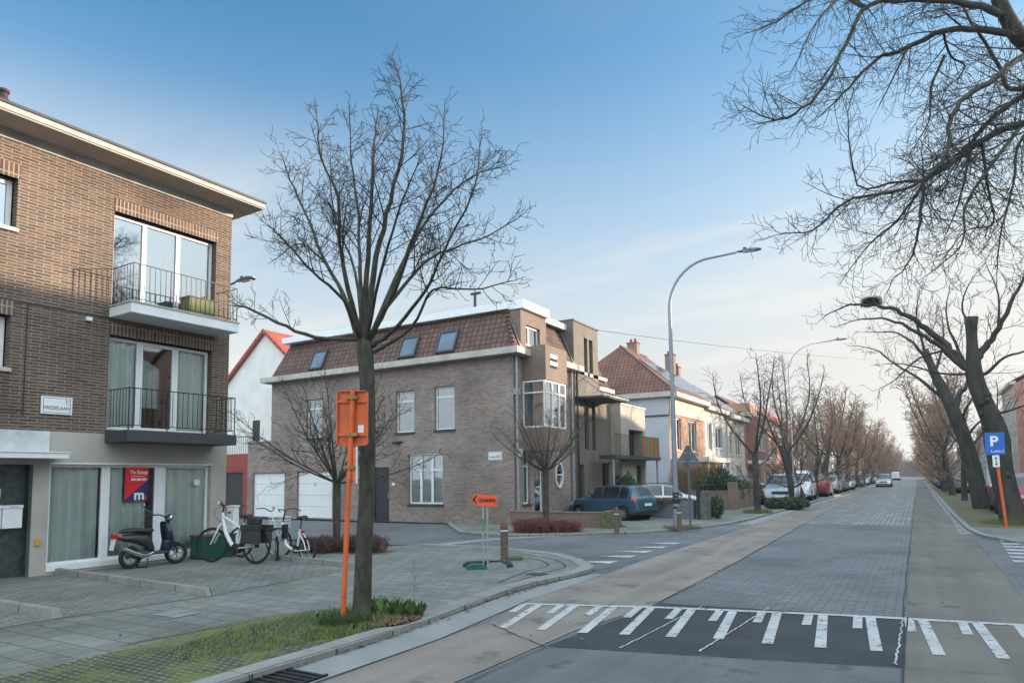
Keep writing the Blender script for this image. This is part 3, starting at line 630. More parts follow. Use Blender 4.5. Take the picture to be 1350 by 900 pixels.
# ------------------------------------------------------------------ corner house
c0 = (-12.18, 20.82)
a2 = radians(-89.2); D2 = (sin(a2), cos(a2))
FB = Fr(c0, D2, 1)
if FB.n.y > 0: FB.n = -FB.n
FC = Fr(c0, (0, 1)); 
R2 = thing("corner_house", "large pinkish brick corner house with brown mansard roof and two white garage doors", "building", (c0[0], c0[1], 0)); OB = R2.location
YE = 25.9 - c0[1]    # end of front facade along s
WT = 6.05
opsB = [(9.5, 10.46, 3.47, 5.15), (4.48, 5.43, 3.48, 5.12), (2.56, 3.50, 3.50, 5.16), (3.12, 4.79, .72, 2.63), (11.78, 13.9, 0, 2.04), (8.87, 11.0, 0, 2.06), (5.75, 6.6, 0, 2.2)]
mb = MB(); wall(mb, FB, 0, 12.7, 3.45, WT, [o for o in opsB if o[2] > 3], .12); wall(mb, FB, 0, 14.27, 0, 3.45, [o for o in opsB if o[2] < 3], .12)
mb.quad(FB.p(12.7, 3.45), FB.p(12.7, 3.45, -8), FB.p(12.7, WT, -8), FB.p(12.7, WT)); mb.quad(FB.p(14.27, 0), FB.p(14.27, 0, -4), FB.p(14.27, 3.45, -4), FB.p(14.27, 3.45)); mb.quad(FB.p(12.7, 3.45), FB.p(14.27, 3.45), FB.p(14.27, 3.45, -4), FB.p(12.7, 3.45, -4))
opsC = [(.62, 1.15, .72, 2.7), (1.45, 2.15, .12, 2.6), (.65, 2.45, 3.5, 5.12)]
wall(mb, FC, 0, YE, 0, WT, opsC, .14)
mb.build('brick_wall', 'brickB', R2, OB)
mb = MB(); FB.box(mb, 12.7, 14.29, 3.45, 3.5, -.3, .02); mb.build('coping', 'concrete', R2, OB)
for a, b, c_, d, bk, hs in ((9.52, 10.44, 3.49, 5.13, 'blinds', (4.75,)), (4.50, 5.41, 3.50, 5.10, 'blinds', (4.72,)), (2.58, 3.48, 3.52, 5.14, 'blinds', (4.76,))):
    window(FB, R2, a, b, c_, d, .10, hs=hs, gl='glassd', back=bk, backw=.06, sill='darkslab')
window(FB, R2, 3.14, 4.77, .74, 2.61, .10, splits=(3.68, 4.22), hs=((2.02, 3.15, 3.66), (2.02, 4.25, 4.76)), fw=.065, gl='glassd', back='curtain', backw=.08, sill='darkslab')
for a, b in ((11.8, 13.88), (8.89, 10.98)):
    mb = MB(); FB.box(mb, a, b, .10, 2.02, -.12, -.09); g = mb.build('garage_door', 'white', R2, OB)
    mb = MB()
    for k in range(1, 4): FB.box(mb, a, b, .10+k*.48-.006, .10+k*.48+.006, -.092, -.0885)
    mb.build('panel_seam', 'zinc', g, OB)
text('21', .2, FB.p(9.95, 1.5, -.088), FB.rz(), 'navy', g, OB)
mb = MB(); FB.box(mb, 5.77, 6.58, .1, 2.18, -.14, -.09); dr = mb.build('door', 'black', R2, OB); mb = MB(); FB.box(mb, 5.83, 5.86, .95, 1.15, -.09, -.05); mb.build('handle', 'galv', dr, OB)
mb = MB(); FB.box(mb, 6.75, 6.85, .4, .62, 0, .05); mb.build('meter_box', 'yellow', R2, OB)
mb = MB(); FB.box(mb, 5.45, 5.6, 1.45, 1.55, 0, .02); mb.build('house_number_plate', 'signw', R2, OB)
mb = MB(); FB.box(mb, 5.1, 5.5, 3.1, 3.16, 0, .12); mb.build('wall_light', 'rail', R2, OB)
mb = MB(); FB.box(mb, .49, 1.07, 2.32, 2.62, 0, .02); sp = mb.build('street_name_plate', 'signw', R2, OB)
text('VREDELAAN', .09, FB.p(.78, 2.43, .021), FB.rz(), 'black', sp, OB, sx=.9)
mb = MB()
for a, b, c_, d in ((.515, 1.045, 2.34, 2.347), (.515, 1.045, 2.593, 2.6), (.515, .522, 2.34, 2.6), (1.038, 1.045, 2.34, 2.6)): FB.box(mb, a, b, c_, d, .02, .023)
mb.build('border_line', 'navy', sp, OB)
mb = MB(); FC.box(mb, .1, .6, 2.45, 2.72, 0, .02); sp = mb.build('street_name_plate', 'signw', R2, OB)
# cornice, mansard and top band
mb = MB(); FB.box(mb, -.42, 13.05, WT, 6.28, -.3, .38); mb.box(c0[0]-.3, c0[0]+.38, c0[1]+.3, c0[1]+.75, WT, 6.28); mb.box(c0[0]-.3, c0[0]+.38, c0[1]+2.6, 26.1, WT, 6.28); mb.box(-24.4, c0[0], 21.15, 29.5, WT, 6.2); mb.build('cornice', 'concrete', R2, OB)
mb = MB(); SB = .62; T = 7.86
def fb(s, z, w): return FB.p(s, z, w)
def fc(s, z, w): return FC.p(s, z, w)
Ctop = Vector((c0[0]-SB, c0[1]+SB, T)); Cbot = Vector((c0[0]+.05, c0[1]-.05, 6.28))
sk = [(9.5, 10.35, 6.42, 7.28), (4.45, 5.32, 6.42, 7.3), (2.55, 3.46, 6.42, 7.3)]
mb.quad(fb(12.72, 6.28, .05), Cbot, Ctop, fb(12.2, T, -SB))
mb.quad(fb(12.72, 6.28, .05), fb(12.2, T, -SB), fb(12.2, T, -7), fb(12.72, 6.28, -8))
mb.quad(fc(.62, 6.28, .05), fc(.62, 6.28, .05), fc(.62, T, -SB), fc(.62, T, -SB)) if 0 else None
mb.quad(Cbot, fc(.58, 6.28, .05), fc(.58, T, -SB), Ctop)
mb.quad(fc(2.62, 6.28, .05), fc(YE, 6.28, .05), fc(YE, T, -SB), fc(2.62, T, -SB))
mb.build('mansard_roof', 'tile', R2, OB)
sl = Vector((0, SB+.05, T-6.28)).normalized()
mb = MB()
for k in range(9):
    f0, f1 = k/9, (k+1)/9; p0 = Cbot.lerp(Ctop, f0); p1 = Cbot.lerp(Ctop, f1); mb.tube([p0+Vector((.02, -.02, .03)), p1+Vector((.02, -.02, -.01))], [.075, .06], 6)
    q0 = fc(.60, 6.28, .05).lerp(fc(.60, T, -SB), f0); q1 = fc(.60, 6.28, .05).lerp(fc(.60, T, -SB), f1)
mb.build('hip_tiles', 'tile', R2, OB)
mb = MB(); mb.quad(fc(.5, 6.3, .09), fc(.62, 6.3, .09), fc(.62, T, -SB+.05), fc(.5, T, -SB+.05)); mb.build('lead_flashing', 'zinc', R2, OB); mb = MB(); mb.quad(fc(YE-.14, 6.3, .09), fc(YE+.02, 6.3, .09), fc(YE+.02, T, -SB+.05), fc(YE-.14, T, -SB+.05)); mb.build('lead_flashing', 'zinc', R2, OB)
for a, b, z0_, z1_ in sk:       # roof windows lie in the slope
    def pr(s, z, o=0): 
        f = (z-6.28)/(T-6.28); return fb(s, z, .05-(SB+.05)*f) + Vector((0, -cos(.4)*o, sin(.4)*o))
    m1 = MB()
    for (s0_, s1_, za, zb) in ((a, b, z0_, z0_+.07), (a, b, z1_-.07, z1_), (a, a+.07, z0_+.07, z1_-.07), (b-.07, b, z0_+.07, z1_-.07)):
        q = [pr(s0_, za), pr(s1_, za), pr(s1_, zb), pr(s0_, zb)]; q2 = [pr(s0_, za, .1), pr(s1_, za, .1), pr(s1_, zb, .1), pr(s0_, zb, .1)]
        m1.hexa([q[0], q[1], q[2], q[3], q2[0], q2[1], q2[2], q2[3]])
    w = m1.build('roof_window', 'darkslab', R2, OB)
    m1 = MB(); m1.quad(pr(a+.05, z0_+.05, .06), pr(b-.05, z0_+.05, .06), pr(b-.05, z1_-.05, .06), pr(a+.05, z1_-.05, .06)); m1.build('pane', 'glassk', w, OB)
    m1 = MB(); m1.quad(pr(a+.05, z0_+.05, .03), pr(b-.05, z0_+.05, .03), pr(b-.05, z1_-.05, .03), pr(a+.05, z1_-.05, .03)); m1.build('blind', basic('grey_blue_blind', (.16, .23, .32), .8), w, OB)
mb = MB(); B2 = .45
mb.box(c0[0]-12.4, c0[0]-B2, c0[1]+B2-.02, 28.9, T, T+.26)
FC.box(mb, .55, 2.62, T-.02, T+.30, -.5, .16); FC.box(mb, 2.62, YE, T, T+.24, -.6, -.30)
mb.build('white_roof_edge', 'white', R2, OB, bevel=.01)
mb = MB(); mb.box(-23, -14, 22.5, 28, T+.26, T+.34); mb.build('flat_roof', 'darkslab', R2, OB)
# brick dormer with window over the bay
mb = MB(); wall(mb, FC, .60, 2.60, 6.05, T-.02, [(.98, 2.08, 6.55, 7.32)], .12)
for s in (.60, 2.60): mb.quad(fc(s, 6.05, 0), fc(s, 6.05, -.8), fc(s, T-.02, -.8), fc(s, T-.02, 0))
FC.box(mb, 2.60, YE, WT-.7, WT-.001, .0, .02); mb.build('dormer', 'brickBd', R2, OB)
window(FC, R2, 1.0, 2.06, 6.57, 7.3, .1, splits=(1.35,), gl='glassr', back='curtain')
BW = .98
mb = MB(); FC.box(mb, .64, 2.36, 2.66, 3.46, 0, BW-.02); mb.build('bay_base', 'brickBd', R2, OB); mb = MB(); FC.box(mb, .64, 2.36, 5.16, 6.42, .0, BW); bal = mb.build('balcony_parapet', 'brickBd', R2, OB)
mb = MB()
for k in (0, 1): FC.box(mb, .98, 1.52, 5.72+k*.26, 5.86+k*.26, BW-.02, BW+.02)
mb.build('louvre_slats', 'signw', bal, OB); mb = MB(); FC.box(mb, .98, 1.52, 5.62, 6.14, BW-.01, BW+.004); mb.build('louvre_dark_sheet', 'dark', bal, OB)  # flat dark sheet on the brick stands in for the shaded opening
# bay window: left side and front
FS = Fr((c0[0], c0[1]+.64), (1, 0)); 
if FS.n.y > 0: FS.n = -FS.n
window(FS, R2, .02, BW-.06, 3.47, 5.15, .0, hs=(4.72,), fw=.05, gl='glassr', back='curtain', name='bay_window')
FS2 = Fr((c0[0]+BW-.06, c0[1]), (0, 1))
window(FS2, R2, .66, 2.34, 3.47, 5.15, .0, splits=(1.25, 1.8), hs=(4.72,), fw=.06, gl='glassr', back='curtain', name='bay_window')
window(FC, R2, .62, 1.15, .74, 2.68, .1, hs=(2.1,), gl='glassd', back='curtain', sill='darkslab')
mb = MB(); FC.box(mb, 1.46, 2.14, .12, 2.58, -.12, -.08); dr = mb.build('front_door', 'white', R2, OB); mb = MB(); FC.box(mb, 1.56, 2.04, .3, 2.45, -.085, -.075); mb.build('pane', 'glassd', dr, OB)
mb = MB()
for k in range(32):
    a, b = 2*pi*k/32, 2*pi*(k+1)/32; P_ = lambda q, r, w: FC.p(3.45+.33*r*cos(q), 1.78+.52*r*sin(q), w)
    mb.hexa([P_(a, .84, 0), P_(a, 1, 0), P_(b, 1, 0), P_(b, .84, 0), P_(a, .84, .06), P_(a, 1, .06), P_(b, 1, .06), P_(b, .84, .06)])
FC.box(mb, 3.15, 3.75, 1.76, 1.80, .005, .04)
rw = mb.build('round_window', 'white', R2, OB); mb = MB(); mb.poly([FC.p(3.45+.3*cos(2*pi*k/32), 1.78+.48*sin(2*pi*k/32), .006) for k in range(32)]); mb.build('pane', 'glassr', rw, OB)
mb = MB(); mb.poly([FC.p(3.45+.3*cos(2*pi*k/32), 1.78+.48*sin(2*pi*k/32), .003) for k in range(32)]); mb.build('room', 'dark', rw, OB)  # flat dark disc stands in for the unlit room
for s in (.10, 4.62):
    mb = MB(); p = FC.p(s, 0, .09); mb.tube([(p.x, p.y, .1), (p.x, p.y, 6.0)], .05, 8)
    for z in (.8, 2.4, 4.5): mb.tube([(p.x, p.y, z), (p.x, p.y, z+.06)], .062, 8)
    if s < 1: mb.box(p.x-.09, p.x+.09, p.y-.09, p.y+.09, 4.62, 4.84)
    mb.build('drainpipe', 'zinc', R2, OB, smooth=True)
mb = MB(); mb.tube([(-15.2, 23, 7.9), (-15.2, 23, 9.2)], .06, 6); mb.tube([(-15.4, 23, 9.2), (-14.9, 23, 9.2)], .05, 6); mb.build('roof_vent', 'rail', R2, OB)

# low brick garden wall in front and its pier
t = thing('garden_wall', 'low brown brick wall in front of the corner house beside the blue car', 'wall', (-12.1, 20.6, 0))
mb = MB(); Fw = Fr((-12.1, 20.35), (3.5, .12)); Fw.n = Vector((.04, -1, 0)).normalized()
Fw.box(mb, 0, 3.5, KZ, .52, -.2, 0); mb.build('wall', 'brickBd', t, t.location)
mb = MB(); mb.box(-8.66, -8.38, 20.28, 21.2, KZ, .60); mb.box(-8.64, -8.4, 20.25, 20.3, KZ, .60); mb.build('pier', basic('mossy_brick_pier', (.16, .13, .09), .9, var=.4, vs=7, col2=(.07, .08, .03)), t, t.location)
mb = MB(); Fw.box(mb, -.02, 3.44, .523, .56, -.22, .02); mb.build('coping', 'brickBd', t, t.location)

# ------------------------------------------------------------------ dark modern house and its brick box
x0 = c0[0]
R3 = thing('modern_house', 'tall taupe rendered house with two slit windows, a steel canopy and a colourful slatted balcony', 'building', (x0, 25.9, 0)); O3 = R3.location
F3 = Fr((x0, 25.9), (0, 1))
mb = MB(); wall(mb, F3, .0, 2.55, 0, 8.25, [(1.05, 1.4, 6.02, 7.7), (1.6, 1.98, 6.02, 7.7), (.95, 1.35, 2.85, 5.0), (1.75, 2.1, 2.85, 5.0), (.3, .8, .1, 2.2)], .25, 0)
wall(mb, F3, 2.55, 4.1, 0, 4.6, [(2.7, 3.9, .2, 1.0), (2.7, 3.9, 1.15, 2.3)], .2)
mb.quad(F3.p(2.55, 0, 0), F3.p(2.55, 0, -3), F3.p(2.55, 8.25, -3), F3.p(2.55, 8.25, 0))
mb.quad(F3.p(0, 8.25, 0), F3.p(2.55, 8.25, 0), F3.p(2.55, 8.25, -3), F3.p(0, 8.25, -3))
mb.build('front_wall', 'taupelit', R3, O3)
mb = MB(); F3.box(mb, -.04, -.002, 0, 8.27, -3, .02); mb.build('side_wall', 'taupe', R3, O3)
mb = MB(); F3.box(mb, -.06, 2.6, 8.255, 8.32, -3.05, .05); mb.build('roof_cap', 'darkslab', R3, O3)
mb = MB(); mb.hexa([F3.p(2.56, 5.7, -.02), F3.p(4.1, 5.7, -.02), F3.p(4.1, 5.7, -3), F3.p(2.56, 5.7, -3), F3.p(2.56, 7.6, -.6), F3.p(2.9, 7.4, -.6), F3.p(2.9, 7.4, -2.8), F3.p(2.56, 7.6, -2.8)]); mb.build('tiled_slope', 'tileO', R3, O3)
mb = MB(); F3.box(mb, 2.56, 4.2, 5.55, 5.72, -2, .1); mb.build('eave_board', 'white', R3, O3)
mb = MB(); wall(mb, F3, 2.56, 4.1, 4.6, 5.55, (), .1); mb.build('upper_panel', 'taupelit', R3, O3)
for a, b, c_, d in ((1.05, 1.4, 6.02, 7.7), (1.6, 1.98, 6.02, 7.7), (.95, 1.35, 2.85, 5.0), (1.75, 2.1, 2.85, 5.0), (2.7, 3.9, .2, 1.0), (2.7, 3.9, 1.15, 2.3)):
    window(F3, R3, a, b, c_, d, .12, fw=.035, frame='rail', gl='glassd', back='dark', splits=((3.3,) if a == 2.7 else ()))
mb = MB(); F3.box(mb, .3, .8, .1, 2.2, -.2, -.14); dr = mb.build('front_door', 'black', R3, O3); mb = MB(); F3.box(mb, .5, .6, 1.2, 1.32, -.14, -.135); mb.build('door_window', 'signw', dr, O3)
mb = MB(); F3.box(mb, .1, 2.9, 4.95, 5.02, 0, 1.25); cn = mb.build('canopy', 'taupe', R3, O3); mb = MB(); F3.box(mb, .08, 2.92, 5.022, 5.06, 0, 1.28); cn = mb.build('canopy_edge', 'zincp', cn, O3)
for s in (.3, 1.5, 2.7): mb = MB(); mb.tube([F3.p(s, 5.06, 1.2), F3.p(s, 6.0, .02)], .012, 5); mb.build('tie_rod', 'rail', R3, O3)
mb = MB(); p = F3.p(.02, 0, .12); mb.tube([(p.x, p.y, .1), (p.x, p.y, 6.1)], .05, 8); mb.build('drainpipe', 'rail', R3, O3)
# brick box over a slatted balcony
BX = x0+.5; R4 = thing('brick_extension', 'pale brick box with flat roof over a balcony of green orange and red slats', 'building', (BX, 29.9, 0)); O4 = R4.location
F4 = Fr((BX, 29.75), (0, 1)); F4s = Fr((BX, 29.75), (-1, 0)); 
if F4s.n.y > 0: F4s.n = -F4s.n
mb = MB(); wall(mb, F4, 0, 3.3, 2.62, 5.0, [(1.0, 3.0, 2.64, 3.9)], .5); wall(mb, F4s, 0, 3.0, 0, 5.0, (), .1)
wall(mb, F4, 0, 3.3, 0, 2.6, [(1.9, 3.0, .1, 2.2)], .2); mb.quad(F4.p(3.3, 0), F4.p(3.3, 0, -5), F4.p(3.3, 5, -5), F4.p(3.3, 5)); mb.build('brick_wall', 'brickP', R4, O4)
mb = MB(); F4.box(mb, -.03, 3.33, 5.003, 5.07, -5, .04); mb.build('roof_edge', 'zinc', R4, O4)
mb = MB(); F4.box(mb, 1.9, 3.0, .1, 2.2, -.25, -.2); mb.build('back_door', 'rail', R4, O4); mb = MB(); F4.box(mb, 1.0, 3.0, 2.64, 3.9, -.6, -.5); mb.build('balcony_recess', 'dark', R4, O4)
mb = MB(); F4.box(mb, -2.6, 3.35, 2.44, 2.6, .01, .75); bs_ = mb.build('balcony_floor', 'darkslab', R4, O4)
SC = [(.5, .12, .02), (.07, .22, .03), (.22, .2, .18), (.42, .05, .02), (.25, .25, .24), (.45, .15, .03), (.1, .3, .05), (.38, .03, .02)]
for k in range(16):
    mb = MB(); s = 1.1+k*.14; F4.box(mb, s, s+.1, 2.62, 3.55, .68, .71); mb.build('balcony_slat', basic('slat_paint', SC[(k*3) % 8], .6), bs_, O4)
mb = MB()
for k in range(22): s = -2.5+k*.16; mb.tube([F4.p(s, 2.6, .7), F4.p(s, 3.5, .7)], .01, 4)
mb.tube([F4.p(-2.55, 3.5, .7), F4.p(1.1, 3.5, .7)], .014, 5); mb.build('railing', 'rail', bs_, O4)
for s in (-2.5, 3.2): mb = MB(); mb.tube([F4.p(s, .1, .6), F4.p(s, 2.44, .6)], .05, 8); mb.build('post', 'zinc', R4, O4)
# ------------------------------------------------------------------ houses behind the side street
R5 = thing('garage_annex', 'low deep red brick annex with a black door and a rail on its flat roof', 'building', (-26.6, 21.0, 0)); O5 = R5.location
F5 = Fr((-26.45, 21.05), (-1, .014))
if F5.n.y > 0: F5.n = -F5.n
mb = MB(); wall(mb, F5, .02, 6, 0, 2.95, [(.35, 1.9, 0, 2.1)], .2); mb.quad(F5.p(.02, 2.95, 0), F5.p(6, 2.95, 0), F5.p(6, 2.95, -5), F5.p(.02, 2.95, -5)); mb.quad(F5.p(.02, 0, 0), F5.p(.02, 0, -5), F5.p(.02, 2.95, -5), F5.p(.02, 2.95, 0)); mb.build('brick_wall', 'brickRd', R5, O5)
mb = MB(); F5.box(mb, .35, 1.9, .05, 2.1, -.2, -.15); mb.build('door', 'black', R5, O5)
mb = MB(); mb.tube([F5.p(.1, 3.75, -.1), F5.p(5.5, 3.75, -.1)], .02, 5)
for k in range(42): mb.tube([F5.p(.1+k*.13, 2.95, -.1), F5.p(.1+k*.13, 3.75, -.1)], .009, 4)
mb.build('roof_railing', 'rail', R5, O5)
R6 = thing('gable_house', 'white rendered gable house with bright red tiled roof behind the side street', 'building', (-31.4, 26, 0)); O6 = R6.location
mb = MB(); G6 = [(-36.2, 26, 0), (-26.6, 26, 0), (-26.6, 26, 6.0), (-31.4, 26, 10.0), (-36.2, 26, 6.0)]
mb.poly(G6); mb.poly([(x, 36, z) for x, y, z in G6][::-1]); mb.quad((-26.6, 26, 0), (-26.6, 36, 0), (-26.6, 36, 6.0), (-26.6, 26, 6.0)); mb.quad((-36.2, 26, 0), (-36.2, 36, 0), (-36.2, 36, 6.0), (-36.2, 26, 6.0)); mb.build('rendered_wall', 'whitew', R6, O6)
mb = MB()
for sgn in (1, -1):
    e = -31.4+sgn*5.1; mb.extr([(-31.4, 25.85, 10.02), (-31.4, 25.85, 10.2), (e, 25.85, 5.93), (e, 25.85, 5.75)], (0, 10.3, 0))
mb.build('roof', 'tileR', R6, O6)
mb = MB(); mb.extr([(-31.4, 25.78, 10.02), (-31.4, 25.78, 10.24), (-26.25, 25.78, 5.95), (-26.25, 25.78, 5.73)], (0, .07, 0)); mb.extr([(-31.4, 25.78, 10.02), (-31.4, 25.78, 10.24), (-36.55, 25.78, 5.95), (-36.55, 25.78, 5.73)], (0, .07, 0)); mb.build('verge_board', 'tileR', R6, O6)
F6 = Fr((-26.6, 26), (-1, 0)); F6.n = Vector((0, -1, 0)); mb = MB(); F6.box(mb, 5.15, 5.7, 3.6, 5.1, .0, .03); mb.build('window', 'rail', R6, O6)

# ------------------------------------------------------------------ generic street house
def house(name, label, x, y0, y1, side, eave, depth=9, wallm='brickR', base=None, roof='pitch', rh=3.0, tile='tileO', wins=(), doors=(), cornice=.35, chim=(), dorm=None, group=None, band=None, frame='white', y0hip=False, y1hip=False):
    """x is the street front; side=+1 faces +X (left row), -1 faces -X (right row)"""
    R = thing(name, label, 'building', (x, y0, 0), group=group); O = R.location
    F = Fr((x, y0), (0, 1)); F.n = Vector((side, 0, 0)); L = y1-y0
    ops = [(a, b, c, d) for a, b, c, d in wins] + [(a, b, 0, d) for a, b, d in doors]
    mb = MB()
    wall(mb, F, 0, L, 0, eave, ops, .14)
    for s in (0, L): mb.quad(F.p(s, 0, 0), F.p(s, 0, -depth), F.p(s, eave, -depth), F.p(s, eave, 0))
    mb.quad(F.p(0, 0, -depth), F.p(L, 0, -depth), F.p(L, eave, -depth), F.p(0, eave, -depth))
    if roof == 'pitch' and not (y0hip and y1hip):
        for s, h in ((0, y0hip), (L, y1hip)):
            if not h: mb.poly([F.p(s, eave, 0), F.p(s, eave, -depth), F.p(s, eave+rh, -depth/2)])
    mb.build('wall', wallm, R, O)
    if base:
        mb = MB(); wall(mb, Fr((x+side*.02, y0), (0, 1)) if side > 0 else _fr(x-.02, y0), 0, L, 0, .5, [(a, b, 0, .5) for a, b, d in doors], .02); mb.build('plinth', base, R, O)
    for i, (a, b, c, d) in enumerate(wins):
        window(F, R, a+.02, b-.02, c+.02, d-.02, .09, fw=.06, splits=(((a+b)/2,) if b-a > 1.0 else ()), gl='glassd', back='blind' if i % 3 else 'dark', frame=frame, sill='concrete')
    for a, b, d in doors:
        mb = MB(); F.box(mb, a+.02, b-.02, .1, d-.02, -.13, -.08); mb.build('door', frame if wallm != 'white' else 'black', R, O)
    if cornice:
        mb = MB(); F.box(mb, -.02, L+.02, eave, eave+.30, -.2, cornice); mb.build('cornice', 'concrete', R, O, bevel=.01)
    mb = MB(); e = eave+.30
    if roof == 'pitch':
        ov = cornice*.8; a0 = 2.6 if y0hip else 0; a1 = L-2.6 if y1hip else L
        A_, B_, C_, D_ = F.p(-.0, e, ov), F.p(L, e, ov), F.p(a1, e+rh, -depth/2), F.p(a0, e+rh, -depth/2)
        A2, B2_ = F.p(0, e, -depth-ov), F.p(L, e, -depth-ov)
        th = Vector((0, 0, -.12))
        mb.quad(A_, B_, C_, D_); mb.quad(A2, B2_, C_, D_); 
        if y0hip: mb.poly([A_, A2, D_])
        else: mb.quad(A_, D_, D_+th, A_+th); mb.quad(A2, D_, D_+th, A2+th)
        if y1hip: mb.poly([B_, B2_, C_])
        else: mb.quad(B_, C_, C_+th, B_+th); mb.quad(B2_, C_, C_+th, B2_+th)
        if y0hip or y1hip: mb.tube([A_, D_], .07, 6) if y0hip else None; mb.tube([D_, C_], .08, 6)
        mb.build('roof', tile, R, O)
    else:
        F.box(mb, 0, L, e, e+.1, -depth, 0); mb.build('roof', 'darkslab', R, O)
    for (s, w, h0, h1) in chim:
        mb = MB(); p = F.p(s, 0, -w); mb.box(p.x-.35, p.x+.35, p.y-.28, p.y+.28, h0, h1); c = mb.build('chimney', 'brickBd', R, O); mb = MB(); mb.box(p.x-.4, p.x+.4, p.y-.33, p.y+.33, h1, h1+.08)
        for q in (-.15, .15): mb.lathe([(.1, h1+.08), (.09, h1+.35), (0, h1+.35)], (p.x+q, p.y, 0), 'Z', 8)
        mb.build('chimney_cap', 'brickRd', c, O)
    if band:
        mb = MB(); F.box(mb, 0, L, band, band+.12, 0, .04); mb.build('string_course', 'concrete', R, O)
    return R, F
def _fr(x, y):
    f = Fr((x, y), (0, 1)); f.n = Vector((-1, 0, 0)); return f
def solar(R, F, s0, s1, eave, rh, depth, f0=.15, f1=.8):
    e = eave+.3; mb = MB(); n = max(1, round((s1-s0)/1.0))
    def q(s, f, o): return F.p(s, e+rh*f+o, .28-(depth/2+.28)*f)
    for i in range(n):
        a, b = s0+(s1-s0)*i/n+.02, s0+(s1-s0)*(i+1)/n-.02
        for g0, g1 in ((f0, (f0+f1)/2-.01), ((f0+f1)/2+.01, f1)):
            mb.hexa([q(a, g0, .06), q(b, g0, .06), q(b, g1, .06), q(a, g1, .06), q(a, g0, .12), q(b, g0, .12), q(b, g1, .12), q(a, g1, .12)])
    mb.build('solar_panel', M.setdefault('solar', basic('solar_glass', (.03, .05, .09), .12, metal=.2, spec=.9)), R, R.location)
# left row
Rw, Fw_ = house('terraced_house', 'pale house with hipped brown roof, solar panels and blue grey side wall', -12.5, 39.7, 47.4, 1, 6.35, 8, 'brickC', tile='tileO', rh=3.6, wins=[(.9, 2.2, 3.2, 5.2), (3.9, 5.6, 3.2, 5.2), (.9, 2.6, .8, 2.3), (5.2, 6.6, .8, 2.3)], doors=[(3.6, 4.5, 2.2)], chim=[(5.6, 4.2, 9.5, 10.9)], y0hip=True, cornice=.5)
solar(Rw, Fw_, 2.6, 7.2, 6.35, 3.6, 8, .12, .7)
mb = MB(); mb.box(-20.5, -12.52, 39.60, 39.695, 0, 6.35); mb.build('side_wall', 'bluew', Rw, Rw.location)
mb = MB(); mb.box(-20.9, -12.1, 39.3, 39.68, 6.352, 6.65); mb.build('side_cornice', 'concrete', Rw, Rw.location)
mb = MB(); mb.box(-20.4, -12.49, 39.56, 39.598, 5.2, 5.3); mb.build('string_course', 'darkslab', Rw, Rw.location)
mb = MB(); mb.box(-12.48, -12.44, 39.7, 47.4, 5.35, 6.34); mb.build('frieze', 'beigew', Rw, Rw.location)
mb = MB(); mb.box(-12.49, -10.4, 40.2, 47.2, 2.45, 2.75); cnp = mb.build('porch_roof', 'concrete', Rw, Rw.location)
for y in (40.5, 42.2, 44, 45.6): mb = MB(); mb.box(-10.65, -10.5, y, y+.14, .1, 2.44); mb.build('porch_post', 'white', cnp, Rw.location)
mb = MB(); mb.quad((-15.9, 39.75, 8.2), (-15.2, 39.75, 8.2), (-15.2, 40.1, 8.75), (-15.9, 40.1, 8.75)); 
Rw2, F2_ = house('terraced_house', 'grey and white rendered house with a scalloped parapet and solar panels', -12.5, 47.45, 53.6, 1, 6.2, 8, 'greyw', rh=3.4, wins=[(.7, 1.9, 3.4, 5.4), (2.9, 5.0, 3.6, 5.2), (.7, 1.7, .9, 2.2), (3.6, 5.4, .9, 2.4)], doors=[(2.2, 3.1, 2.2)], chim=[(5.6, 4.0, 8.6, 11.2)], cornice=.35)
solar(Rw2, F2_, .3, 5.9, 6.2, 3.4, 8, .1, .85)
Rw3, F3_ = house('terraced_house', 'cream stone house with narrow windows and bracketed eave between the grey and brick ones', -12.4, 53.65, 59.5, 1, 6.0, 8, 'beigew', rh=3.2, wins=[(.6, 1.6, 3.2, 5.0), (2.6, 4.6, 3.2, 5.0), (2.6, 4.4, .9, 2.4)], doors=[(.7, 1.6, 2.2)], chim=[(.3, 4, 8.5, 10.3)], cornice=.5)
solar(Rw3, F3_, .3, 5.5, 6.0, 3.2, 8, .1, .85)
Rw4, F4_ = house('terraced_house', 'red brick house with flat roof and white canopied brick bay', -12.5, 59.55, 67.5, 1, 6.6, 8, 'brickR', roof='flat', wins=[(5.2, 6.6, 3.2, 5.0), (5.2, 6.8, .9, 2.3)], doors=[(.6, 1.5, 2.2)], cornice=.45)
mb = MB(); F4_.box(mb, 1.6, 4.4, 3.0, 6.59, 0, .9); bay = mb.build('bay', 'brickR', Rw4, Rw4.location); mb = MB(); F4_.box(mb, 1.4, 4.8, 2.6, 2.9, 0, 1.3); mb.build('bay_canopy', 'white', bay, Rw4.location)
for a, b in ((1.8, 2.7), (3.3, 4.2)): window(Fr((-12.5+.9, 59.55), (0, 1)), Rw4, a, b, 3.7, 5.6, -.05, gl='glassd', back='blind', fw=.07)
mb = MB(); F4_.box(mb, 5.0, 7.9, 6.9, 8.2, -4, -.3); mb.build('roof_storey', 'brickC', Rw4, Rw4.location)
rr = random.Random(11); y = 67.6
SPEC = [('brickC', 'orange brick house with white window frames and pitched roof behind the hedge', 6.0), ('brickR', 'red brick house with low eave, sixth of the left row', 5.6), ('beigew', 'cream rendered house half hidden by street trees', 6.2), ('brickBd', 'brown brick house among bare trees far down the left side', 6.0), ('whitew', 'white rendered house far down the left side', 5.8), ('brickC', 'orange brick house farthest but two on the left side', 6.4), ('greyw', 'grey rendered house farthest but one on the left side', 6.0), ('brickR', 'red brick house farthest down the left side of the avenue', 6.0)]
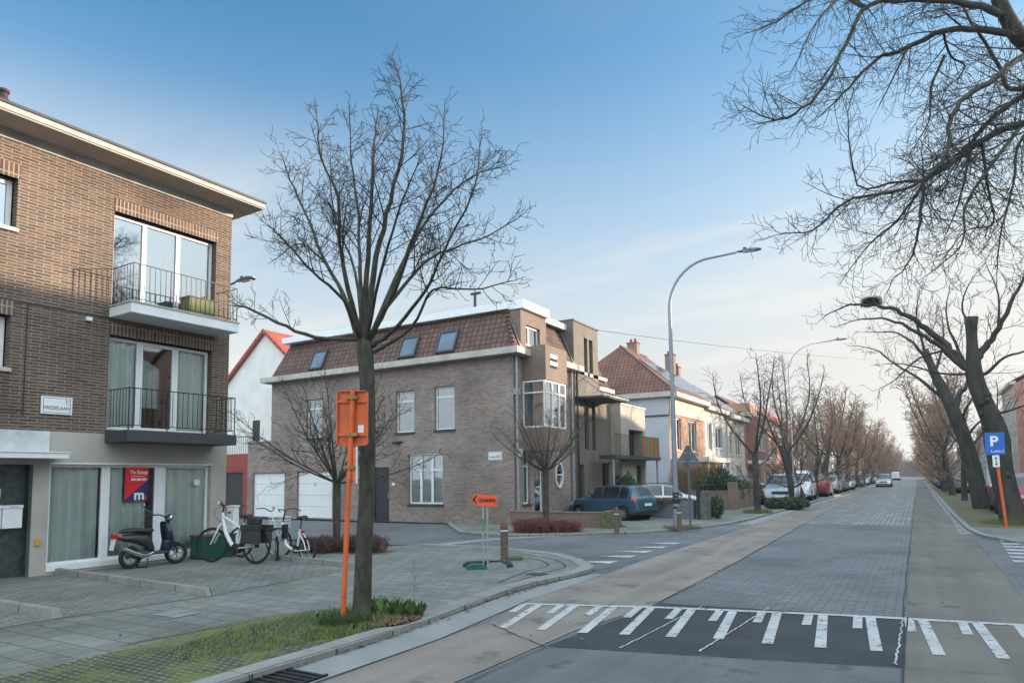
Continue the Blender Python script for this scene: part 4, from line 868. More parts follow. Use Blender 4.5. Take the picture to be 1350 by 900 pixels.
for k, (m_, lab, e) in enumerate(SPEC):
    w = 8.0 if k < 2 else 14
    house('terraced_house', lab, -12.6-.3*(k % 2), y, y+w, 1, e, 8, m_, rh=3.2, wins=[(1, 2.2, 3.3, 5), (4.2, 6.2, 3.3, 5), (4.2, 6.2, .9, 2.3)], doors=[(1.2, 2.1, 2.2)], cornice=.35, tile=('tileO', 'tile', 'tileR')[k % 3])
    y += w + (.05 if k < 2 else rr.uniform(4, 9))
# right row
Rr_, Fr_ = house('terraced_house', 'tall pale grey house with a red brick side wall at the right edge', 8.2, 79, 90, -1, 9.8, 9, 'beigew', rh=2.6, wins=[(1, 2.4, 6.2, 8.6), (4, 5.6, 6.2, 8.6), (8, 9.6, 6.2, 8.6), (1, 2.4, 3.4, 5.4), (4, 5.6, 3.4, 5.4), (8, 9.6, 3.4, 5.4)], doors=[(6, 7, 2.3)])
mb = MB(); mb.box(8.22, 17.2, 78.9, 78.995, 0, 9.8); mb.poly([(8.2, 78.95, 9.8), (17.2, 78.95, 9.8), (12.7, 78.95, 12.5)]); mb.build('side_wall', 'brickR', Rr_, Rr_.location)
house('terraced_house', 'low white rendered house with orange tiled roof on the right side', 8.0, 90.1, 106, -1, 5.4, 9, 'whitew', rh=2.8, wins=[(1, 2.6, 3, 4.5), (6, 7.6, 3, 4.5), (11, 12.6, 3, 4.5), (1, 2.6, .8, 2.1)], doors=[(4, 5, 2.2)], tile='tileR')
house('terraced_house', 'pale house with stepped parapet behind the leaning trees on the right', 8.4, 118, 130, -1, 7.5, 9, 'bluew', rh=3, wins=[(1, 2.6, 3.4, 5), (6, 7.6, 3.4, 5), (9.6, 11, 3.4, 5)], doors=[(4, 5, 2.2)], tile='tileO')
for k, (a, b, m_, lab) in enumerate(((135, 150, 'brickR', 'red brick house far down the right side'), (155, 175, 'whitew', 'white house far down the right side'), (180, 205, 'brickBd', 'brown brick house farthest down the right side'))):
    house('terraced_house', lab, 8.6, a, b, -1, 6.4, 9, m_, rh=3, wins=[(1, 2.6, 3.4, 5), (6, 7.6, 3.4, 5)], doors=[(4, 5, 2.2)])
# the row goes on, past the edge of the picture, towards and behind the camera
for k, (a, b, e, rh_, m_) in enumerate(((24, 33, 8.2, 2.6, 'brickC'), (33.1, 42, 8.0, 2.2, 'brickR'), (42.1, 52, 7.6, 2.0, 'beigew'), (57, 66, 5.4, 1.6, 'brickC'), (-6, 7, 7.8, 3, 'brickR'), (-22, -6.1, 7.4, 3, 'brickBd'))):
    house('terraced_house', ('orange brick', 'red brick', 'cream', 'low orange brick', 'red brick', 'brown brick')[k] + ' house on the right side ' + ('opposite the apartment block', 'opposite the corner house', 'opposite the modern house', 'opposite the terraced row', 'beside the camera', 'behind the camera')[k], 8.0, a, b, -1, e, 9, m_, rh=rh_, wins=[(1, 2.6, 3.4, 5), (6, 7.6, 3.4, 5), (1, 2.6, .9, 2.3), (6, 7.6, .9, 2.3)], doors=[(4, 5, 2.2)])
# far end of the avenue
R9 = thing('far_building', 'long low building closing the far end of the avenue', 'building', (-10, 330, 0))
F9 = Fr((-60, 330), (1, 0)); F9.n = Vector((0, -1, 0)); mb = MB(); wall(mb, F9, 0, 140, 0, 5, [(6+k*9, 9+k*9, 2, 4) for k in range(14)], .3); mb.build('wall', 'brickBd', R9, R9.location)
mb = MB(); F9.box(mb, -1, 141, 5, 6.2, -9, .6); mb.build('roof', 'tileO', R9, R9.location); mb = MB()
F9.box(mb, 0, 140, 1.9, 4.1, -.35, -.3); mb.build('window_band', 'glassr', R9, R9.location)
house('terraced_house', 'brown house further along the right side road behind the avenue row', 30.0, 19.8, 29.5, -1, 9.0, 14, 'brickBd', rh=2.6, wins=[(1, 2.6, 3.4, 5), (6, 7.6, 3.4, 5)], doors=[(4, 5, 2.2)])
house('terraced_house', 'red house at the corner of the right side road', 17.2, 19.8, 29, -1, 8.6, 12, 'brickR', rh=2.6, wins=[(1, 2.6, 3.4, 5), (6, 7.6, 3.4, 5)], doors=[(4, 5, 2.2)])
# ------------------------------------------------------------------ street furniture
# orange sign post seen from behind
t = thing('orange_sign_post', 'orange post with the back of an orange sign, planted in the mossy verge', 'sign post', (-5.85, 6.02, KZ)); O = t.location
lean = Vector((.085, .05, 2.72)); b0 = Vector((-5.86, 6.02, KZ-.02)); top = b0+lean
fx = Vector((.862, .507, 0)); fy = Vector((-.507, .862, 0))     # sign board axes
mb = MB(); mb.tube([b0, b0+lean], .031, 12); mb.build('post', 'orange', t, O, smooth=True)
def board(cx, z0, z1, w, off, mat, name, th=.012, r=.03, mb=None, face=fy):
    mbb = mb or MB(); c = b0+lean*((z0+z1)/2/2.72); pts = []
    for (sx_, sz_) in ((1, 1), (-1, 1), (-1, -1), (1, -1)):
        a0 = {(1, 1): 0, (-1, 1): pi/2, (-1, -1): pi, (1, -1): 3*pi/2}[(sx_, sz_)]
        for k in range(4):
            a = a0+pi/2*k/3; pts.append(c+fx*(cx+sx_*(w/2-r)+r*cos(a))+Vector((0, 0, sz_*((z1-z0)/2-r)+r*sin(a)))+fy*off)
    mbb.extr(pts, face*th)
    return mbb if mb else mbb.build(name, mat, t, O)
SGN = board(.0, 2.06, 2.72, .36, .055, 'orange', 'sign_panel')
mb = MB(); c = b0+lean*(2.39/2.72)
for sx_, w_, h_ in ((-.18, .012, .66), (.18, .012, .66)): mb.rbox(c+fx*sx_+fy*.035, .012, .05, .64, 0, ry=0) if 0 else None
for sg in (-1, 1):
    p = c+fx*(.18*sg); mb.hexa([p+fx*a+fy*b_+Vector((0, 0, z)) for z in (-.31, .31) for a, b_ in ((-.006, .02), (.006, .02), (.006, .07), (-.006, .07))])
    p = c+Vector((0, 0, .325*sg)); mb.hexa([p+fx*a+fy*b_+Vector((0, 0, z)) for z in (-.006, .006) for a, b_ in ((-.16, .02), (.16, .02), (.16, .07), (-.16, .07))])
for z in (-.2, .2): p = c+Vector((0, 0, z)); mb.hexa([p+fx*a+fy*b_+Vector((0, 0, zz_)) for zz_ in (-.013, .013) for a, b_ in ((-.17, .025), (.17, .025), (.17, .056), (-.17, .056))])
mb.build('stiffening_rib', 'orange', SGN, O)
mb = MB()
for z in (-.2, .24): p = c+Vector((0, 0, z)); mb.hexa([p+fx*a+fy*b_+Vector((0, 0, zz_)) for zz_ in (-.02, .02) for a, b_ in ((-.07, -.04), (.07, -.04), (.07, .03), (-.07, .03))])
p = b0+lean*(1.8/2.72); mb.hexa([p+fx*a+fy*b_+Vector((0, 0, zz_)) for zz_ in (-.02, .02) for a, b_ in ((-.06, -.04), (.07, -.04), (.07, .03), (-.06, .03))])
mb.build('clamp', 'rust', t, O)
mb = MB(); p = c+fx*.10+fy*.05+Vector((0, 0, -.13)); mb.hexa([p+fx*a+fy*b_+Vector((0, 0, z)) for z in (-.045, .045) for a, b_ in ((-.035, -.003), (.035, -.003), (.035, 0), (-.035, 0))]); mb.build('inspection_sticker', 'signw', SGN, O)
mb = MB(); p = b0+lean*(1.82/2.72)+fx*.075; mb.hexa([p+fx*a+fy*b_+Vector((0, 0, z)) for z in (-.2, .22) for a, b_ in ((-.035, -.01), (.0, -.01), (.0, .06), (-.035, .06))]); mb.build('lower_panel', 'orange', t, O)
mb = MB(); mb.hexa([p+fx*a+fy*b_+Vector((0, 0, z)) for z in (-.21, .23) for a, b_ in ((.002, -.012), (.012, -.012), (.012, .062), (.002, .062))]); mb.build('panel_face', 'signw', t, O)
# Omleiding detour sign
t = thing('detour_sign', 'small fluorescent orange arrow sign reading Omleiding on a steel post with plastic feet', 'sign', (-6.85, 10.62, KZ), 0); O = Vector(t.location)
ax = Vector((.862, .507, 0)).normalized(); ay = Vector((-.507, .862, 0))
def at_(a, b_, z): return O+ax*a+ay*b_+Vector((0, 0, z))
mb = MB(); mb.extr([at_(-.25, -.04, 1.24), at_(-.155, -.04, 1.345), at_(.2, -.04, 1.31), at_(.225, -.04, 1.285), at_(.225, -.04, 1.13), at_(.2, -.04, 1.11), at_(-.155, -.04, 1.145)], ay*.02); sg = mb.build('arrow_board', 'orangef', t, O)
mb = MB(); mb.extr([at_(-.225, -.044, 1.24), at_(-.15, -.044, 1.325), at_(-.128, -.044, 1.322), at_(-.175, -.044, 1.24), at_(-.128, -.044, 1.166), at_(-.15, -.044, 1.165)], ay*.003); mb.build('arrow_head', 'black', sg, O)
text('Omleiding', .105, at_(.045, -.045, 1.232), radians(30.45), 'black', sg, O, sx=.72, bold=.002)
mb = MB()
for a in (-.028, .05): mb.hexa([at_(a+x_, y_, z) for z in (.02, 1.12) for x_, y_ in ((-.016, -.016), (.016, -.016), (.016, .016), (-.016, .016))])
mb.build('post', 'galv', t, O)
mb = MB(); mb.hexa([at_(-.028+x_, y_, z) for z in (.66, .9) for x_, y_ in ((-.018, -.018), (.018, -.018), (.018, .018), (-.018, .018))]); mb.build('green_band', 'green', t, O)
def foot(a, b_, L_, W_, rot, mats):
    e = ax*cos(rot)+ay*sin(rot); g = Vector((-e.y, e.x, 0)); m_ = MB()
    def q(u, v, z): return at_(a, b_, z)+e*u+g*v
    prof = [(-L_/2, .0), (-L_/2, .045), (-L_/2+.08, .09), (L_/2-.08, .09), (L_/2, .045), (L_/2, .0)]
    n = len(prof)
    A_ = [q(u, -W_/2, z+.002) for u, z in prof]; B_ = [q(u, -W_/2+.04, z+.002) if z > .05 else q(u, -W_/2, z+.002) for u, z in prof]
    C_ = [q(u, W_/2, z+.002) for u, z in prof]
    for i in range(n-1): m_.quad(A_[i], A_[i+1], C_[i+1], C_[i])
    m_.poly(A_); m_.poly(C_[::-1]); return m_.build('foot_block', mats, t, O)
foot(-.10, .34, .62, .2, .35, 'black'); foot(.28, .30, .5, .18, -.9, 'black')
o1 = foot(-.16, -.03, .34, .24, .12, basic('green_plastic', (.02, .13, .09), .5)); o2 = foot(.2, .03, .36, .24, .12, 'galv')
# wooden bollards
def bollard_proto():
    t = thing('wooden_bollard', 'weathered wooden bollard with white band beside the detour sign', 'bollard', (0, 0, 0), group='wooden bollards at the junction')
    mb = MB(); mb.lathe([(.075, 0), (.073, .55), (.075, .68), (.07, .76), (.05, .80), (0, .81)], n=12); mb.build('post', 'wood', t, smooth=True)
    mb = MB(); mb.lathe([(.076, .60), (.078, .60), (.078, .622), (.074, .622)], n=12); mb.build('band', 'signw', t)
    mb = MB(); mb.lathe([(.076, .635), (.0775, .64), (.0775, .69), (.074, .70)], n=12); mb.build('red_band', basic('faded_red_band', (.22, .06, .045), .7), t); return t
bp = bollard_proto(); bp.location = (-7.08, 11.68, KZ-.01); bp.rotation_euler = (.02, .01, 0)
# exact spot along the view line of the detour sign's right hand neighbour
for (x, y, s, lab) in ((-7.54, 18.68, .93, 'wooden bollard on the far kerb in front of the low brick wall'), (-6.05, 19.8, .93, 'wooden bollard at the foot of the tall street lamp')):
    b = copy_tree(bp); b.location = (x, y, KZ-.01); b.scale = (s, s, s); b['label'] = lab
# street lamps
def lamp(name, label, h, loc, rz, arm=2.6, r0=.095, mat='lampgrey', head=.62):
    t = thing(name, label, 'street lamp', (0, 0, 0)); mb = MB(); R_ = 2.0; pts = [(0, 0, 0), (0, 0, 1.2), (0, 0, 1.21)]; rad = [r0, r0*.97, r0*.82]
    zt = h-R_*.75
    pts += [(0, 0, 2.5), (0, 0, zt)]; rad += [r0*.8, r0*.55]
    for k in range(1, 9):
        a = pi/2*k/9; pts.append((arm*.62*(1-cos(a)), 0, zt+R_*.72*sin(a))); rad.append(r0*.5-.012*k/9)
    pts.append((arm-.1, 0, h)); rad.append(.032)
    mb.tube(pts, rad, 10); mb.build('pole', mat, t, smooth=True)
    mb = MB(); prof = [(-.1, .03, .02), (.05, .08, .035), (.3, .13, .045), (.5, .12, .04), (head, .06, .02)]
    rings = [[(arm+x, -w, h-z*.4+.01), (arm+x, w, h-z*.4+.01), (arm+x, w*.8, h+z+.01), (arm+x, -w*.8, h+z+.01)] for x, w, z in prof]
    for a, b_ in zip(rings, rings[1:]):
        for i in range(4): j = (i+1) % 4; mb.quad(a[i], a[j], b_[j], b_[i])
    mb.poly(rings[0][::-1]); mb.poly(rings[-1]); mb.build('lamp_head', 'signgrey', t); mb = MB(); mb.box(arm+.1, arm+.45, -.08, .08, h-.03, h-.012); mb.build('lens', 'signw', t)
    mb = MB(); mb.box(arm+.1, arm+.2, -.03, .03, h+.055, h+.12); mb.build('photocell', 'black', t)
    t.location = loc; t.rotation_euler = (0, 0, rz); return t
L1 = lamp('street_lamp', 'tall curved grey street lamp at the junction beside the warning sign', 8.35, (-6.42, 20.75, KZ), radians(8), 2.15)
mb = MB()
for z in (.62, .78, .95, 1.05): mb.lathe([(.1, z), (.1, z+.07)], n=12)
mb.lathe([(.102, .8), (.102, .93)], n=12); mb.build('black_sticker_band', 'black', L1)
L2 = lamp('street_lamp', 'street lamp head on a long arm behind the apartment block', 6.85, (-16.6, 11.6, KZ), 0, 1.5, .07)
L3 = lamp('street_lamp', 'thin curved street lamp rising among the left street trees', 8.8, (-5.9, 40.5, KZ), 0, 2.4, .05)
# warning sign seen from behind
t = thing('warning_sign', 'triangular warning sign seen from behind on a grey post by the street lamp', 'sign', (-6.45, 22.3, KZ)); O = Vector(t.location)
mb = MB(); mb.tube([O, O+Vector((0, 0, 2.05))], .035, 8); mb.tube([O+Vector((0, 0, 2.05)), O+Vector((0, 0, 2.6))], .03, 8); mb.build('post', 'signgrey', t, O, smooth=True)
mb = MB(); e = Vector((.95, .3, 0)).normalized(); nn = Vector((-e.y, e.x, 0))
mb.extr([O+e*a+nn*.04+Vector((0, 0, z)) for a, z in ((-.40, 1.99), (-.38, 1.95), (.38, 1.95), (.40, 1.99), (.03, 2.62), (-.03, 2.62))], nn*.02); sgp = mb.build('sign_panel', 'signgrey', t, O)
mb = MB()
for z in (2.08, 2.36): mb.extr([O+e*a+nn*.02+Vector((0, 0, zz_)) for a, zz_ in ((-.3+(z-2.08)*.6, z-.015), (.3-(z-2.08)*.6, z-.015), (.3-(z-2.08)*.6, z+.015), (-.3+(z-2.08)*.6, z+.015))], nn*.018)
mb.build('stiffening_rib', 'zinc', sgp, O)
# parking sign on the right
t = thing('parking_sign', 'blue parking sign with white P on an orange post in front of the leaning tree', 'sign', (2.12, 24.45, KZ)); O = Vector(t.location)
mb = MB(); mb.tube([O, O+Vector((-.11, 0, 1.8))], .04, 8); mb.build('post', 'orange', t, O, smooth=True)
mb = MB(); mb.tube([O+Vector((-.11, 0, 1.8)), O+Vector((-.14, 0, 2.74))], .035, 8); mb.build('upper_post', 'galv', t, O)
mb = MB(); x, y, zc = O.x-.14, O.y-.05, 2.16
mb.box(x-.24, x+.24, y-.012, y, zc+.02, zc+.56+.1); pb = mb.build('blue_panel', 'blue', t, O, bevel=.01)
text('P', .40, (x-.02, y-.013, zc+.40), 0, 'signw', pb, O, bold=.012)
mb = MB(); mb.box(x-.1, x+.2, y-.016, y-.013, zc+.09, zc+.105); 
for a in (-.1, .19): mb.box(x+a, x+a+.012, y-.016, y-.013, zc+.105, zc+.16)
mb.box(x-.02, x+.12, y-.016, y-.013, zc+.125, zc+.14); mb.build('pictogram', 'signw', pb, O)
mb = MB(); mb.box(x-.085, x+.085, y-.012, y, zc-.34, zc+.0); ab = mb.build('arrow_plate', 'signw', t, O)
mb = MB(); mb.box(x-.009, x+.009, y-.016, y-.013, zc-.27, zc-.07)
for z, s in ((zc-.04, 1), (zc-.30, -1)): mb.extr([(x, y-.016, z), (x-.035, y-.016, z-.06*s), (x+.035, y-.016, z-.06*s)], (0, .003, 0))
mb.build('double_arrow', 'black', ab, O)
# wheel-stop beams on the forecourt
def beam(p, q, lab):
    P, Q = Vector((*p, 0)), Vector((*q, 0)); d = (Q-P).normalized(); n = Vector((-d.y, d.x, 0))*.06
    mb = MB(); z0, z1 = KZ-.02, KZ+.11; a, b_ = P, Q
    mb.hexa([a-n+Vector((0, 0, z0)), b_-n+Vector((0, 0, z0)), b_+n+Vector((0, 0, z0)), a+n+Vector((0, 0, z0)), a-n*.8+Vector((0, 0, z1)), b_-n*.8-d*.08+Vector((0, 0, z1)), b_+n*.8-d*.08+Vector((0, 0, z1)), a+n*.8+Vector((0, 0, z1))])
    o = mb.build('concrete_beam', 'kerb', None, (P.x, P.y, KZ), bevel=.01); tag(o, lab, 'kerb beam', 'concrete beams between parking bays'); return o
beam((-14.0, 6.72), (-8.84, 6.45), 'long concrete beam on the forecourt in front of the shop windows')
beam((-13.9, 4.55), (-9.13, 4.55), 'short visible concrete beam nearest the bottom left corner')
beam((-11.7, 9.95), (-9.0, 9.65), 'concrete beam beside the white folding bike')
# green crate under the window
t = thing('planter_box', 'dark green low crate against the wall behind the white bicycle', 'crate', (-13.2, 9.9, KZ)); O = Vector(t.location)
mb = MB(); F7 = Fr(FA.p(0, 0, .05), D1); F7.box(mb, -.55, .25, KZ+.005, .53, 0, .42); mb.build('body', 'boxgreen', t, O, bevel=.01); mb = MB(); F7.box(mb, -.57, .27, .532, .56, -.02, .44); mb.build('rim', basic('crate_rim', (.12, .07, .05), .6), t, O)
# cabinet by the house corner
t = thing('meter_cabinet', 'narrow white cabinet standing at the corner of the apartment block', 'cabinet', (-13.3, 10.35, KZ)); O = Vector(t.location)
mb = MB(); mb.box(-13.50, -13.22, 10.16, 10.30, KZ, 1.12) ; mb.build('body', 'signw', t, O, bevel=.008); mb = MB(); mb.box(-13.52, -13.20, 10.15, 10.31, 1.122, 1.16); mb.build('lid', 'signw', t, O)
mb = MB(); mb.box(-13.42, -13.3, 10.152, 10.158, .98, 1.02); mb.build('label_strip', 'red', t, O)
# covers and drain
t = MB(); t.box(-8.25, -7.8, 5.2, 5.55, KZ+.004, KZ+.010); struct(t.build('inspection_cover', 'kerb'))
t = MB(); t.box(-5.8, -5.5, 10.25, 10.5, KZ+.004, KZ+.010); struct(t.build('inspection_cover', 'asphaltd'))
t = thing('drain_grate', 'rusty iron drain grate in the gutter at the bottom edge', 'drain', (-4.7, 4.0, .01)); O = Vector(t.location)
mb = MB(); mb.box(-4.93, -4.5, 3.72, 4.42, .0125, .016); mb.build('pit_dark_sheet', 'dark', t, O); mb = MB()  # flat dark sheet under the bars stands in for the shaded pit
for k in range(9): mb.box(-4.92, -4.51, 3.74+k*.08, 3.77+k*.08, .017, .03)
mb.box(-4.94, -4.92, 3.7, 4.44, .013, .032); mb.box(-4.51, -4.49, 3.7, 4.44, .013, .032); mb.build('bars', 'rail', t, O)
# overhead cable
t = thing('overhead_cable', 'thin black cable slung from the modern house across the avenue', 'cable', (-12, 27, 8)); mb = MB()
P0, P1 = Vector((-11.7, 27.0, 8.0)), Vector((8.2, 60, 9.2)); mb.tube([P0.lerp(P1, f)+Vector((0, 0, -1.6*4*f*(1-f)*.35)) for f in [i/20 for i in range(21)]], .012, 4); mb.build('wire', 'rail', t, t.location)
# low walls, gate pier
t = thing('garden_wall', 'low blue grey wall with tall dark pier behind the street lamp', 'wall', (-8.2, 26, KZ)); O = Vector(t.location)
mb = MB(); mb.hexa([(-9.2, 26.2, KZ), (-7.3, 25.7, KZ), (-7.25, 25.9, KZ), (-9.15, 26.4, KZ), (-9.2, 26.2, .74), (-7.3, 25.7, .74), (-7.25, 25.9, .74), (-9.15, 26.4, .74)]); mb.build('wall', 'bluew' if 0 else basic('blue_grey_block', (.16, .18, .21), .85), t, O)
mb = MB(); mb.box(-7.15, -7.03, 25.6, 25.9, KZ, 1.5); mb.build('pier', 'black', t, O); mb = MB(); mb.box(-7.02, -6.72, 25.6, 26.0, KZ, 1.05); mb.build('post', basic('mossy_post', (.13, .14, .12), .9, var=.4, vs=6), t, O)
t = thing('garden_wall', 'low dark brick garden wall in front of the hedge on the left pavement', 'wall', (-7.8, 33, KZ)); O = Vector(t.location)
mb = MB(); mb.box(-9.6, -7.5, 33.4, 33.65, KZ, .95); mb.box(-7.75, -7.5, 33.66, 38, KZ, .95); mb.build('wall', 'brickBd', t, O); mb = MB(); mb.box(-7.8, -7.4, 33.3, 33.7, KZ, 1.35); mb.box(-7.8, -7.4, 38, 38.4, KZ, 1.35); mb.build('gate_piers', 'brickBd', t, O)
# ------------------------------------------------------------------ bare trees
def thin(mb, pts, r0, r1, n=3):
    k = len(pts); d = (pts[-1]-pts[0])
    x = d.orthogonal(); x.normalize(); y = d.cross(x); y.normalize(); base = len(mb.v)
    for i, p in enumerate(pts):
        r = r0+(r1-r0)*i/(k-1)
        for j in range(n):
            a = 2*pi*j/n; ca, sa = cos(a)*r, sin(a)*r
            mb.v.append((p.x+x.x*ca+y.x*sa, p.y+x.y*ca+y.y*sa, p.z+x.z*ca+y.z*sa))
    for i in range(k-1):
        for j in range(n):
            j2 = (j+1) % n; mb.f.append((base+i*n+j, base+i*n+j2, base+(i+1)*n+j2, base+(i+1)*n+j)); mb.m.append(0)
def catmull(pts, n=4):
    P = [Vector(p) for p in pts]; out = []
    for i in range(len(P)-1):
        p0, p1, p2, p3 = P[max(i-1, 0)], P[i], P[i+1], P[min(i+2, len(P)-1)]
        for k in range(n):
            t = k/n; out.append(.5*((2*p1)+(p2-p0)*t+(2*p0-5*p1+4*p2-p3)*t*t+(3*p1-p0-3*p2+p3)*t**3))
    out.append(P[-1]); return out
def shoot(C, p, d, L, r, lvl, rg, q):
    """one branch and what grows from it"""
    k = max(4, min(12, int(L/q['seg'])+1)); pts = [p.copy()]; d = d.normalized(); st = L/k
    up = q['up'][min(lvl, len(q['up'])-1)]
    for i in range(k):
        d = d + Vector((rg.uniform(-1, 1), rg.uniform(-1, 1), rg.uniform(-1, 1)))*q['jit']; d.z += up*st*2.2; d.normalize()
        pts.append(pts[-1]+d*st)
    re = max(q['rmin'], r*.35)
    thin(C, pts, r, re, 5 if r > .018 else (4 if r > .009 else 3))
    if lvl >= q['max']: return
    n = max(1, int(L*q['den'][min(lvl, len(q['den'])-1)]+rg.random()))
    for c in range(n):
        f = (.18+.82*(c+rg.random())/n)*k; i = min(int(f), k-1); g = f-i
        pp = pts[i].lerp(pts[i+1], min(g, 1)); t = (pts[i+1]-pts[i]).normalized()
        o = t.orthogonal().normalized(); o.rotate(Matrix.Rotation(rg.uniform(0, 2*pi), 3, t))
        a = radians(rg.uniform(*q['ang'])); nd = t*cos(a)+o*sin(a)
        rem = 1-f/k
        nl = L*q['ratio']*(.55+.6*rem)*rg.uniform(.6, 1.25)
        if nl < q['lmin']: nl = q['lmin']*rg.uniform(.8, 1.4)
        rr_ = r*(1-.65*f/k)
        shoot(C, pp, nd, nl, max(q['rmin'], min(rr_*.62, .0075*nl+q['rmin'])), lvl+1, rg, q)
def limb(T, C, pts, r0, r1, rg, q, start=.25, cl=1.0, dens=6, n=8, smooth_=4):
    P = catmull(pts, smooth_); k = len(P)
    for i in range(1, k-1): P[i] = P[i]+Vector((rg.uniform(-1, 1), rg.uniform(-1, 1), rg.uniform(-1, 1)))*r0*.30
    R = [r0+(r1-r0)*(i/(k-1))**.8 for i in range(k)]
    T.tube(P, R, n, caps=False)
    tot = sum((P[i+1]-P[i]).length for i in range(k-1)); m_ = int(tot*(1-start)*dens)
    for c in range(m_):
        f = start+(1-start)*(c+rg.random())/m_; x = f*(k-1); i = min(int(x), k-2); pp = P[i].lerp(P[i+1], x-i); t = (P[i+1]-P[i]).normalized()
        o = t.orthogonal().normalized(); o.rotate(Matrix.Rotation(rg.uniform(0, 2*pi), 3, t)); a = radians(rg.uniform(*q['ang']))
        L = cl*rg.uniform(.45, 1.25)*(1-.66*f)
        r = min((r0+(r1-r0)*f**.8)*.55, .009*L+q['rmin'])
        shoot(C, pp, t*cos(a)+o*sin(a), L, r, 1, rg, q)
    t = (P[-1]-P[-2]).normalized(); shoot(C, P[-1], t, cl*.25, r1, 1, rg, q)
RC = (Matrix.Rotation(radians(30.4547), 3, 'Z') @ Matrix.Rotation(pi/2 + math.atan(77/905), 3, 'X') @ Matrix.Rotation(-.013, 3, 'Z'))
def survey(u, v, base, off=0.0):
    """where a point measured on the photograph lies on the upright plane through base that faces the road corner"""
    d = RC @ Vector(((u-675)/905, -(v-552)/905, -1)); n = Vector((-.507, .862, 0)); b = Vector((base[0], base[1], 0))+n*off
    t = b.dot(n)/d.dot(n); return d*t+Vector((0, 0, 1.7))
def knobs(T, P, R, rg, n, s=.5):
    for i in range(n):
        k = rg.randrange(1, len(P)-1); a = rg.uniform(0, 6.28); r = R[min(k, len(R)-1)]; w = r*s*rg.uniform(.5, 1); T.lathe([(0, -w), (w*.8, -w*.6), (w, 0), (w*.7, w*.6), (0, w*.9)], (P[k].x+cos(a)*r*.8, P[k].y+sin(a)*r*.8, P[k].z), 'Z', 7)
def finish(t, T, C, mt='bark', mc='twig', label=None):
    tr = T.build('trunk', mt, t, t.location, smooth=True, uv=False, angle=180); cr = C.build('crown', mc, t, t.location, uv=False)
    return tr, cr
# --- the young street tree in front
HB = (-5.98, 6.48)
t = thing('street_tree', 'bare young tree with smooth trunk in the mossy verge beside the orange sign post', 'tree', (HB[0], HB[1], KZ))
rg = random.Random(21); T, C = MB(), MB()
H = lambda u, v, o=0: survey(300+u/2.142, 60+v/2.142, HB, o)
P = catmull([survey(477, 811, HB), survey(478, 780, HB), survey(480, 720, HB), survey(484, 640, HB), survey(485, 560, HB), survey(484, 500, HB), survey(481, 462, HB), survey(481, 445, HB)], 3)
T.tube(P, [.15, .126, .115, .110, .107, .105, .103, .101, .099, .098, .097, .096, .095, .094, .094, .095, .097, .102, .104, .095, .08, .05][:len(P)], 16)
q = dict(seg=.075, up=(.1, .32, .30, .25), jit=.085, rmin=.0028, max=4, den=(6, 8.5, 9, 6), ang=(30, 66), ratio=.50, lmin=.09)
LB = [
 ([(370, 830, 0), (250, 824, -.1), (140, 782, -.1), (60, 742, .0), (22, 735, .1)], .050, .012, .35, .62),
 ([(372, 835, .0), (325, 700, .25), (265, 590, .45), (225, 480, .6), (185, 400, .7), (160, 330, .8)], .055, .008, .25, .85),
 ([(374, 838, 0), (342, 690, -.25), (318, 560, -.4), (312, 430, -.6), (270, 330, -.7), (252, 210, -.8)], .062, .008, .25, .9),
 ([(380, 840, 0), (374, 650, .2), (369, 480, .5), (352, 330, .6), (345, 190, .7)], .055, .007, .3, .8),
 ([(386, 840, 0), (394, 640, -.2), (405, 460, -.35), (414, 300, -.5), (420, 220, -.5)], .07, .012, .3, .8),
 ([(388, 838, 0), (420, 600, .1), (460, 440, .0), (497, 270, .1), (492, 130, .0), (480, 80, 0)], .075, .007, .3, .85),
 ([(395, 835, 0), (470, 690, -.3), (530, 530, -.6), (595, 360, -.8), (612, 200, -.9)], .065, .007, .3, .85),
 ([(400, 840, 0), (450, 740, .3), (560, 610, .55), (640, 572, .8), (740, 535, 1.0), (830, 480, 1.1)], .055, .007, .3, .85),
 ([(410, 850, 0), (480, 790, -.3), (560, 690, -.6), (605, 590, -.8), (690, 420, -1.1), (715, 270, -1.2)], .05, .007, .35, .85),
 ([(398, 838, 0), (500, 600, .5), (590, 460, .8), (690, 370, 1.0), (770, 345, 1.1)], .055, .007, .35, .85),
 ([(415, 865, 0), (520, 795, -.4), (580, 690, -.7), (690, 690, -1.0), (800, 665, -1.2)], .04, .007, .4, .75),
 ([(374, 838, 0), (330, 720, -.5), (240, 640, -.9), (170, 560, -1.1), (115, 510, -1.2)], .042, .007, .4, .75),
 ([(382, 838, 0), (360, 640, .8), (300, 470, 1.2), (290, 330, 1.3)], .045, .007, .35, .8),
 ([(392, 838, 0), (430, 650, -.8), (480, 480, -1.3), (540, 330, -1.5)], .045, .007, .35, .8),
 ([(372, 838, 0), (300, 650, .9), (210, 560, 1.3), (140, 600, 1.5)], .04, .006, .4, .7)]
for pts, r0, r1, st_, cl in LB: limb(T, C, [H(*p) for p in pts], r0*.62, r1*.85, rg, q, st_, cl*1.02, 11.0)
finish(t, T, C, 'bark', 'twig')
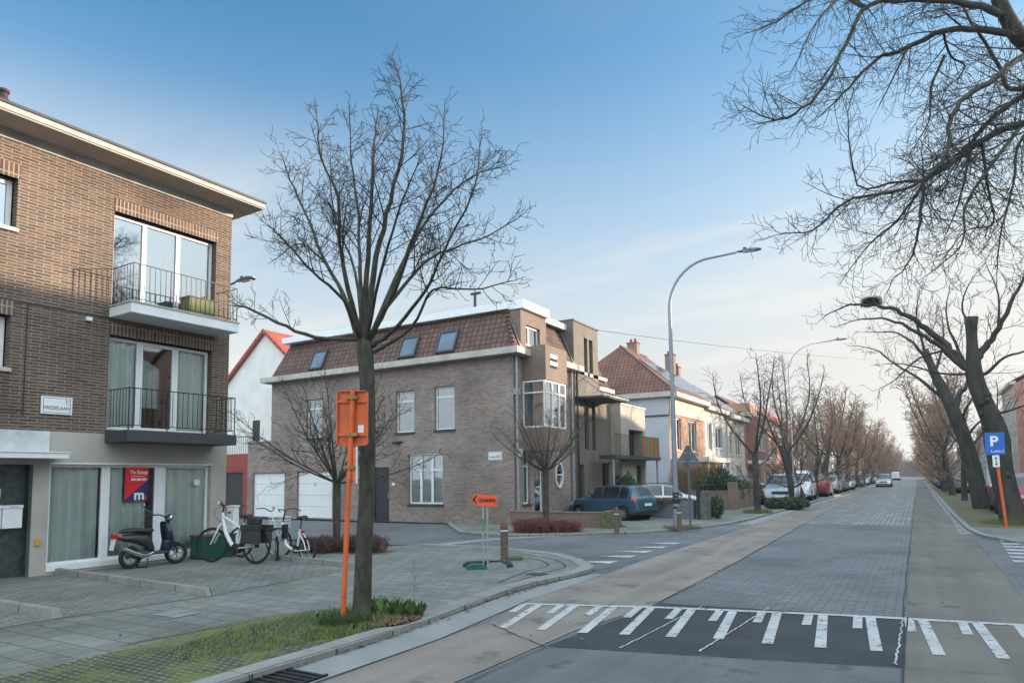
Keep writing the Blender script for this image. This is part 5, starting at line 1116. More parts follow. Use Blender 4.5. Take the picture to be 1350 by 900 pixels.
# --- two small round street trees
qs = dict(seg=.10, up=(.1, .26, .24, .2), jit=.10, rmin=.0045, max=3, den=(4, 5, 5), ang=(22, 55), ratio=.5, lmin=.14)
def round_tree(loc, hs, R_, label, seed, n=13, r0=.11, lean=0, mc='twig', low=.25):
    t = thing('street_tree', label, 'tree', (loc[0], loc[1], KZ), group=None); rg = random.Random(seed); T, C = MB(), MB(); b = Vector((loc[0], loc[1], 0))
    T.tube(catmull([b+Vector((0, 0, .05)), b+Vector((0, .0, .4)), b+Vector((lean*.5, 0, hs*.6)), b+Vector((lean, 0, hs)), b+Vector((lean, 0, hs+.15))], 3), [r0*1.5, r0*1.2, r0*1.1]+[r0]*7+[r0*1.25, r0*1.2, r0*.8], 12)
    for i in range(n):
        a = 2*pi*i/n+rg.uniform(-.25, .25); el = rg.uniform(low, 1.35); d = Vector((cos(a)*cos(el), sin(a)*cos(el), sin(el)))
        s = b+Vector((lean, 0, hs+.0)); rr_ = R_*rg.uniform(.75, 1.05)*(1-.25*max(0, el-.5))
        limb(T, C, [s, s+d*rr_*.35, s+d*rr_*.7+Vector((0, 0, .12)), s+d*rr_+Vector((0, 0, .35))], r0*.34, .005, rg, qs, .25, R_*.36, 7, 6, 3)
    finish(t, T, C, 'bark', mc); return t
round_tree((-11.6, 11.7), 1.62, 2.7, 'small round bare tree in the heather bed behind the big tree trunk', 5, 17, .085, low=.05)
round_tree((-9.83, 18.7), 1.85, 2.2, 'small bare tree with pale fanned branches in front of the bay window', 9, 16, .095, mc='twigg', low=.45)
# --- big tree whose limbs hang in from the right
OB_ = (-1.2, 12.6); t = thing('street_tree', 'large bare tree whose long drooping limbs hang into the picture at top right', 'tree', (5.0, 14.2, KZ))
rg = random.Random(4); T, C = MB(), MB(); K = lambda u, v, o=0: survey(930+u/2.045, v/2.045, OB_, o)
qo = dict(seg=.13, up=(.0, .04, .10, .12), jit=.10, rmin=.0036, max=4, den=(3.4, 4.8, 5.8, 5.5), ang=(25, 68), ratio=.52, lmin=.18)
fork = Vector((4.4, 15.0, 7.0)); tr0 = Vector((5.2, 13.8, 0))
T.tube(catmull([tr0, Vector((5.15, 13.9, 1)), Vector((5.0, 14.3, 4)), fork], 4), [.6, .5, .47, .45, .43, .42, .41, .40, .39, .38, .37, .36, .36], 14)
hub = K(1000, 200, .6)
T.tube(catmull([fork-Vector((0, 0, .3)), fork.lerp(hub, .5)+Vector((0, 0, .4)), hub, K(859, 110, .3), K(800, 20, .1), K(770, -60, 0)], 4), [.3, .28, .25, .23, .21, .2, .19, .18, .17, .16, .15, .145, .14, .135, .13, .12, .12, .11, .10, .09, .08][:21], 12)
OL = [
 ([(800, 40, .1), (720, 12, .1), (600, 2, .0), (440, 15, .0), (380, 115, -.2), (320, 230, -.3), (240, 308, -.4), (170, 318, -.4), (100, 285, -.4)], .075, .008, 1.15),
 ([(845, 95, .2), (740, 80, .3), (640, 85, .5), (540, 130, .6), (460, 160, .8), (400, 222, .9), (340, 285, 1), (290, 325, 1)], .08, .008, 1.15),
 ([(1000, 90, .2), (859, 150, .0), (780, 212, -.3), (700, 262, -.5), (660, 330, -.6), (650, 420, -.8), (560, 500, -.9), (420, 530, -.9), (360, 555, -.9), (290, 620, -.9), (200, 632, -.8)], .07, .008, 1.1),
 ([(1000, 220, .2), (859, 258, .5), (760, 330, .7), (700, 400, .9), (600, 480, 1.1), (520, 490, 1.2), (412, 500, 1.3), (385, 330, 1.4), (400, 240, 1.5)], .065, .007, 1.0),
 ([(1050, 290, .3), (859, 335, .0), (750, 376, .0), (650, 450, -.1), (590, 492, -.1), (580, 600, -.2), (556, 690, -.3), (500, 762, -.3)], .085, .008, 1.1),
 ([(950, 240, .2), (820, 237, .5), (790, 172, .5), (718, 60, .5), (690, 0, .5)], .06, .02, .9),
 ([(742, 382, 0), (762, 500, .2), (775, 602, .2), (700, 622, .3), (640, 700, .4)], .032, .007, .8),
 ([(712, 402, 0), (690, 520, -.4), (652, 625, -.5)], .032, .008, .8),
 ([(645, 150, .6), (610, 235, .8), (602, 330, .9), (560, 400, 1)], .035, .008, .8),
 ([(980, 300, 0), (855, 370, -.4), (830, 500, -.5), (795, 640, -.6), (785, 740, -.6)], .035, .008, .8),
 ([(540, 135, .6), (520, 180, .5), (472, 278, .4)], .028, .012, .6),
 ([(590, 492, -.1), (520, 590, .3), (440, 660, .6), (380, 740, .7)], .03, .007, .9),
 ([(430, 20, 0), (330, -20, .3), (250, 20, .5), (190, 60, .6), (110, 90, .7)], .04, .007, .9),
 ([(600, 5, .0), (500, -60, -.5), (400, -40, -.6), (300, 60, -.8), (240, 180, -.9)], .045, .007, .9),
 ([(760, -30, .1), (640, -90, .5), (520, -110, .8), (420, -60, 1), (330, 30, 1.2)], .05, .007, 1.0),
 ([(850, 340, 0), (760, 460, -.9), (700, 560, -1.1), (690, 660, -1.2), (600, 740, -1.2)], .04, .007, .9),
 ([(640, 85, .5), (660, 150, .8), (700, 180, .9), (660, 230, 1.0), (560, 300, 1.1)], .03, .007, .8)]
for pts, r0, r1, cl in OL: limb(T, C, [K(*p) for p in pts], r0*.92, r1*.9, rg, qo, .06, cl*1.15, 9.0, 7, 4)
finish(t, T, C, 'barkd', 'twig')
# --- avenue trees on the right: leaning, pollarded long ago
def surv2(u, v, Y, o=0):
    d = RC @ Vector(((u-675)/905, -(v-552)/905, -1)); t_ = (Y+o)/d.y; return d*t_+Vector((0, 0, 1.7))
J = lambda u, v, Y, o=0: surv2(1060+u/2.5, 340+v/2.5, Y, o)
qa = dict(seg=.2, up=(.1, .3, .28, .2), jit=.10, rmin=.0065, max=3, den=(2.8, 3.6, 4.4), ang=(25, 65), ratio=.5, lmin=.3)
t = thing('avenue_tree', 'thick leaning tree with sawn off top stub behind the parking sign', 'tree', (2.4, 27, KZ)); rg = random.Random(8); T, C = MB(), MB(); Y = 27
P = catmull([J(692, 870, Y), J(685, 840, Y), J(650, 700, Y), J(628, 560, Y), J(590, 470, Y), J(562, 390, Y), J(556, 320, Y), J(552, 250, Y), J(551, 195, Y)], 3)
T.tube(P, [.55, .45, .40, .36, .34, .33, .33, .34, .37, .33, .30, .28, .27, .26, .25, .25, .24, .22, .19, .17, .16, .16, .17, .19, .20][:len(P)], 14)
for k in range(7): a = -pi/2+rg.uniform(-1.2, 1.2); i_ = rg.randrange(5, 14); T.lathe([(.03, -.10), (.075, -.05), (.085, .02), (.05, .08), (0, .09)], (P[i_].x+.31*cos(a), P[i_].y+.31*sin(a), P[i_].z+rg.uniform(-.2, .2)), 'Z', 8)
NB = [([(560, 385), (520, 340), (470, 290), (400, 232), (340, 190), (270, 160), (190, 155), (120, 165), (60, 200)], .17, .012, 0, 1.3), ([(535, 365), (470, 310), (400, 262), (300, 208), (210, 200), (130, 218)], .11, .01, -.8, 1.2), ([(570, 330), (600, 290), (642, 232), (690, 125), (730, 50), (760, -20)], .14, .015, .5, 1.2), ([(560, 400), (600, 380), (660, 330), (760, 300), (860, 280)], .08, .01, -.6, 1.1), ([(545, 380), (500, 280), (470, 200), (480, 90)], .07, .01, .9, 1.1), ([(550, 380), (450, 380), (330, 350), (260, 350)], .05, .01, .7, 1.1), ([(620, 520), (680, 500), (760, 480), (850, 500)], .05, .01, -1, 1.1), ([(555, 250), (520, 150), (560, 60)], .05, .01, -.4, 1.0), ([(640, 235), (640, 120), (600, 20)], .05, .01, .3, 1.0), ([(480, 300), (380, 330), (300, 400), (250, 430)], .045, .01, .2, 1.0)]
for pts, r0, r1, dz, cl in NB: limb(T, C, [J(u, v, Y, dz*i/len(pts)) for i, (u, v) in enumerate(pts)], r0, r1, rg, qa, .15, cl, 3.8, 8, 4)
finish(t, T, C, 'barkd', 'twig')
t2 = thing('bird_nest', 'dark twig nest in the fork of the limb reaching left from the thick leaning tree', 'nest', tuple(J(222, 145, Y, .3))); rg = random.Random(2); mb = MB(); c_ = Vector(t2.location)
for k in range(420):
    a = rg.uniform(0, 6.28); p = c_+Vector((cos(a)*rg.uniform(.05, .36), sin(a)*rg.uniform(.05, .36), rg.uniform(-.13, .12))); d = Vector((-sin(a), cos(a), rg.uniform(-.5, .5))).normalized()*rg.uniform(.08, .22); thin(mb, [p-d, p+d*.2, p+d], .008, .006)
mb.build('twigs', 'twig', t2, c_, uv=False)
t = thing('avenue_tree', 'leaning tree whose trunk hides the pink car on the right', 'tree', (2.3, 36.5, KZ)); rg = random.Random(18); T, C = MB(), MB(); Y = 36.5
P = catmull([J(592, 850, Y), J(585, 820, Y), J(560, 700, Y), J(530, 600, Y), J(495, 510, Y), J(455, 430, Y), J(425, 370, Y), J(400, 300, Y)], 3)
T.tube(P, [.54, .42, .37, .35, .34, .33, .32, .31, .31, .30, .30, .29, .28, .27, .25, .23, .22, .2, .18, .16, .14, .12][:len(P)], 12)
for pts, r0, r1, dz, cl in [([(498, 515), (512, 450), (535, 415), (560, 330), (570, 240)], .17, .012, 1, 1.6), ([(440, 400), (400, 330), (360, 280), (290, 245), (200, 245)], .12, .012, 0, 1.6), ([(470, 470), (380, 400), (300, 350), (230, 300), (160, 290)], .09, .012, 1.5, 1.5), ([(520, 570), (530, 510), (560, 460), (620, 450)], .1, .012, -1, 1.4), ([(530, 600), (580, 540), (650, 510)], .08, .012, 1, 1.4), ([(400, 320), (370, 200), (380, 110)], .08, .012, -.5, 1.4), ([(430, 380), (460, 280), (450, 170)], .08, .012, 1, 1.4)]:
    limb(T, C, [J(u, v, Y, dz*i/len(pts)) for i, (u, v) in enumerate(pts)], r0, r1, rg, qa, .15, cl, 3.4, 7, 4)
finish(t, T, C, 'barkd', 'twig')
# --- generic avenue trees, three kinds, copied down both sides
def avenue_proto(seed, h, lean, spread, mc, rmin=.013, r0=.3, dens=2.0, forks=4, twist=.3):
    t = thing('avenue_tree', 'x', 'tree', (0, 0, 0), group='bare trees along the avenue'); rg = random.Random(seed); T, C = MB(), MB(); hs = h*.36
    q = dict(seg=.25, up=(.1, .14, .15, .10), jit=.11, rmin=rmin, max=3, den=(2.4, 3.2, 3.6), ang=(25, 65), ratio=.5, lmin=.35)
    top = Vector((lean, rg.uniform(-.3, .3), hs)); mid = Vector((lean*.45+rg.uniform(-twist, twist)*.4, rg.uniform(-twist, twist), hs*.5))
    P = catmull([(0, 0, 0), (0, 0, .3), mid, top], 4); T.tube(P, [r0*1.6, r0*1.3, r0*1.15, r0*1.1]+[r0]*6+[r0*.95]*3, 10)
    for i in range(forks):
        a = 2*pi*i/forks+rg.uniform(-.4, .4); el = rg.uniform(.75, 1.3); d = Vector((cos(a)*cos(el), sin(a)*cos(el), sin(el))); L = (h-hs)*rg.uniform(.8, 1.05)
        p1 = top+d*L*.35; p2 = p1+(d*.8+Vector((lean*.1, 0, .5))).normalized()*L*.35; p3 = p2+(d*.4+Vector((rg.uniform(-.3, .3), rg.uniform(-.3, .3), 1))).normalized()*L*.33
        limb(T, C, [top-Vector((0, 0, .2)), p1, p2, p3], r0*.44, .022, rg, q, .12, spread, dens*1.5, 6, 3)
    for i in range(4):
        a = rg.uniform(0, 6.28); z = rg.uniform(.55, 1); p0 = Vector(P[int(z*(len(P)-1))]); d = Vector((cos(a), sin(a), .35)); limb(T, C, [p0, p0+d*spread*.7, p0+d*spread*1.4+Vector((0, 0, .5))], r0*.25, .02, rg, q, .2, spread*.7, dens, 5, 3)
    finish(t, T, C, 'barkd', mc); return t
PR = [avenue_proto(31, 8.4, .15, 1.0, 'twigg', r0=.165, rmin=.009, dens=4.0, forks=3, twist=.15), avenue_proto(32, 9.2, -.8, 1.5, 'twigg', r0=.19, rmin=.010, dens=3.4), avenue_proto(33, 8.6, .3, 1.7, 'twigsun', rmin=.015, r0=.2, dens=4.2), avenue_proto(34, 9.0, -.4, 1.8, 'twigsun', rmin=.015, r0=.21, dens=4.2)]
used = [False]*4
def put(k, x, y, s, rz, label):
    o = PR[k] if not used[k] else copy_tree(PR[k]); used[k] = True
    o.location = (x, y, KZ-.03); o.rotation_euler = (0, 0, rz); o.scale = (s, s, s); o['label'] = label; return o
LT = [(-5.95, 30.6, 0, .86, 2.9, 'slim straight bare tree in a grass tuft, first of the left avenue row'), (-5.3, 35.5, 0, .86, 4.2, 'crooked bare tree in the ivy mound, in front of the grey parked car'), (-5.9, 43.5, 1, .95, .1, 'leaning bare tree in front of the white van on the left'), (-6.0, 50.5, 0, .95, .8, 'upright bare tree between the white van and the red car'), (-6.0, 58, 3, .95, 2.0, 'bare tree beside the red parked car on the left'), (-6.0, 66, 2, .95, 1.0, 'bare tree beside the silver car behind the red one'), (-6.0, 73, 3, 1.0, 4.0, 'bare tree behind the white estate car on the left'), (-6.0, 80, 2, .95, 3, 'bare brownish tree on the left, eighth of its row')]
for x, y, k, s, rz, lab in LT: put(k, x, y, s, rz, lab)
rg = random.Random(77)
ORD = ['ninth', 'tenth', 'eleventh', 'twelfth', 'thirteenth', 'fourteenth', 'fifteenth', 'sixteenth', 'seventeenth', 'eighteenth', 'nineteenth', 'twentieth', 'twenty first', 'twenty second', 'twenty third', 'twenty fourth', 'twenty fifth', 'twenty sixth']
y = 88; i = 0
while y < 300:
    put(2+i % 2, -6.0+rg.uniform(-.2, .2), y, rg.uniform(.92, 1.08), rg.uniform(0, 6.28), 'distant bare brownish tree on the left, %s of its row' % ORD[i]); y += 8.5+i*.9; i += 1
put(0, 2.2, 46.5, .95, 0.1, 'slim dark bare tree at the right kerb, third of its row')
put(3, 2.0, 57, .98, .4, 'brownish bare tree right of the road beside the grey car, fourth of its row')
y = 67; i = 0; OR2 = ['fifth', 'sixth', 'seventh', 'eighth', 'ninth', 'tenth', 'eleventh', 'twelfth', 'thirteenth', 'fourteenth', 'fifteenth', 'sixteenth', 'seventeenth', 'eighteenth', 'nineteenth', 'twentieth', 'twenty first', 'twenty second']
while y < 300:
    put(2+(i+1) % 2, 2.0+rg.uniform(-.2, .2), y, rg.uniform(.95, 1.1), rg.uniform(0, 6.28), 'distant bare brownish tree on the right, %s of its row' % OR2[i]); y += 9+i*.9; i += 1
# trees in the gardens behind the left row
for k, (x, y, s) in enumerate(((-9.6, 62, .8), (-9.4, 71, .85), (-9.8, 92, .9), (-9.6, 106, .9), (9.5, 76, .8), (7.4, 115, .9))):
    put(2+k % 2, x, y, s, k*1.3, ('garden tree in front of the red brick house with the bay', 'garden tree in front of the orange brick house', 'garden tree behind the far left parked cars', 'farthest garden tree on the left', 'garden tree at the right edge by the tall brick house', 'garden tree before the stepped pale house on the right')[k])
# ------------------------------------------------------------------ cars
M['cglass'] = basic('car_glass', (.02, .028, .03), .06, var=.1, spec=.9)
M['lampred'] = basic('tail_lamp_red', (.45, .01, .01), .15, var=.05, coat=.6)
M['lampclear'] = basic('head_lamp_clear', (.5, .52, .55), .12, metal=.3, var=.1, coat=.8)
M['alloy'] = basic('alloy_rim', (.45, .46, .48), .35, metal=.8, var=.05)
M['plate'] = basic('number_plate', (.72, .72, .70), .4, var=.02)
def paint(name, col, metal=.35): return basic(name, col, .32, metal=metal, var=.04, vs=2, coat=.9)
def interp(keys, x):
    if x <= keys[0][0]: return keys[0][1]
    for (a, b), (c, d) in zip(keys, keys[1:]):
        if x <= c:
            f = (x-a)/(c-a); f = f*f*(3-2*f)*.5+f*.5; return b+(d-b)*f
    return keys[-1][1]
KIN = {
 'hatch': dict(L=3.9, W=.86, top=[(-1.95, .62), (-1.93, .92), (-1.85, 1.05), (-1.62, 1.40), (-1.25, 1.49), (-.2, 1.52), (.35, 1.46), (1.05, 1.02), (1.2, .97), (1.75, .80), (1.93, .58), (1.95, .45)], belt=.93, win=[(-1.45, -1.02), (-.95, -.12), (-.05, .83)], ws=(.42, 1.03), rw=(-1.86, -1.60), wb=(-1.22, 1.23), R=.30, tail=(.76, 1.02)),
 'suv': dict(L=4.35, W=.90, top=[(-2.17, .7), (-2.14, 1.0), (-2.05, 1.12), (-1.75, 1.50), (-1.4, 1.59), (-.2, 1.63), (.35, 1.57), (1.1, 1.12), (1.25, 1.07), (1.95, .92), (2.13, .70), (2.17, .5)], belt=1.02, win=[(-1.65, -1.1), (-1.02, -.12), (-.05, .85)], ws=(.42, 1.08), rw=(-2.04, -1.76), wb=(-1.32, 1.33), R=.34, tail=(.84, 1.06)),
 'wagon': dict(L=4.5, W=.89, top=[(-2.25, .6), (-2.22, .92), (-2.15, 1.0), (-1.9, 1.38), (-1.6, 1.46), (-.3, 1.49), (.35, 1.43), (1.1, 1.0), (1.25, .96), (2.0, .80), (2.2, .58), (2.25, .45)], belt=.93, win=[(-1.85, -1.1), (-1.02, -.12), (-.05, .88)], ws=(.42, 1.08), rw=(-2.13, -1.9), wb=(-1.35, 1.38), R=.32, tail=(.74, .98)),
 'van': dict(L=4.4, W=.91, top=[(-2.2, .7), (-2.19, 1.2), (-2.14, 1.72), (-2.0, 1.82), (-.3, 1.86), (.4, 1.80), (.75, 1.65), (1.35, 1.16), (1.5, 1.10), (1.95, .98), (2.15, .72), (2.2, .5)], belt=1.08, win=[(-.02, 1.0)], ws=(.72, 1.32), rw=(-2.5, -2.4), wb=(-1.3, 1.4), R=.33, tail=(.9, 1.4)),
}
def make_car(name, label, kind, col, loc, rz, metal=.35, detail=True, plate_=True, scale=1.0, group='parked cars', rims='alloy'):
    k = KIN[kind]; L, W = k['L']/2, k['W']; t = thing(name, label, 'van' if kind == 'van' else 'car', (0, 0, 0), group=group)
    Ra = k['R']+.055; xs = set(); n = int(2*L/.07)
    for i in range(n+1): xs.add(round(-L+2*L*i/n, 3))
    for xw in k['wb']:
        for j in range(-6, 7): xs.add(round(xw+Ra*sin(j/6*pi/2), 3))
    for a, b in k['win']+[k['ws'], k['rw']]:
        if abs(a) < L: xs.add(a)
        if abs(b) < L: xs.add(b)
    xs = sorted(xs); xs = [x for i, x in enumerate(xs) if i == 0 or x-xs[i-1] > .006]
    topk, belt = k['top'], k['belt']; rings = []
    cx0, cx1 = k['rw'][0] if kind != 'van' else -L, k['ws'][1]
    for x in xs:
        tp = interp(topk, x); e = abs(x)/L; w = W*(1-.14*max(0, (e-.8)/.2)**2.2-.02*e)
        zb = .19+.10*max(0, (e-.86)/.14)**2
        bl = min(belt+.05*(-x/L), tp-.055) if kind != 'van' else min(belt, tp-.055)
        hgt = max(0, tp-bl)/ .55; wr = w*(.90-.17*min(1, hgt)) if kind != 'van' else w*(.90-.10*min(1, hgt))
        zb2 = min(zb, bl-.2)
        arch = 0
        for xw in k['wb']:
            d = abs(x-xw)
            if d < Ra: arch = k['R']+sqrt(max(0, Ra*Ra-d*d))
        def c(z): return max(z, arch) if arch else z
        mz = (bl+zb2)/2
        r = [(0, zb2), (w*.7, zb2), (w*.93, c(zb2+.03)), (w*.975, c(zb2+.13)), (w*.99, c(mz-.06)), (w, c(mz+.07)), (w*.992, c(bl-.14)), (w*.975, max(bl-.04, arch)), (w*.94, bl), ((w*.94+wr)/2+.012, (bl+tp-.06)/2), (wr, tp-.065), (wr*.93, tp-.025), (wr*.55, tp-.004), (0, tp+.004)]
        rings.append(r)
    parts = {}
    def cat(i, j):
        x = (xs[i]+xs[i+1])/2; z = (rings[i][j][1]+rings[i][j+1][1]+rings[i+1][j][1]+rings[i+1][j+1][1])/4
        tp = interp(topk, x)
        if j >= 10 and k['ws'][0] < x < k['ws'][1]: return 'windscreen'
        if j >= 10 and k['rw'][0] < x < k['rw'][1]: return 'rear_window'
        if j in (8, 9) and tp-belt > .12:
            for wi, (a, b) in enumerate(k['win']):
                if a < x < b: return 'side_window%d' % wi
        if j <= 2: return 'sill'
        if x < -L+.30 and 5 <= j <= 8 and k['tail'][0] < z < k['tail'][1] and x > -L+.02: return 'tail_light'
        if x > L-.42 and x < L-.05 and 6 <= j <= 7: return 'headlight'
        return 'body'
    for i in range(len(xs)-1):
        for j in range(13):
            cn0 = cat(i, j)
            for sgn in (1, -1):
                cn = (cn0, sgn) if cn0[:4] in ('side', 'tail', 'head') else (cn0, 0); mb = parts.setdefault(cn, MB())
                a, b, c_, d = [(xs[p], sgn*rings[p][q][0], rings[p][q][1]) for p, q in ((i, j), (i+1, j), (i+1, j+1), (i, j+1))]
                q4 = [a, b, c_, d] if sgn > 0 else [d, c_, b, a]; mb.quad(*q4[::-1])
    for i in (0, len(xs)-1):
        r = rings[i]; pts = [(xs[i], y, z) for y, z in r]+[(xs[i], -y, z) for y, z in r[::-1][1:-1]]
        parts[('body', 0)].poly(pts if i else pts[::-1])
    # weld for smooth shading
    mats = dict(body=col, windscreen='cglass', rear_window='cglass', side_window='cglass', sill='black', tail_light='lampred', headlight='lampclear')
    for (cn, sg_), mb in parts.items():
        cn = cn.rstrip('0123456789'); o = mb.build(cn, mats[cn], t, uv=False)
        import bmesh
        bm = bmesh.new(); bm.from_mesh(o.data); bmesh.ops.remove_doubles(bm, verts=bm.verts, dist=.0015); bmesh.ops.recalc_face_normals(bm, faces=bm.faces); bm.to_mesh(o.data); bm.free()
        for p in o.data.polygons: p.use_smooth = True
        o.data.set_sharp_from_angle(angle=radians(38))
        if cn in ('tail_light', 'headlight'): 
            for v in o.data.vertices: v.co.y *= 1.006; v.co.x *= 1.002
    # wheels
    for xw in k['wb']:
        for sg in (1, -1):
            y = sg*(W-.11); mb = MB(); R_ = k['R']; mb.lathe([(R_-.11, -.09), (R_-.03, -.095), (R_, -.07), (R_+.005, 0), (R_, .07), (R_-.03, .095), (R_-.11, .09)], (xw, y, R_), 'Y', 22); wo = mb.build('wheel', 'rubber', t, smooth=True, uv=False)
            mb = MB(); yo = y+sg*.075; mb.lathe([(R_-.10, -.17*sg), (R_-.105, 0), (R_-.125, 0)], (xw, yo, R_), 'Y', 20); mb.lathe([(0, 0), (.055, 0), (.06, -.02*sg)], (xw, yo, R_), 'Y', 10)
            for q in range(6):
                a = q*pi/3; mb.rbox((xw+cos(a)*(R_-.11)/2, yo-.01*sg, R_+sin(a)*(R_-.11)/2), R_-.12, .015, .055, 0, ry=-a)
            mb.build('rim', rims, wo, uv=False); mb = MB(); mb.lathe([(0, -.09*sg), (R_-.11, -.09*sg)], (xw, yo, R_), 'Y', 16); mb.build('brake_disc', 'black', wo, uv=False)
        mb = MB(); mb.lathe([(Ra-.005, -W+.03), (Ra-.005, W-.03)], (xw, 0, k['R']), 'Y', 20); mb.box(xw-Ra+.05, xw+Ra-.05, -W+.28, W-.28, .25, k['R']+Ra-.06); mb.build('wheel_well', 'dark', t, uv=False)
    # bumpers, grille, plates, mirrors, handles, seams
    mb = MB(); z0 = .55 if kind != 'suv' else .6
    mb.box(L-.04, L+.015, -W*.45, W*.45, z0, z0+.13); mb.box(L-.06, L+.01, -W*.6, W*.6, .26, .40); mb.build('grille', 'black', t, uv=False)
    mb = MB(); mb.box(-L-.02, -L+.05, -W*.72, W*.72, .24, .42); mb.build('rear_bumper', 'black', t, uv=False)
    mb = MB(); mb.box(L+.012, L+.022, -.26, .26, .42, .53); mb.build('front_number_plate', 'plate', t, uv=False)
    zr = .48 if kind == 'van' else .62
    mb = MB(); mb.box(-L-.03, -L-.015, -.26, .26, zr, zr+.11); mb.build('rear_number_plate', 'plate', t, uv=False)
    mb = MB()
    for sg in (1, -1): mb = MB(); y = sg*(W+.06); x = k['ws'][1]-.28; mb.hexa([(x-.05, y-.09, belt+.02), (x+.06, y-.07, belt+.03), (x+.05, y+.07, belt+.03), (x-.05, y+.09, belt+.02), (x-.05, y-.09, belt+.15), (x+.03, y-.07, belt+.14), (x+.02, y+.07, belt+.13), (x-.05, y+.09, belt+.15)]); mb.box(x-.02, x+.03, min(sg*(W-.08), y), max(sg*(W-.08), y), belt-.01, belt+.04); mb.build('wing_mirror', col if kind != 'van' else 'black', t, uv=False, bevel=.02)
    if detail:
        def ringat(x):
            i = min(range(len(xs)), key=lambda q: abs(xs[q]-x)); return rings[i], xs[i]
        mb = MB(); sx_ = [k['win'][-1][0]-.035, k['ws'][1]-.12] + ([k['win'][0][1]+.03+(-.06)] if kind != 'van' else [-1.0])
        for x in sx_:
            r, xx = ringat(x)
            for sg in (1, -1):
                for j in range(3, 8):
                    (y1, z1), (y2, z2) = r[j], r[j+1]; e = .004; mb.quad((xx-.005, sg*(y1+e), z1), (xx+.005, sg*(y1+e), z1), (xx+.005, sg*(y2+e), z2), (xx-.005, sg*(y2+e), z2))
        mb.build('door_seam', 'black', t, uv=False); mb = MB()
        for x in ([k['win'][-1][0]+.02, (k['win'][-2][0]+.02)] if kind != 'van' else [.05]):
            for sg in (1, -1): mb.box(x, x+.18, min(sg*(W-.02), sg*(W+.03)), max(sg*(W-.02), sg*(W+.03)), belt-.13, belt-.10)
        mb.build('door_handle', col, t, uv=False, bevel=.006)
        if kind in ('suv', 'wagon'):
            mb = MB()
            for sg in (1, -1): mb.tube([(-1.6, sg*W*.66, 1.5 if kind == 'wagon' else 1.62), (-1.4, sg*W*.67, 1.54 if kind == 'wagon' else 1.66), (.1, sg*W*.67, 1.55 if kind == 'wagon' else 1.67), (.3, sg*W*.66, 1.47 if kind == 'wagon' else 1.6)], .014, 5)
            mb.build('roof_rail', 'black', t, uv=False)
    t.location = loc; t.rotation_euler = (0, 0, rz); t.scale = (scale,)*3; return t
PC = dict(blue=paint('teal_blue_paint', (.035, .095, .15)), silver=paint('silver_paint', (.42, .44, .46), .6), dgrey=paint('dark_grey_paint', (.09, .10, .11), .5), grey=paint('mid_grey_paint', (.22, .24, .27), .5), white=paint('white_car_paint', (.72, .73, .74), 0), red=paint('red_paint', (.25, .02, .02), .2), pink=paint('magenta_red_paint', (.35, .025, .08), .2), navy=paint('dark_blue_paint', (.02, .04, .09), .4), black=paint('black_paint', (.015, .015, .018), .2), blue2=paint('light_blue_paint', (.12, .2, .3), .4))
NP = radians(90)       # pointing along the street
blue = make_car('parked_car', 'blue hatchback parked in front of the modern house behind the low brick wall', 'hatch', PC['blue'], (-10.27, 24.98, KZ), radians(165), scale=.86)
make_car('parked_car', 'silver estate car parked side on behind the street lamp', 'wagon', PC['silver'], (-9.5, 28.9, KZ), radians(25), scale=.85)
make_car('parked_car', 'dark grey car parked in a front garden behind the first avenue tree', 'wagon', PC['dgrey'], (-8.4, 38.6, KZ), radians(35))
make_car('parked_car', 'grey crossover facing the camera, first of the cars parked under the left trees', 'suv', PC['grey'], (-6.5, 40.4, KZ), -NP+radians(6))
make_car('parked_van', 'white van facing the camera behind the grey crossover', 'van', PC['white'], (-6.55, 46.8, KZ), -NP+radians(2))
make_car('parked_car', 'dark red car seen from behind, parked after the white van', 'suv', PC['red'], (-6.35, 54.5, KZ), NP)
make_car('parked_car', 'silver hatchback parked on the left just after the red car', 'hatch', PC['silver'], (-6.35, 62.5, KZ), NP)
make_car('parked_car', 'light grey car parked on the left, half hidden by the silver hatchback', 'hatch', PC['grey'], (-6.35, 68.5, KZ), NP, detail=False)
make_car('parked_car', 'white estate car facing the camera on the left of the oncoming car', 'wagon', PC['white'], (-6.4, 76.5, KZ), -NP)
make_car('parked_car', 'dark blue car parked nearest to the oncoming silver car', 'hatch', PC['navy'], (-6.4, 90, KZ), -NP, detail=False)
make_car('oncoming_car', 'silver hatchback driving towards the camera in the middle of the road', 'hatch', PC['silver'], (-3.55, 94, .01), -NP, group=None)
make_car('parked_car', 'magenta red hatchback parked behind the leaning tree on the right', 'hatch', PC['pink'], (3.35, 33.8, KZ), NP)
make_car('parked_car', 'dark blue crossover parked across at the right edge of the picture', 'suv', PC['navy'], (6.1, 43.5, KZ), radians(180))
make_car('parked_car', 'grey crossover parked on the right beside the brownish tree', 'suv', PC['dgrey'], (3.1, 64, KZ), NP)
make_car('parked_car', 'light blue car parked on the right between the dark trunks', 'hatch', PC['blue2'], (6.0, 58, KZ), radians(175))
rg = random.Random(12)
FC_ = [('white', 'wagon', 'white', -6.5, 104), ('black', 'hatch', 'black', -6.5, 114), ('grey', 'suv', 'grey', -6.5, 125), ('red', 'hatch', 'red', -6.5, 140), ('silver', 'wagon', 'silver', -6.5, 158), ('white', 'van', 'white', -4.2, 172), ('navy blue', 'hatch', 'navy', 2.6, 74), ('blue', 'hatch', 'blue', 2.5, 81), ('black', 'suv', 'black', 2.5, 90), ('dark grey', 'wagon', 'dgrey', 2.5, 99), ('red', 'hatch', 'red', 2.5, 112), ('bright red', 'van', 'red', 2.5, 128), ('silver', 'hatch', 'silver', 2.5, 145)]
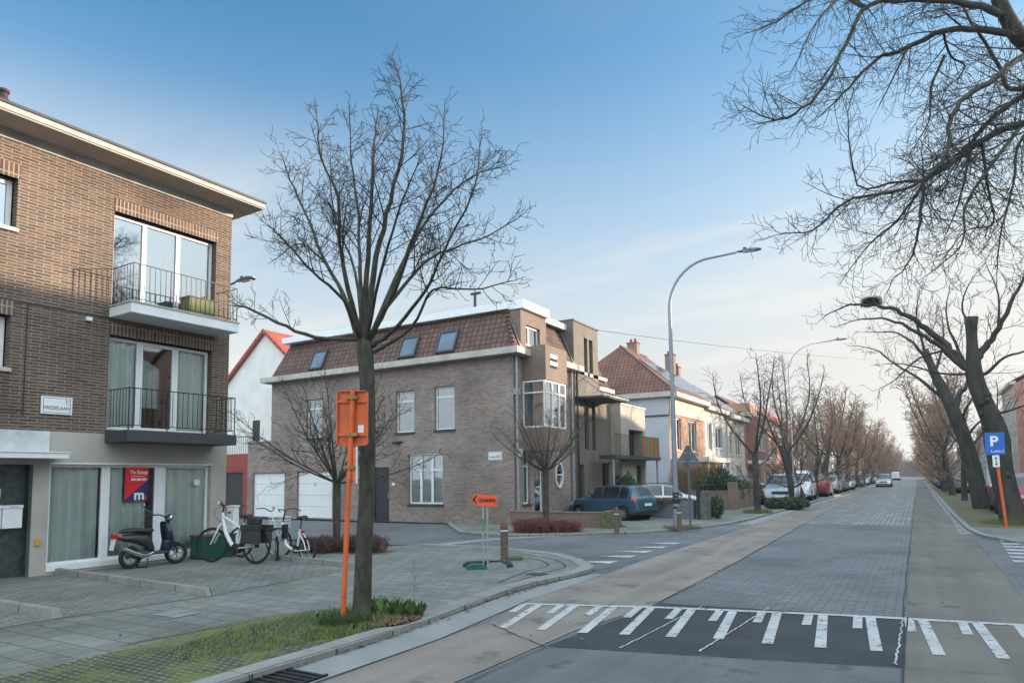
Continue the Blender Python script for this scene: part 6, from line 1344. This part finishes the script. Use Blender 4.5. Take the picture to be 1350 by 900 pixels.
for i, (cn, kd, pc, x, y) in enumerate(FC_):
    make_car('parked_van' if kd == 'van' else 'parked_car', 'small distant %s %s on the %s side, %s of the far ones' % (cn, 'van' if kd == 'van' else 'car', 'left' if x < 0 else 'right', ['first', 'second', 'third', 'fourth', 'fifth', 'sixth', 'first', 'second', 'third', 'fourth', 'fifth', 'sixth', 'seventh'][i]), kd, PC[pc], (x, y, KZ if i != 5 else .01), NP if i % 2 else -NP, detail=False)
# house-for-sale sheet in the blue car's rear side window
mb = MB(); mb.hexa([(-.72, -.735, 1.02), (-.32, -.735, 1.02), (-.32, -.73, 1.02), (-.72, -.73, 1.02), (-.72, -.665, 1.3), (-.32, -.665, 1.3), (-.32, -.66, 1.3), (-.72, -.66, 1.3)])
# ------------------------------------------------------------------ scooter
def wheel(mb_t, mb_r, c, R_, r_, ang, nsp=0, spr=.004):
    A = Matrix.Rotation(ang, 3, 'Z'); mb_t.torus(c, R_-r_, r_, 'Y', 40, 8, T=A)
    mb_r.torus(c, R_-2.2*r_, r_*.45, 'Y', 40, 6, T=A)
    for i in range(nsp):
        a = 2*pi*i/nsp; mb_r.tube([Vector(c), Vector(c)+A @ Vector((cos(a)*(R_-2.2*r_), 0, sin(a)*(R_-2.2*r_)))], spr, 4)
M['sgrey'] = basic('dark_scooter_plastic', (.035, .035, .038), .45, var=.1)
M['snavy'] = basic('scooter_navy_paint', (.008, .016, .045), .3, var=.05, coat=.6)
M['chrome'] = basic('chrome', (.6, .6, .6), .15, metal=1, var=.02)
M['seat'] = basic('seat_vinyl', (.03, .03, .03), .5, var=.1)
M['bikewhite'] = basic('white_bike_paint', (.72, .73, .74), .3, var=.03, coat=.5)
M['bag'] = basic('grey_pannier_cloth', (.04, .042, .045), .8, var=.15)
M['orangel'] = basic('orange_reflector', (.8, .2, .02), .3)
def place(root, org, ang):
    root.location = org; root.rotation_euler = (0, 0, ang)
t = thing('motor_scooter', 'dark navy moped scooter with black seat parked in front of the shop windows', 'scooter')
# local x forwards (front wheel), z up
mbt = MB(); mbr = MB(); wheel(mbt, mbr, (-.42, 0, .225), .225, .045, 0, 5, .014); w = mbt.build('rear_wheel', 'rubber', t, smooth=True, uv=False); mbr.lathe([(0, -.05), (.05, -.05), (.05, .05), (0, .05)], (-.42, 0, .225), 'Y', 12); mbr.build('rim', 'alloy', w, uv=False)
mbt = MB(); mbr = MB(); wheel(mbt, mbr, (.58, 0, .225), .225, .04, radians(-28), 5, .014); w = mbt.build('front_wheel', 'rubber', t, smooth=True, uv=False); mbr.build('rim', 'alloy', w, uv=False)
mb = MB(); s_ = [(-.62, .70, .05, .07), (-.5, .725, .13, .09), (-.3, .72, .15, .09), (-.1, .70, .14, .085), (.02, .715, .10, .06), (.06, .70, .05, .03)]
def loft(sec, n=12, zoff=0):     # sections (x, z, half width, half height)
    m_ = MB(); b = 0
    for x, z, w_, h_ in sec:
        for j in range(n): a = 2*pi*j/n; m_.v.append((x, w_*cos(a), z+h_*sin(a)))
    for i in range(len(sec)-1):
        for j in range(n): j2 = (j+1) % n; m_.f.append((i*n+j, i*n+j2, (i+1)*n+j2, (i+1)*n+j)); m_.m.append(0)
    m_.poly([m_.v[j] for j in range(n)][::-1]); m_.poly([m_.v[(len(sec)-1)*n+j] for j in range(n)]); return m_
loft([(-.64, .74, .05, .02), (-.55, .755, .12, .045), (-.35, .76, .14, .055), (-.15, .735, .135, .05), (0, .74, .11, .045), (.05, .735, .06, .02)]).build('seat', 'seat', t, smooth=True, uv=False)
loft([(-.70, .64, .05, .03), (-.58, .62, .12, .07), (-.35, .60, .14, .10), (-.12, .55, .14, .14), (-.02, .45, .13, .16), (.03, .36, .12, .10)]).build('tail_fairing', 'sgrey', t, smooth=True, uv=False)
loft([(-.5, .26, .05, .05), (-.35, .28, .10, .09), (-.15, .27, .11, .09), (-.02, .27, .10, .06)]).build('engine', 'sgrey', t, smooth=True, uv=False)
mb = MB(); mb.tube(catmull([(.0, -.13, .30), (-.15, -.14, .25), (-.3, -.15, .27), (-.62, -.16, .42)], 3), [.02, .02, .025, .035, .045, .048, .048, .045, .045, .04], 10); mb.build('exhaust', 'chrome', t, smooth=True, uv=False)
mb = MB(); mb.hexa([(-.05, -.14, .25), (.34, -.16, .25), (.34, .16, .25), (-.05, .14, .25), (-.05, -.14, .31), (.34, -.17, .30), (.34, .17, .30), (-.05, .14, .31)]); mb.build('footboard', 'sgrey', t, uv=False, bevel=.02)
sh = MB(); pf = [(.30, .28, .13), (.38, .32, .17), (.42, .5, .18), (.37, .7, .16), (.33, .84, .12), (.31, .9, .06)]
for (x0_, z0_, w0_), (x1_, z1_, w1_) in zip(pf, pf[1:]):
    for a0, a1 in ((-1, -.5), (-.5, 0), (0, .5), (.5, 1)):
        def P_(x, z, w_, a, o=0): return (x+.10*(1-a*a)+o, a*w_, z)
        sh.quad(P_(x0_, z0_, w0_, a0), P_(x0_, z0_, w0_, a1), P_(x1_, z1_, w1_, a1), P_(x1_, z1_, w1_, a0)); sh.quad(P_(x0_, z0_, w0_, a0, -.06), P_(x1_, z1_, w1_, a0, -.06), P_(x1_, z1_, w1_, a1, -.06), P_(x0_, z0_, w0_, a1, -.06))
    for a in (-1, 1): sh.quad(P_(x0_, z0_, w0_, a), P_(x0_, z0_, w0_, a, -.06), P_(x1_, z1_, w1_, a, -.06), P_(x1_, z1_, w1_, a))
sh.build('leg_shield', 'snavy', t, smooth=True, uv=False)
mb = MB(); 
for s in (-.06, .06): mb.tube([(.42, s, .62), (.58, s, .24)], .022, 8)
mb.build('fork', 'sgrey', t, uv=False); mb = MB()
for i in range(9):
    a0, a1 = radians(20+i*14), radians(34+i*14); R_ = .26
    mb.quad((.58+R_*cos(a0), -.06, .225+R_*sin(a0)), (.58+R_*cos(a0), .06, .225+R_*sin(a0)), (.58+R_*cos(a1), .06, .225+R_*sin(a1)), (.58+R_*cos(a1), -.06, .225+R_*sin(a1)))
mb.build('mudguard', 'snavy', t, uv=False)
mb = MB(); mb.tube([(.40, 0, .8), (.34, 0, .98)], .03, 8); mb.tube(catmull([(.18, -.33, 1.02), (.30, -.18, 1.03), (.34, 0, .98), (.30, .18, 1.03), (.18, .33, 1.02)], 3), .013, 8); mb.build('handlebar', 'black', t, smooth=True, uv=False)
mb = MB(); mb.lathe([(.0, -.07), (.06, -.05), (.085, .0), (.08, .03), (0, .05)], (.40, 0, .97), 'X', 14); mb.build('headlamp', 'chrome', t, smooth=True, uv=False)
mb = MB()
for s in (-1, 1): mb.tube([(.22, s*.32, 1.02), (.12, s*.33, 1.02)], .02, 8); mb.tube([(.27, s*.24, 1.03), (.36, s*.36, 1.06)], .005, 5)
mb.build('grip', 'black', t, uv=False)
mb = MB(); mb.tube([(.26, .22, 1.03), (.12, .30, 1.12), (.02, .32, 1.20)], .006, 5); mb.lathe([(0, 0), (.05, 0), (.055, .015), (0, .02)], (0, .32, 1.24), 'X', 14); mb.build('mirror', 'chrome', t, uv=False)
mb = MB(); mb.box(-.80, -.70, -.055, .055, .62, .72); tl = mb.build('tail_light', 'lampred', t, uv=False, bevel=.015); mb = MB(); mb.tube([(-.70, -.08, .68), (-.70, -.16, .68)], .022, 8); mb.tube([(-.70, .08, .68), (-.70, .16, .68)], .022, 8); mb.build('indicator', 'orangel', t, uv=False)
mb = MB(); mb.hexa([(-.76, -.08, .62), (-.80, -.08, .40), (-.80, .08, .40), (-.76, .08, .62), (-.755, -.08, .62), (-.795, -.08, .40), (-.795, .08, .40), (-.755, .08, .62)]); mb.build('number_plate', 'plate', t, uv=False); mb = MB(); mb.box(-.75, -.73, -.03, .03, .54, .58); mb.build('reflector', 'orangel', t, uv=False)
mb = MB(); mb.tube([(-.1, -.1, .2), (-.16, -.2, .01)], .012, 5); mb.tube([(-.1, .1, .2), (-.16, .2, .01)], .012, 5); mb.tube([(-.16, -.2, .012), (-.16, .2, .012)], .01, 5); mb.build('centre_stand', 'black', t, uv=False)
SP, SQ = Vector((-12.97, 7.64, 0)), Vector((-12.95, 8.50, 0))
d_ = SQ-SP; t.location = ((SP.x+SQ.x)/2, (SP.y+SQ.y)/2, KZ+.005); t.rotation_euler = (0, 0, atan2(d_.y, d_.x)); t.scale = (.93, .93, .95)
# ------------------------------------------------------------------ white electric bicycle
t = thing('electric_bicycle', 'white electric bicycle with grey panniers standing behind the scooter', 'bicycle')
def biwheel(name, x, R_=.35, parent=None, ang=0):
    a, b = MB(), MB(); wheel(a, b, (x, 0, R_), R_, .022, ang, 18, .0016); w = a.build(name, 'rubber', parent, smooth=True, uv=False); b.lathe([(0, -.05), (.03, -.05), (.03, .05), (0, .05)], (x, 0, R_), 'Y', 10); b.build('spokes', 'black', w, uv=False); return w
biwheel('front_wheel', .56, .35, t, radians(12)); biwheel('rear_wheel', -.56, .35, t)
mb = MB(); mb.tube(catmull([(.30, 0, .86), (.22, 0, .60), (.05, 0, .36), (-.08, 0, .29)], 4), .042, 10); mb.tube(catmull([(.31, 0, .92), (.05, 0, .80), (-.2, 0, .66)], 4), .024, 8); mb.tube([(-.08, 0, .29), (-.2, 0, .66), (-.23, 0, .80)], .022, 8)
for s in (-.05, .05): mb.tube([(-.08, s, .29), (-.56, s, .35)], .014, 6); mb.tube([(-.2, s*.4, .66), (-.56, s, .35)], .012, 6)
mb.tube([(.33, 0, 1.0), (.30, 0, .80)], .028, 10); mb.build('frame', 'bikewhite', t, smooth=True, uv=False)
mb = MB()
for s in (-.045, .045): mb.tube([(.31, 0, .80), (.36, s, .72), (.56, s, .35)], [.02, .022, .014], 8)
mb.build('fork', 'bikewhite', t, smooth=True, uv=False)
mb = MB(); mb.tube([(.33, 0, 1.0), (.31, 0, 1.14)], .018, 8); mb.tube(catmull([(.05, -.30, 1.13), (.2, -.24, 1.17), (.31, 0, 1.15), (.2, .24, 1.17), (.05, .30, 1.13)], 3), .012, 7); mb.tube([(.33, 0, 1.14), (.40, 0, 1.22)], .02, 6); mb.build('handlebar', 'black', t, smooth=True, uv=False)
loft([(-.38, .93, .05, .02), (-.34, .95, .10, .03), (-.24, .94, .07, .03), (-.12, .93, .02, .02)]).build('saddle', 'seat', t, smooth=True, uv=False)
mb = MB(); mb.tube([(-.22, 0, .74), (-.25, 0, .93)], .014, 7); mb.build('seat_post', 'black', t, uv=False)
mb = MB(); mb.lathe([(0, -.07), (.10, -.06), (.10, .06), (0, .07)], (-.08, 0, .29), 'Y', 18); mb.tube([(-.08, .09, .29), (-.02, .1, .14), (-.02, .18, .14)], .011, 5); mb.tube([(-.08, -.09, .29), (-.14, -.1, .44), (-.14, -.18, .44)], .011, 5); mb.build('motor_and_cranks', 'black', t, uv=False)
mb = MB(); 
for s in (-.06, .06): mb.tube([(-.3, s, .76), (-.82, s, .76)], .008, 5); mb.tube([(-.62, s, .76), (-.56, s, .36)], .006, 5)
mb.tube([(-.82, -.06, .76), (-.82, .06, .76)], .008, 5); mb.build('luggage_rack', 'black', t, uv=False)
for s in (-1, 1):
    mb = MB(); y0_, y1_ = (s*.09, s*.24); mb.box(-.74, -.36, min(y0_, y1_), max(y0_, y1_), .40, .74); p = mb.build('pannier', 'bag', t, uv=False, bevel=.02); mb = MB(); mb.box(-.75, -.35, min(y0_-.01, y1_+s*.012), max(y0_-.01, y1_+s*.012), .66, .765) if s > 0 else mb.box(-.75, -.35, y1_-.012, y0_+.01, .66, .765); mb.build('flap', 'seat', p, uv=False, bevel=.01)
mb = MB(); mb.box(-.62, -.34, -.08, .08, .77, .90); mb.build('rack_bag', 'seat', t, uv=False, bevel=.025)
mb = MB(); mb.tube([(-.30, -.06, .30), (-.36, -.2, .01)], .009, 5); mb.build('kick_stand', 'black', t, uv=False)
mb = MB(); mb.tube(catmull([(.28, .1, 1.12), (.44, .12, 1.02), (.42, .05, .86), (.34, 0, .8)], 3), .004, 4); mb.build('brake_cable', 'black', t, uv=False)
mb = MB()
for i in range(8):
    a0, a1 = radians(15+i*14), radians(29+i*14); R_ = .385
    mb.quad((-.56+R_*cos(a0), -.028, .35+R_*sin(a0)), (-.56+R_*cos(a0), .028, .35+R_*sin(a0)), (-.56+R_*cos(a1), .028, .35+R_*sin(a1)), (-.56+R_*cos(a1), -.028, .35+R_*sin(a1)))
mb.build('mudguard', 'black', t, uv=False)
bk_ = (-11.90, 9.15); t.location = (bk_[0], bk_[1], KZ+.005); t.rotation_euler = (radians(3), 0, radians(190))
BIKE = t
# ------------------------------------------------------------------ low white cargo folding bike
t = thing('folding_bicycle', 'small white low step electric bicycle with wire basket parked furthest right', 'bicycle')
def bw(x, ang=0):
    a, b = MB(), MB(); wheel(a, b, (x, 0, .25), .25, .022, ang, 14, .0018); w = a.build('wheel', 'rubber', t, smooth=True, uv=False); b.build('spokes', 'chrome', w, uv=False)
bw(.46, radians(-35)); bw(-.46)
mb = MB(); mb.tube([(.30, 0, .78), (.18, 0, .33)], .03, 9); mb.tube(catmull([(.18, 0, .33), (.05, 0, .26), (-.12, 0, .24), (-.16, 0, .27)], 3), .032, 9); mb.tube([(-.16, 0, .27), (-.24, 0, .66)], .022, 8)
for s in (-.05, .05): mb.tube(catmull([(-.24, s, .60), (-.40, s, .42), (-.46, s, .25)], 3), .011, 6); mb.tube([(-.14, s, .22), (-.46, s, .25)], .011, 6)
mb.build('frame', 'bikewhite', t, smooth=True, uv=False)
mb = MB()
for s in (-.04, .04): mb.tube([(.30, 0, .58), (.36, s, .5), (.46, s, .25)], .013, 7)
mb.build('fork', 'bikewhite', t, uv=False)
mb = MB(); mb.tube([(.28, 0, .78), (.22, 0, 1.02)], .016, 7); mb.tube(catmull([(.05, -.26, 1.0), (.18, -.2, 1.05), (.22, 0, 1.03), (.18, .2, 1.05), (.05, .26, 1.0)], 3), .011, 6); mb.build('handlebar', 'black', t, uv=False)
mb = MB(); mb.tube([(-.24, 0, .62), (-.28, 0, .86)], .013, 6); mb.build('seat_post', 'black', t, uv=False); loft([(-.42, .88, .04, .02), (-.36, .90, .09, .03), (-.26, .89, .06, .03), (-.14, .88, .02, .02)]).build('saddle', 'seat', t, smooth=True, uv=False)
mb = MB(); mb.box(.17, .27, -.05, .05, .44, .74); mb.build('battery', 'black', t, uv=False, bevel=.02); mb = MB(); mb.lathe([(0, -.05), (.085, -.05), (.085, .05), (0, .05)], (-.13, -.02, .25), 'Y', 16); mb.build('chain_case', 'black', t, uv=False)
mb = MB(); mb.box(-.33, -.30, -.03, .03, .58, .63); mb.build('reflector', 'lampred', t, uv=False)
t.location = (-11.0, 9.85, KZ+.005); t.rotation_euler = (0, 0, radians(178))
t = thing('basket_bicycle', 'older bicycle with white wire basket standing between the two white bicycles', 'bicycle')
a, b = MB(), MB(); 
for x in (-.5, .5):
    a, b = MB(), MB(); wheel(a, b, (x, 0, .33), .33, .02, 0, 16, .0016); w = a.build('wheel', 'rubber', t, smooth=True, uv=False); b.build('spokes', 'chrome', w, uv=False)
mb = MB(); mb.tube(catmull([(.34, 0, .82), (.1, 0, .5), (-.08, 0, .3)], 3), .018, 7); mb.tube([(-.08, 0, .3), (-.2, 0, .8)], .016, 7); mb.tube([(.3, 0, .95), (.5, .03, .33)], .014, 6); mb.tube([(-.08, 0, .3), (-.5, .03, .33), (-.18, 0, .66)], .01, 6); mb.build('frame', 'bikewhite', t, uv=False)
mb = MB()
for z in (.66, .73, .80, .87): 
    mb.tube([(.36, -.16, z), (.66, -.16, z), (.66, .16, z), (.36, .16, z), (.36, -.16, z)], .006, 4)
for i in range(8):
    for s in (-.16, .16): mb.tube([(.36+i*.043, s, .66), (.36+i*.043, s, .87)], .003, 3)
mb.build('wire_basket', 'signw', t, uv=False); mb = MB(); mb.tube(catmull([(.1, -.25, 1.05), (.25, -.15, 1.05), (.28, 0, .98), (.25, .15, 1.05), (.1, .25, 1.05)], 3), .011, 6); mb.build('handlebar', 'black', t, uv=False)
loft([(-.34, .84, .04, .02), (-.28, .86, .1, .03), (-.18, .85, .06, .03), (-.06, .84, .02, .02)]).build('saddle', 'seat', t, smooth=True, uv=False)
t.location = (-12.15, 10.0, KZ+.005); t.rotation_euler = (0, 0, radians(10))

# ------------------------------------------------------------------ hedges, heather beds, tufts, fallen leaves
def leafmat(n, a, b): return basic(n, a, .75, var=.3, vs=9, col2=b)
M['lgreen'] = leafmat('hedge_leaf', (.06, .085, .03), (.025, .04, .015))
M['heath'] = leafmat('brown_heather', (.13, .06, .045), (.07, .03, .025))
M['redtwig'] = leafmat('reddish_shrub_twig', (.22, .06, .05), (.1, .035, .03))
M['ivy'] = leafmat('ivy_leaf', (.05, .07, .03), (.025, .035, .018))
M['dry'] = leafmat('dry_climber', (.20, .13, .065), (.1, .065, .03))
M['grassl'] = leafmat('bright_grass', (.13, .17, .035), (.07, .10, .02))
M['weed'] = leafmat('weed_leaf', (.10, .17, .045), (.045, .085, .025))
M['litter'] = leafmat('dead_leaf', (.20, .12, .075), (.08, .045, .03))
M['yellowg'] = leafmat('yellow_green_shrub', (.28, .26, .04), (.12, .12, .03))
def clump(name, label, cat, boxes, n, size, mat, seed, kind='leaf', group=None, core=None, parent=None, org=None):
    """leaf-sized faces or twigs filling boxes/ellipsoids (cx, cy, cz, rx, ry, rz)"""
    rg = random.Random(seed); t = thing(name, label, cat, (boxes[0][0], boxes[0][1], KZ), group=group); mb = MB(); tot = sum(b[3]*b[4]*b[5] for b in boxes)
    for b in boxes:
        m_ = int(n*b[3]*b[4]*b[5]/tot)
        for i in range(m_):
            while True:
                u, v, w = rg.uniform(-1, 1), rg.uniform(-1, 1), rg.uniform(-1, 1)
                rr_ = (abs(u)**3+abs(v)**3+abs(w)**3)
                if rr_ < 1 and rr_ > .25*rg.random(): break
            p = Vector((b[0]+u*b[3]*(1+.12*sin(v*7+b[0])), b[1]+v*b[4], b[2]+w*b[5]*(1+.15*sin(u*5+v*4))))
            if p.z < KZ: p.z = KZ+.01
            if kind == 'leaf':
                a = Vector((rg.uniform(-1, 1), rg.uniform(-1, 1), rg.uniform(-1, 1))).normalized()*size*rg.uniform(.6, 1.3); c = a.orthogonal().normalized()*size*.45
                mb.quad(p-a, p+c, p+a, p-c)
            else:
                a = Vector((rg.uniform(-.6, .6), rg.uniform(-.6, .6), rg.uniform(.5, 1.2))).normalized()*size*rg.uniform(.7, 1.5); thin(mb, [p-a*.5, p+a*.1, p+a*.5+Vector((rg.uniform(-.1, .1), rg.uniform(-.1, .1), 0))*size], .0035+size*.012, .0025)
    o = mb.build('foliage' if kind == 'leaf' else 'twigs', mat, t, t.location, uv=False)
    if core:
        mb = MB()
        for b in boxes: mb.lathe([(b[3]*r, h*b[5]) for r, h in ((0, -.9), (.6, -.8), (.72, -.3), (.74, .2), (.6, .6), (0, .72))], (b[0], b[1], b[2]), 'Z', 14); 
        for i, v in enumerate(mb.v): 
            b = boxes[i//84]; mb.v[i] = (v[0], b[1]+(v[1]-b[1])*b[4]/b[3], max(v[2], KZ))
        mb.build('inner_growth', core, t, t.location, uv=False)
    return t
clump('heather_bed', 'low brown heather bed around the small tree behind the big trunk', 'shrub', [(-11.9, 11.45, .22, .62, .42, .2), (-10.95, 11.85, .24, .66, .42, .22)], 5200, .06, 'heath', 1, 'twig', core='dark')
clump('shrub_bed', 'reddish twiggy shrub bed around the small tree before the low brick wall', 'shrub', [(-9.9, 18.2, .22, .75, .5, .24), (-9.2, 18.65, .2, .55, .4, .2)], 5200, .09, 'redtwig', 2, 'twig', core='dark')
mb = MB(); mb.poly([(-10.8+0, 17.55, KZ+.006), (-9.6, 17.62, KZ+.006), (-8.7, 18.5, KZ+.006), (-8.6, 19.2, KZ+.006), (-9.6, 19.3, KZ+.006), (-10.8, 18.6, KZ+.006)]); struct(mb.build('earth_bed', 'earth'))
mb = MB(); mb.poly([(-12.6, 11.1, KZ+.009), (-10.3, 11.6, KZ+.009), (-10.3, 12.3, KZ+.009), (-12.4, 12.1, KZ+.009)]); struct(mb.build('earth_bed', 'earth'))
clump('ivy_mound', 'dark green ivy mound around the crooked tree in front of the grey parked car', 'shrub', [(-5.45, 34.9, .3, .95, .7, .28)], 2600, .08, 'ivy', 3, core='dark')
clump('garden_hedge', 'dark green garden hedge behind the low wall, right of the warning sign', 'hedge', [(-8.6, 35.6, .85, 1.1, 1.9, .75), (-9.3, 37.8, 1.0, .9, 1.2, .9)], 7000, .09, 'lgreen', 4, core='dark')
clump('garden_shrub', 'dark rounded conifer behind the garden pier and lamp post', 'shrub', [(-8.3, 34.0, .95, .55, .55, .95)], 2600, .07, 'ivy', 5, core='dark')
clump('garden_shrub', 'leafy shrub against the modern house behind the blue car', 'shrub', [(-11.2, 28.9, .9, .5, .6, .9)], 1600, .08, 'lgreen', 6)
clump('climbing_plant', 'tangled dry climber covering the porch of the pale hipped house', 'climber', [(-10.9, 41.2, 1.9, .9, 1.6, .8), (-11.3, 44, 1.7, .8, 1.8, .8), (-10.9, 38.2, 1.4, 1.2, 1.2, .9)], 9000, .22, 'dry', 7, 'twig')
clump('garden_hedge', 'long low hedge before the red brick house on the left', 'hedge', [(-9.2, 56, .7, .7, 3.5, .6), (-9.2, 64, .7, .7, 3.5, .6)], 5000, .11, 'lgreen', 8, core='dark')
clump('garden_hedge', 'yellow green hedge glimpsed between the trunks beyond the red car', 'hedge', [(-9.4, 76, .9, .8, 4, .85)], 3500, .13, 'yellowg', 9, core='dark')
clump('garden_hedge', 'farthest green hedge along the left gardens', 'hedge', [(-9.4, 92, .9, .8, 8, .8)], 3500, .16, 'lgreen', 10, core='dark')
clump('roadside_shrub', 'low shrub growing over the blue grey wall before the silver car', 'shrub', [(-8.2, 25.95, .74, .9, .15, .11)], 1500, .08, 'dry', 13, 'twig')
clump('roadside_shrub', 'green bush at the garden pier beside the warning sign', 'shrub', [(-6.6, 26.3, .5, .25, .3, .4)], 1100, .06, 'lgreen', 14)
# stuff: weeds, tufts and litter on the verge
def scatter(name, mat, pts_fn, n, fn, seed):
    rg = random.Random(seed); mb = MB()
    for i in range(n): fn(mb, Vector(pts_fn(rg)), rg)
    o = mb.build(name, mat, uv=False); o['kind'] = 'stuff'; return o
def blade(mb, p, rg, h=.07):
    a = rg.uniform(0, 6.28); l = h*rg.uniform(.4, 1.3); d = Vector((cos(a)*l*.6, sin(a)*l*.6, l)); s = Vector((-sin(a), cos(a), 0))*.0028
    mb.poly([p-s, p+s, p+d])
def wleaf(mb, p, rg, h=.11):
    a = rg.uniform(0, 6.28); l = h*rg.uniform(.5, 1.3); d = Vector((cos(a)*l*.5, sin(a)*l*.5, l*.9)); s = Vector((-sin(a), cos(a), 0))*l*.2; mb.quad(p, p+d*.55+s, p+d, p+d*.55-s)
def litter(mb, p, rg):
    a = Vector((rg.uniform(-1, 1), rg.uniform(-1, 1), rg.uniform(-.35, .35))).normalized()*rg.uniform(.012, .032); b = Vector((-a.y, a.x, rg.uniform(-.01, .012)))*.6; p = p+Vector((0, 0, rg.uniform(.004, .03))); mb.quad(p-a, p+b, p+a, p-b)
def inell(cx, cy, rx, ry, z=KZ+.004, rot=0):
    def f(rg):
        a = rg.uniform(0, 6.28); r = sqrt(rg.random()); u, v = r*cos(a)*rx, r*sin(a)*ry
        return (cx+u*cos(rot)-v*sin(rot), cy+u*sin(rot)+v*cos(rot), z)
    return f
scatter('grass', 'grassl', inell(-6.0, 5.3, .6, 1.3), 5200, lambda m_, p, r: blade(m_, p, r, .045), 1)
scatter('grass', 'grassl', inell(-5.5, 5.9, .32, .8), 3800, lambda m_, p, r: blade(m_, p, r, .06), 2)
scatter('grass', 'lgreen', inell(-5.75, 5.95, .28, .30), 3200, lambda m_, p, r: blade(m_, p, r, .11), 3)
scatter('weeds', 'weed', inell(-5.58, 6.62, .40, .17), 300, lambda m_, p, r: wleaf(m_, p, r, r.uniform(.06, .2)), 4)
scatter('weeds', 'weed', inell(-5.9, 6.15, .5, .35), 260, lambda m_, p, r: wleaf(m_, p, r, r.uniform(.03, .11)), 5)
scatter('fallen_leaves', 'litter', inell(-5.45, 6.28, .38, .50), 4200, litter, 6)
scatter('fallen_leaves', 'litter', inell(-5.0, 5.0, .10, 2.4, .014), 240, litter, 7)
scatter('grass', 'grassl', inell(-5.95, 30.6, .6, .6), 2200, lambda m_, p, r: blade(m_, p, r, .18), 8)
scatter('grass', 'dry', inell(-6.3, 20.9, .6, .45), 1500, lambda m_, p, r: blade(m_, p, r, .14), 9)
scatter('grass', 'grassl', inell(2.4, 26.4, .8, 1.0), 2200, lambda m_, p, r: blade(m_, p, r, .14), 10)
scatter('grass', 'grassl', inell(-6.98, 11.95, .16, .16), 300, lambda m_, p, r: blade(m_, p, r, .08), 11)
scatter('moss_tufts', 'grassl', lambda rg: (-8.3+rg.uniform(-.12, .12), 20.9+rg.uniform(-.6, .3), KZ), 400, lambda m_, p, r: blade(m_, p, r, .1), 12)
scatter('fallen_leaves', 'litter', lambda rg: (-5.16+rg.gauss(0, .06), rg.uniform(6.5, 10.5), .016), 150, litter, 21)
scatter('fallen_leaves', 'litter', lambda rg: (-9.5+rg.uniform(-4.6, 3.9), rg.uniform(2.5, 13), KZ+.008), 160, litter, 22)
scatter('fallen_leaves', 'litter', lambda rg: (rg.uniform(-4.8, 1.0), rg.uniform(5, 26), .016), 90, litter, 23)
scatter('fallen_leaves', 'litter', lambda rg: (1.0+rg.gauss(0, .06), rg.uniform(23, 45), .02), 150, litter, 24)
rg = random.Random(55); mb = MB()
for i in range(5200):
    x = rg.uniform(-45, 45); z = rg.uniform(0, 1)**.8*(9+3*sin(x*.31)+2*sin(x*.83)); p = Vector((x, 300+rg.uniform(-9, 9), z)); a = Vector((rg.uniform(-.8, .8), rg.uniform(-.3, .3), rg.uniform(.3, 1.2))).normalized()*rg.uniform(1.0, 2.6); thin(mb, [p-a, p, p+a+Vector((rg.uniform(-.3, .3), 0, 0))], .09, .04)
o = mb.build('distant_wood', 'twigg', uv=False); o['kind'] = 'stuff'
t = thing('tall_weed', 'thin tall dry weed stalk growing in the paving right of the big tree', 'plant', (-6.25, 7.9, KZ)); rg = random.Random(9); mb = MB(); p = Vector((-5.75, 7.2, KZ))
t.location = p; thin(mb, [p, p+Vector((0, 0, .3)), p+Vector((.01, 0, .62))], .003, .0015)
for k in range(14): z = .1+.035*k; a = rg.uniform(0, 6.28); thin(mb, [p+Vector((0, 0, z)), p+Vector((cos(a)*.03, sin(a)*.03, z+.02)), p+Vector((cos(a)*.05, sin(a)*.05, z+.035))], .003, .002)
mb.build('stem', 'grassl', t, p, uv=False)
# ------------------------------------------------------------------ the air
mh = bpy.data.materials.new('air'); mh.use_nodes = True; nh = mh.node_tree; nh.nodes.clear()
oh = nh.nodes.new('ShaderNodeOutputMaterial'); vh = nh.nodes.new('ShaderNodeVolumePrincipled'); vh.inputs['Color'].default_value = (.93, .95, 1, 1); vh.inputs['Density'].default_value = .0007; vh.inputs['Anisotropy'].default_value = .35
nh.links.new(vh.outputs[0], oh.inputs['Volume']); M['air'] = mh
mb = MB(); mb.box(-120, 120, -60, 440, -1.2, 16); o = mb.build('haze', 'air', uv=False); o['kind'] = 'stuff'
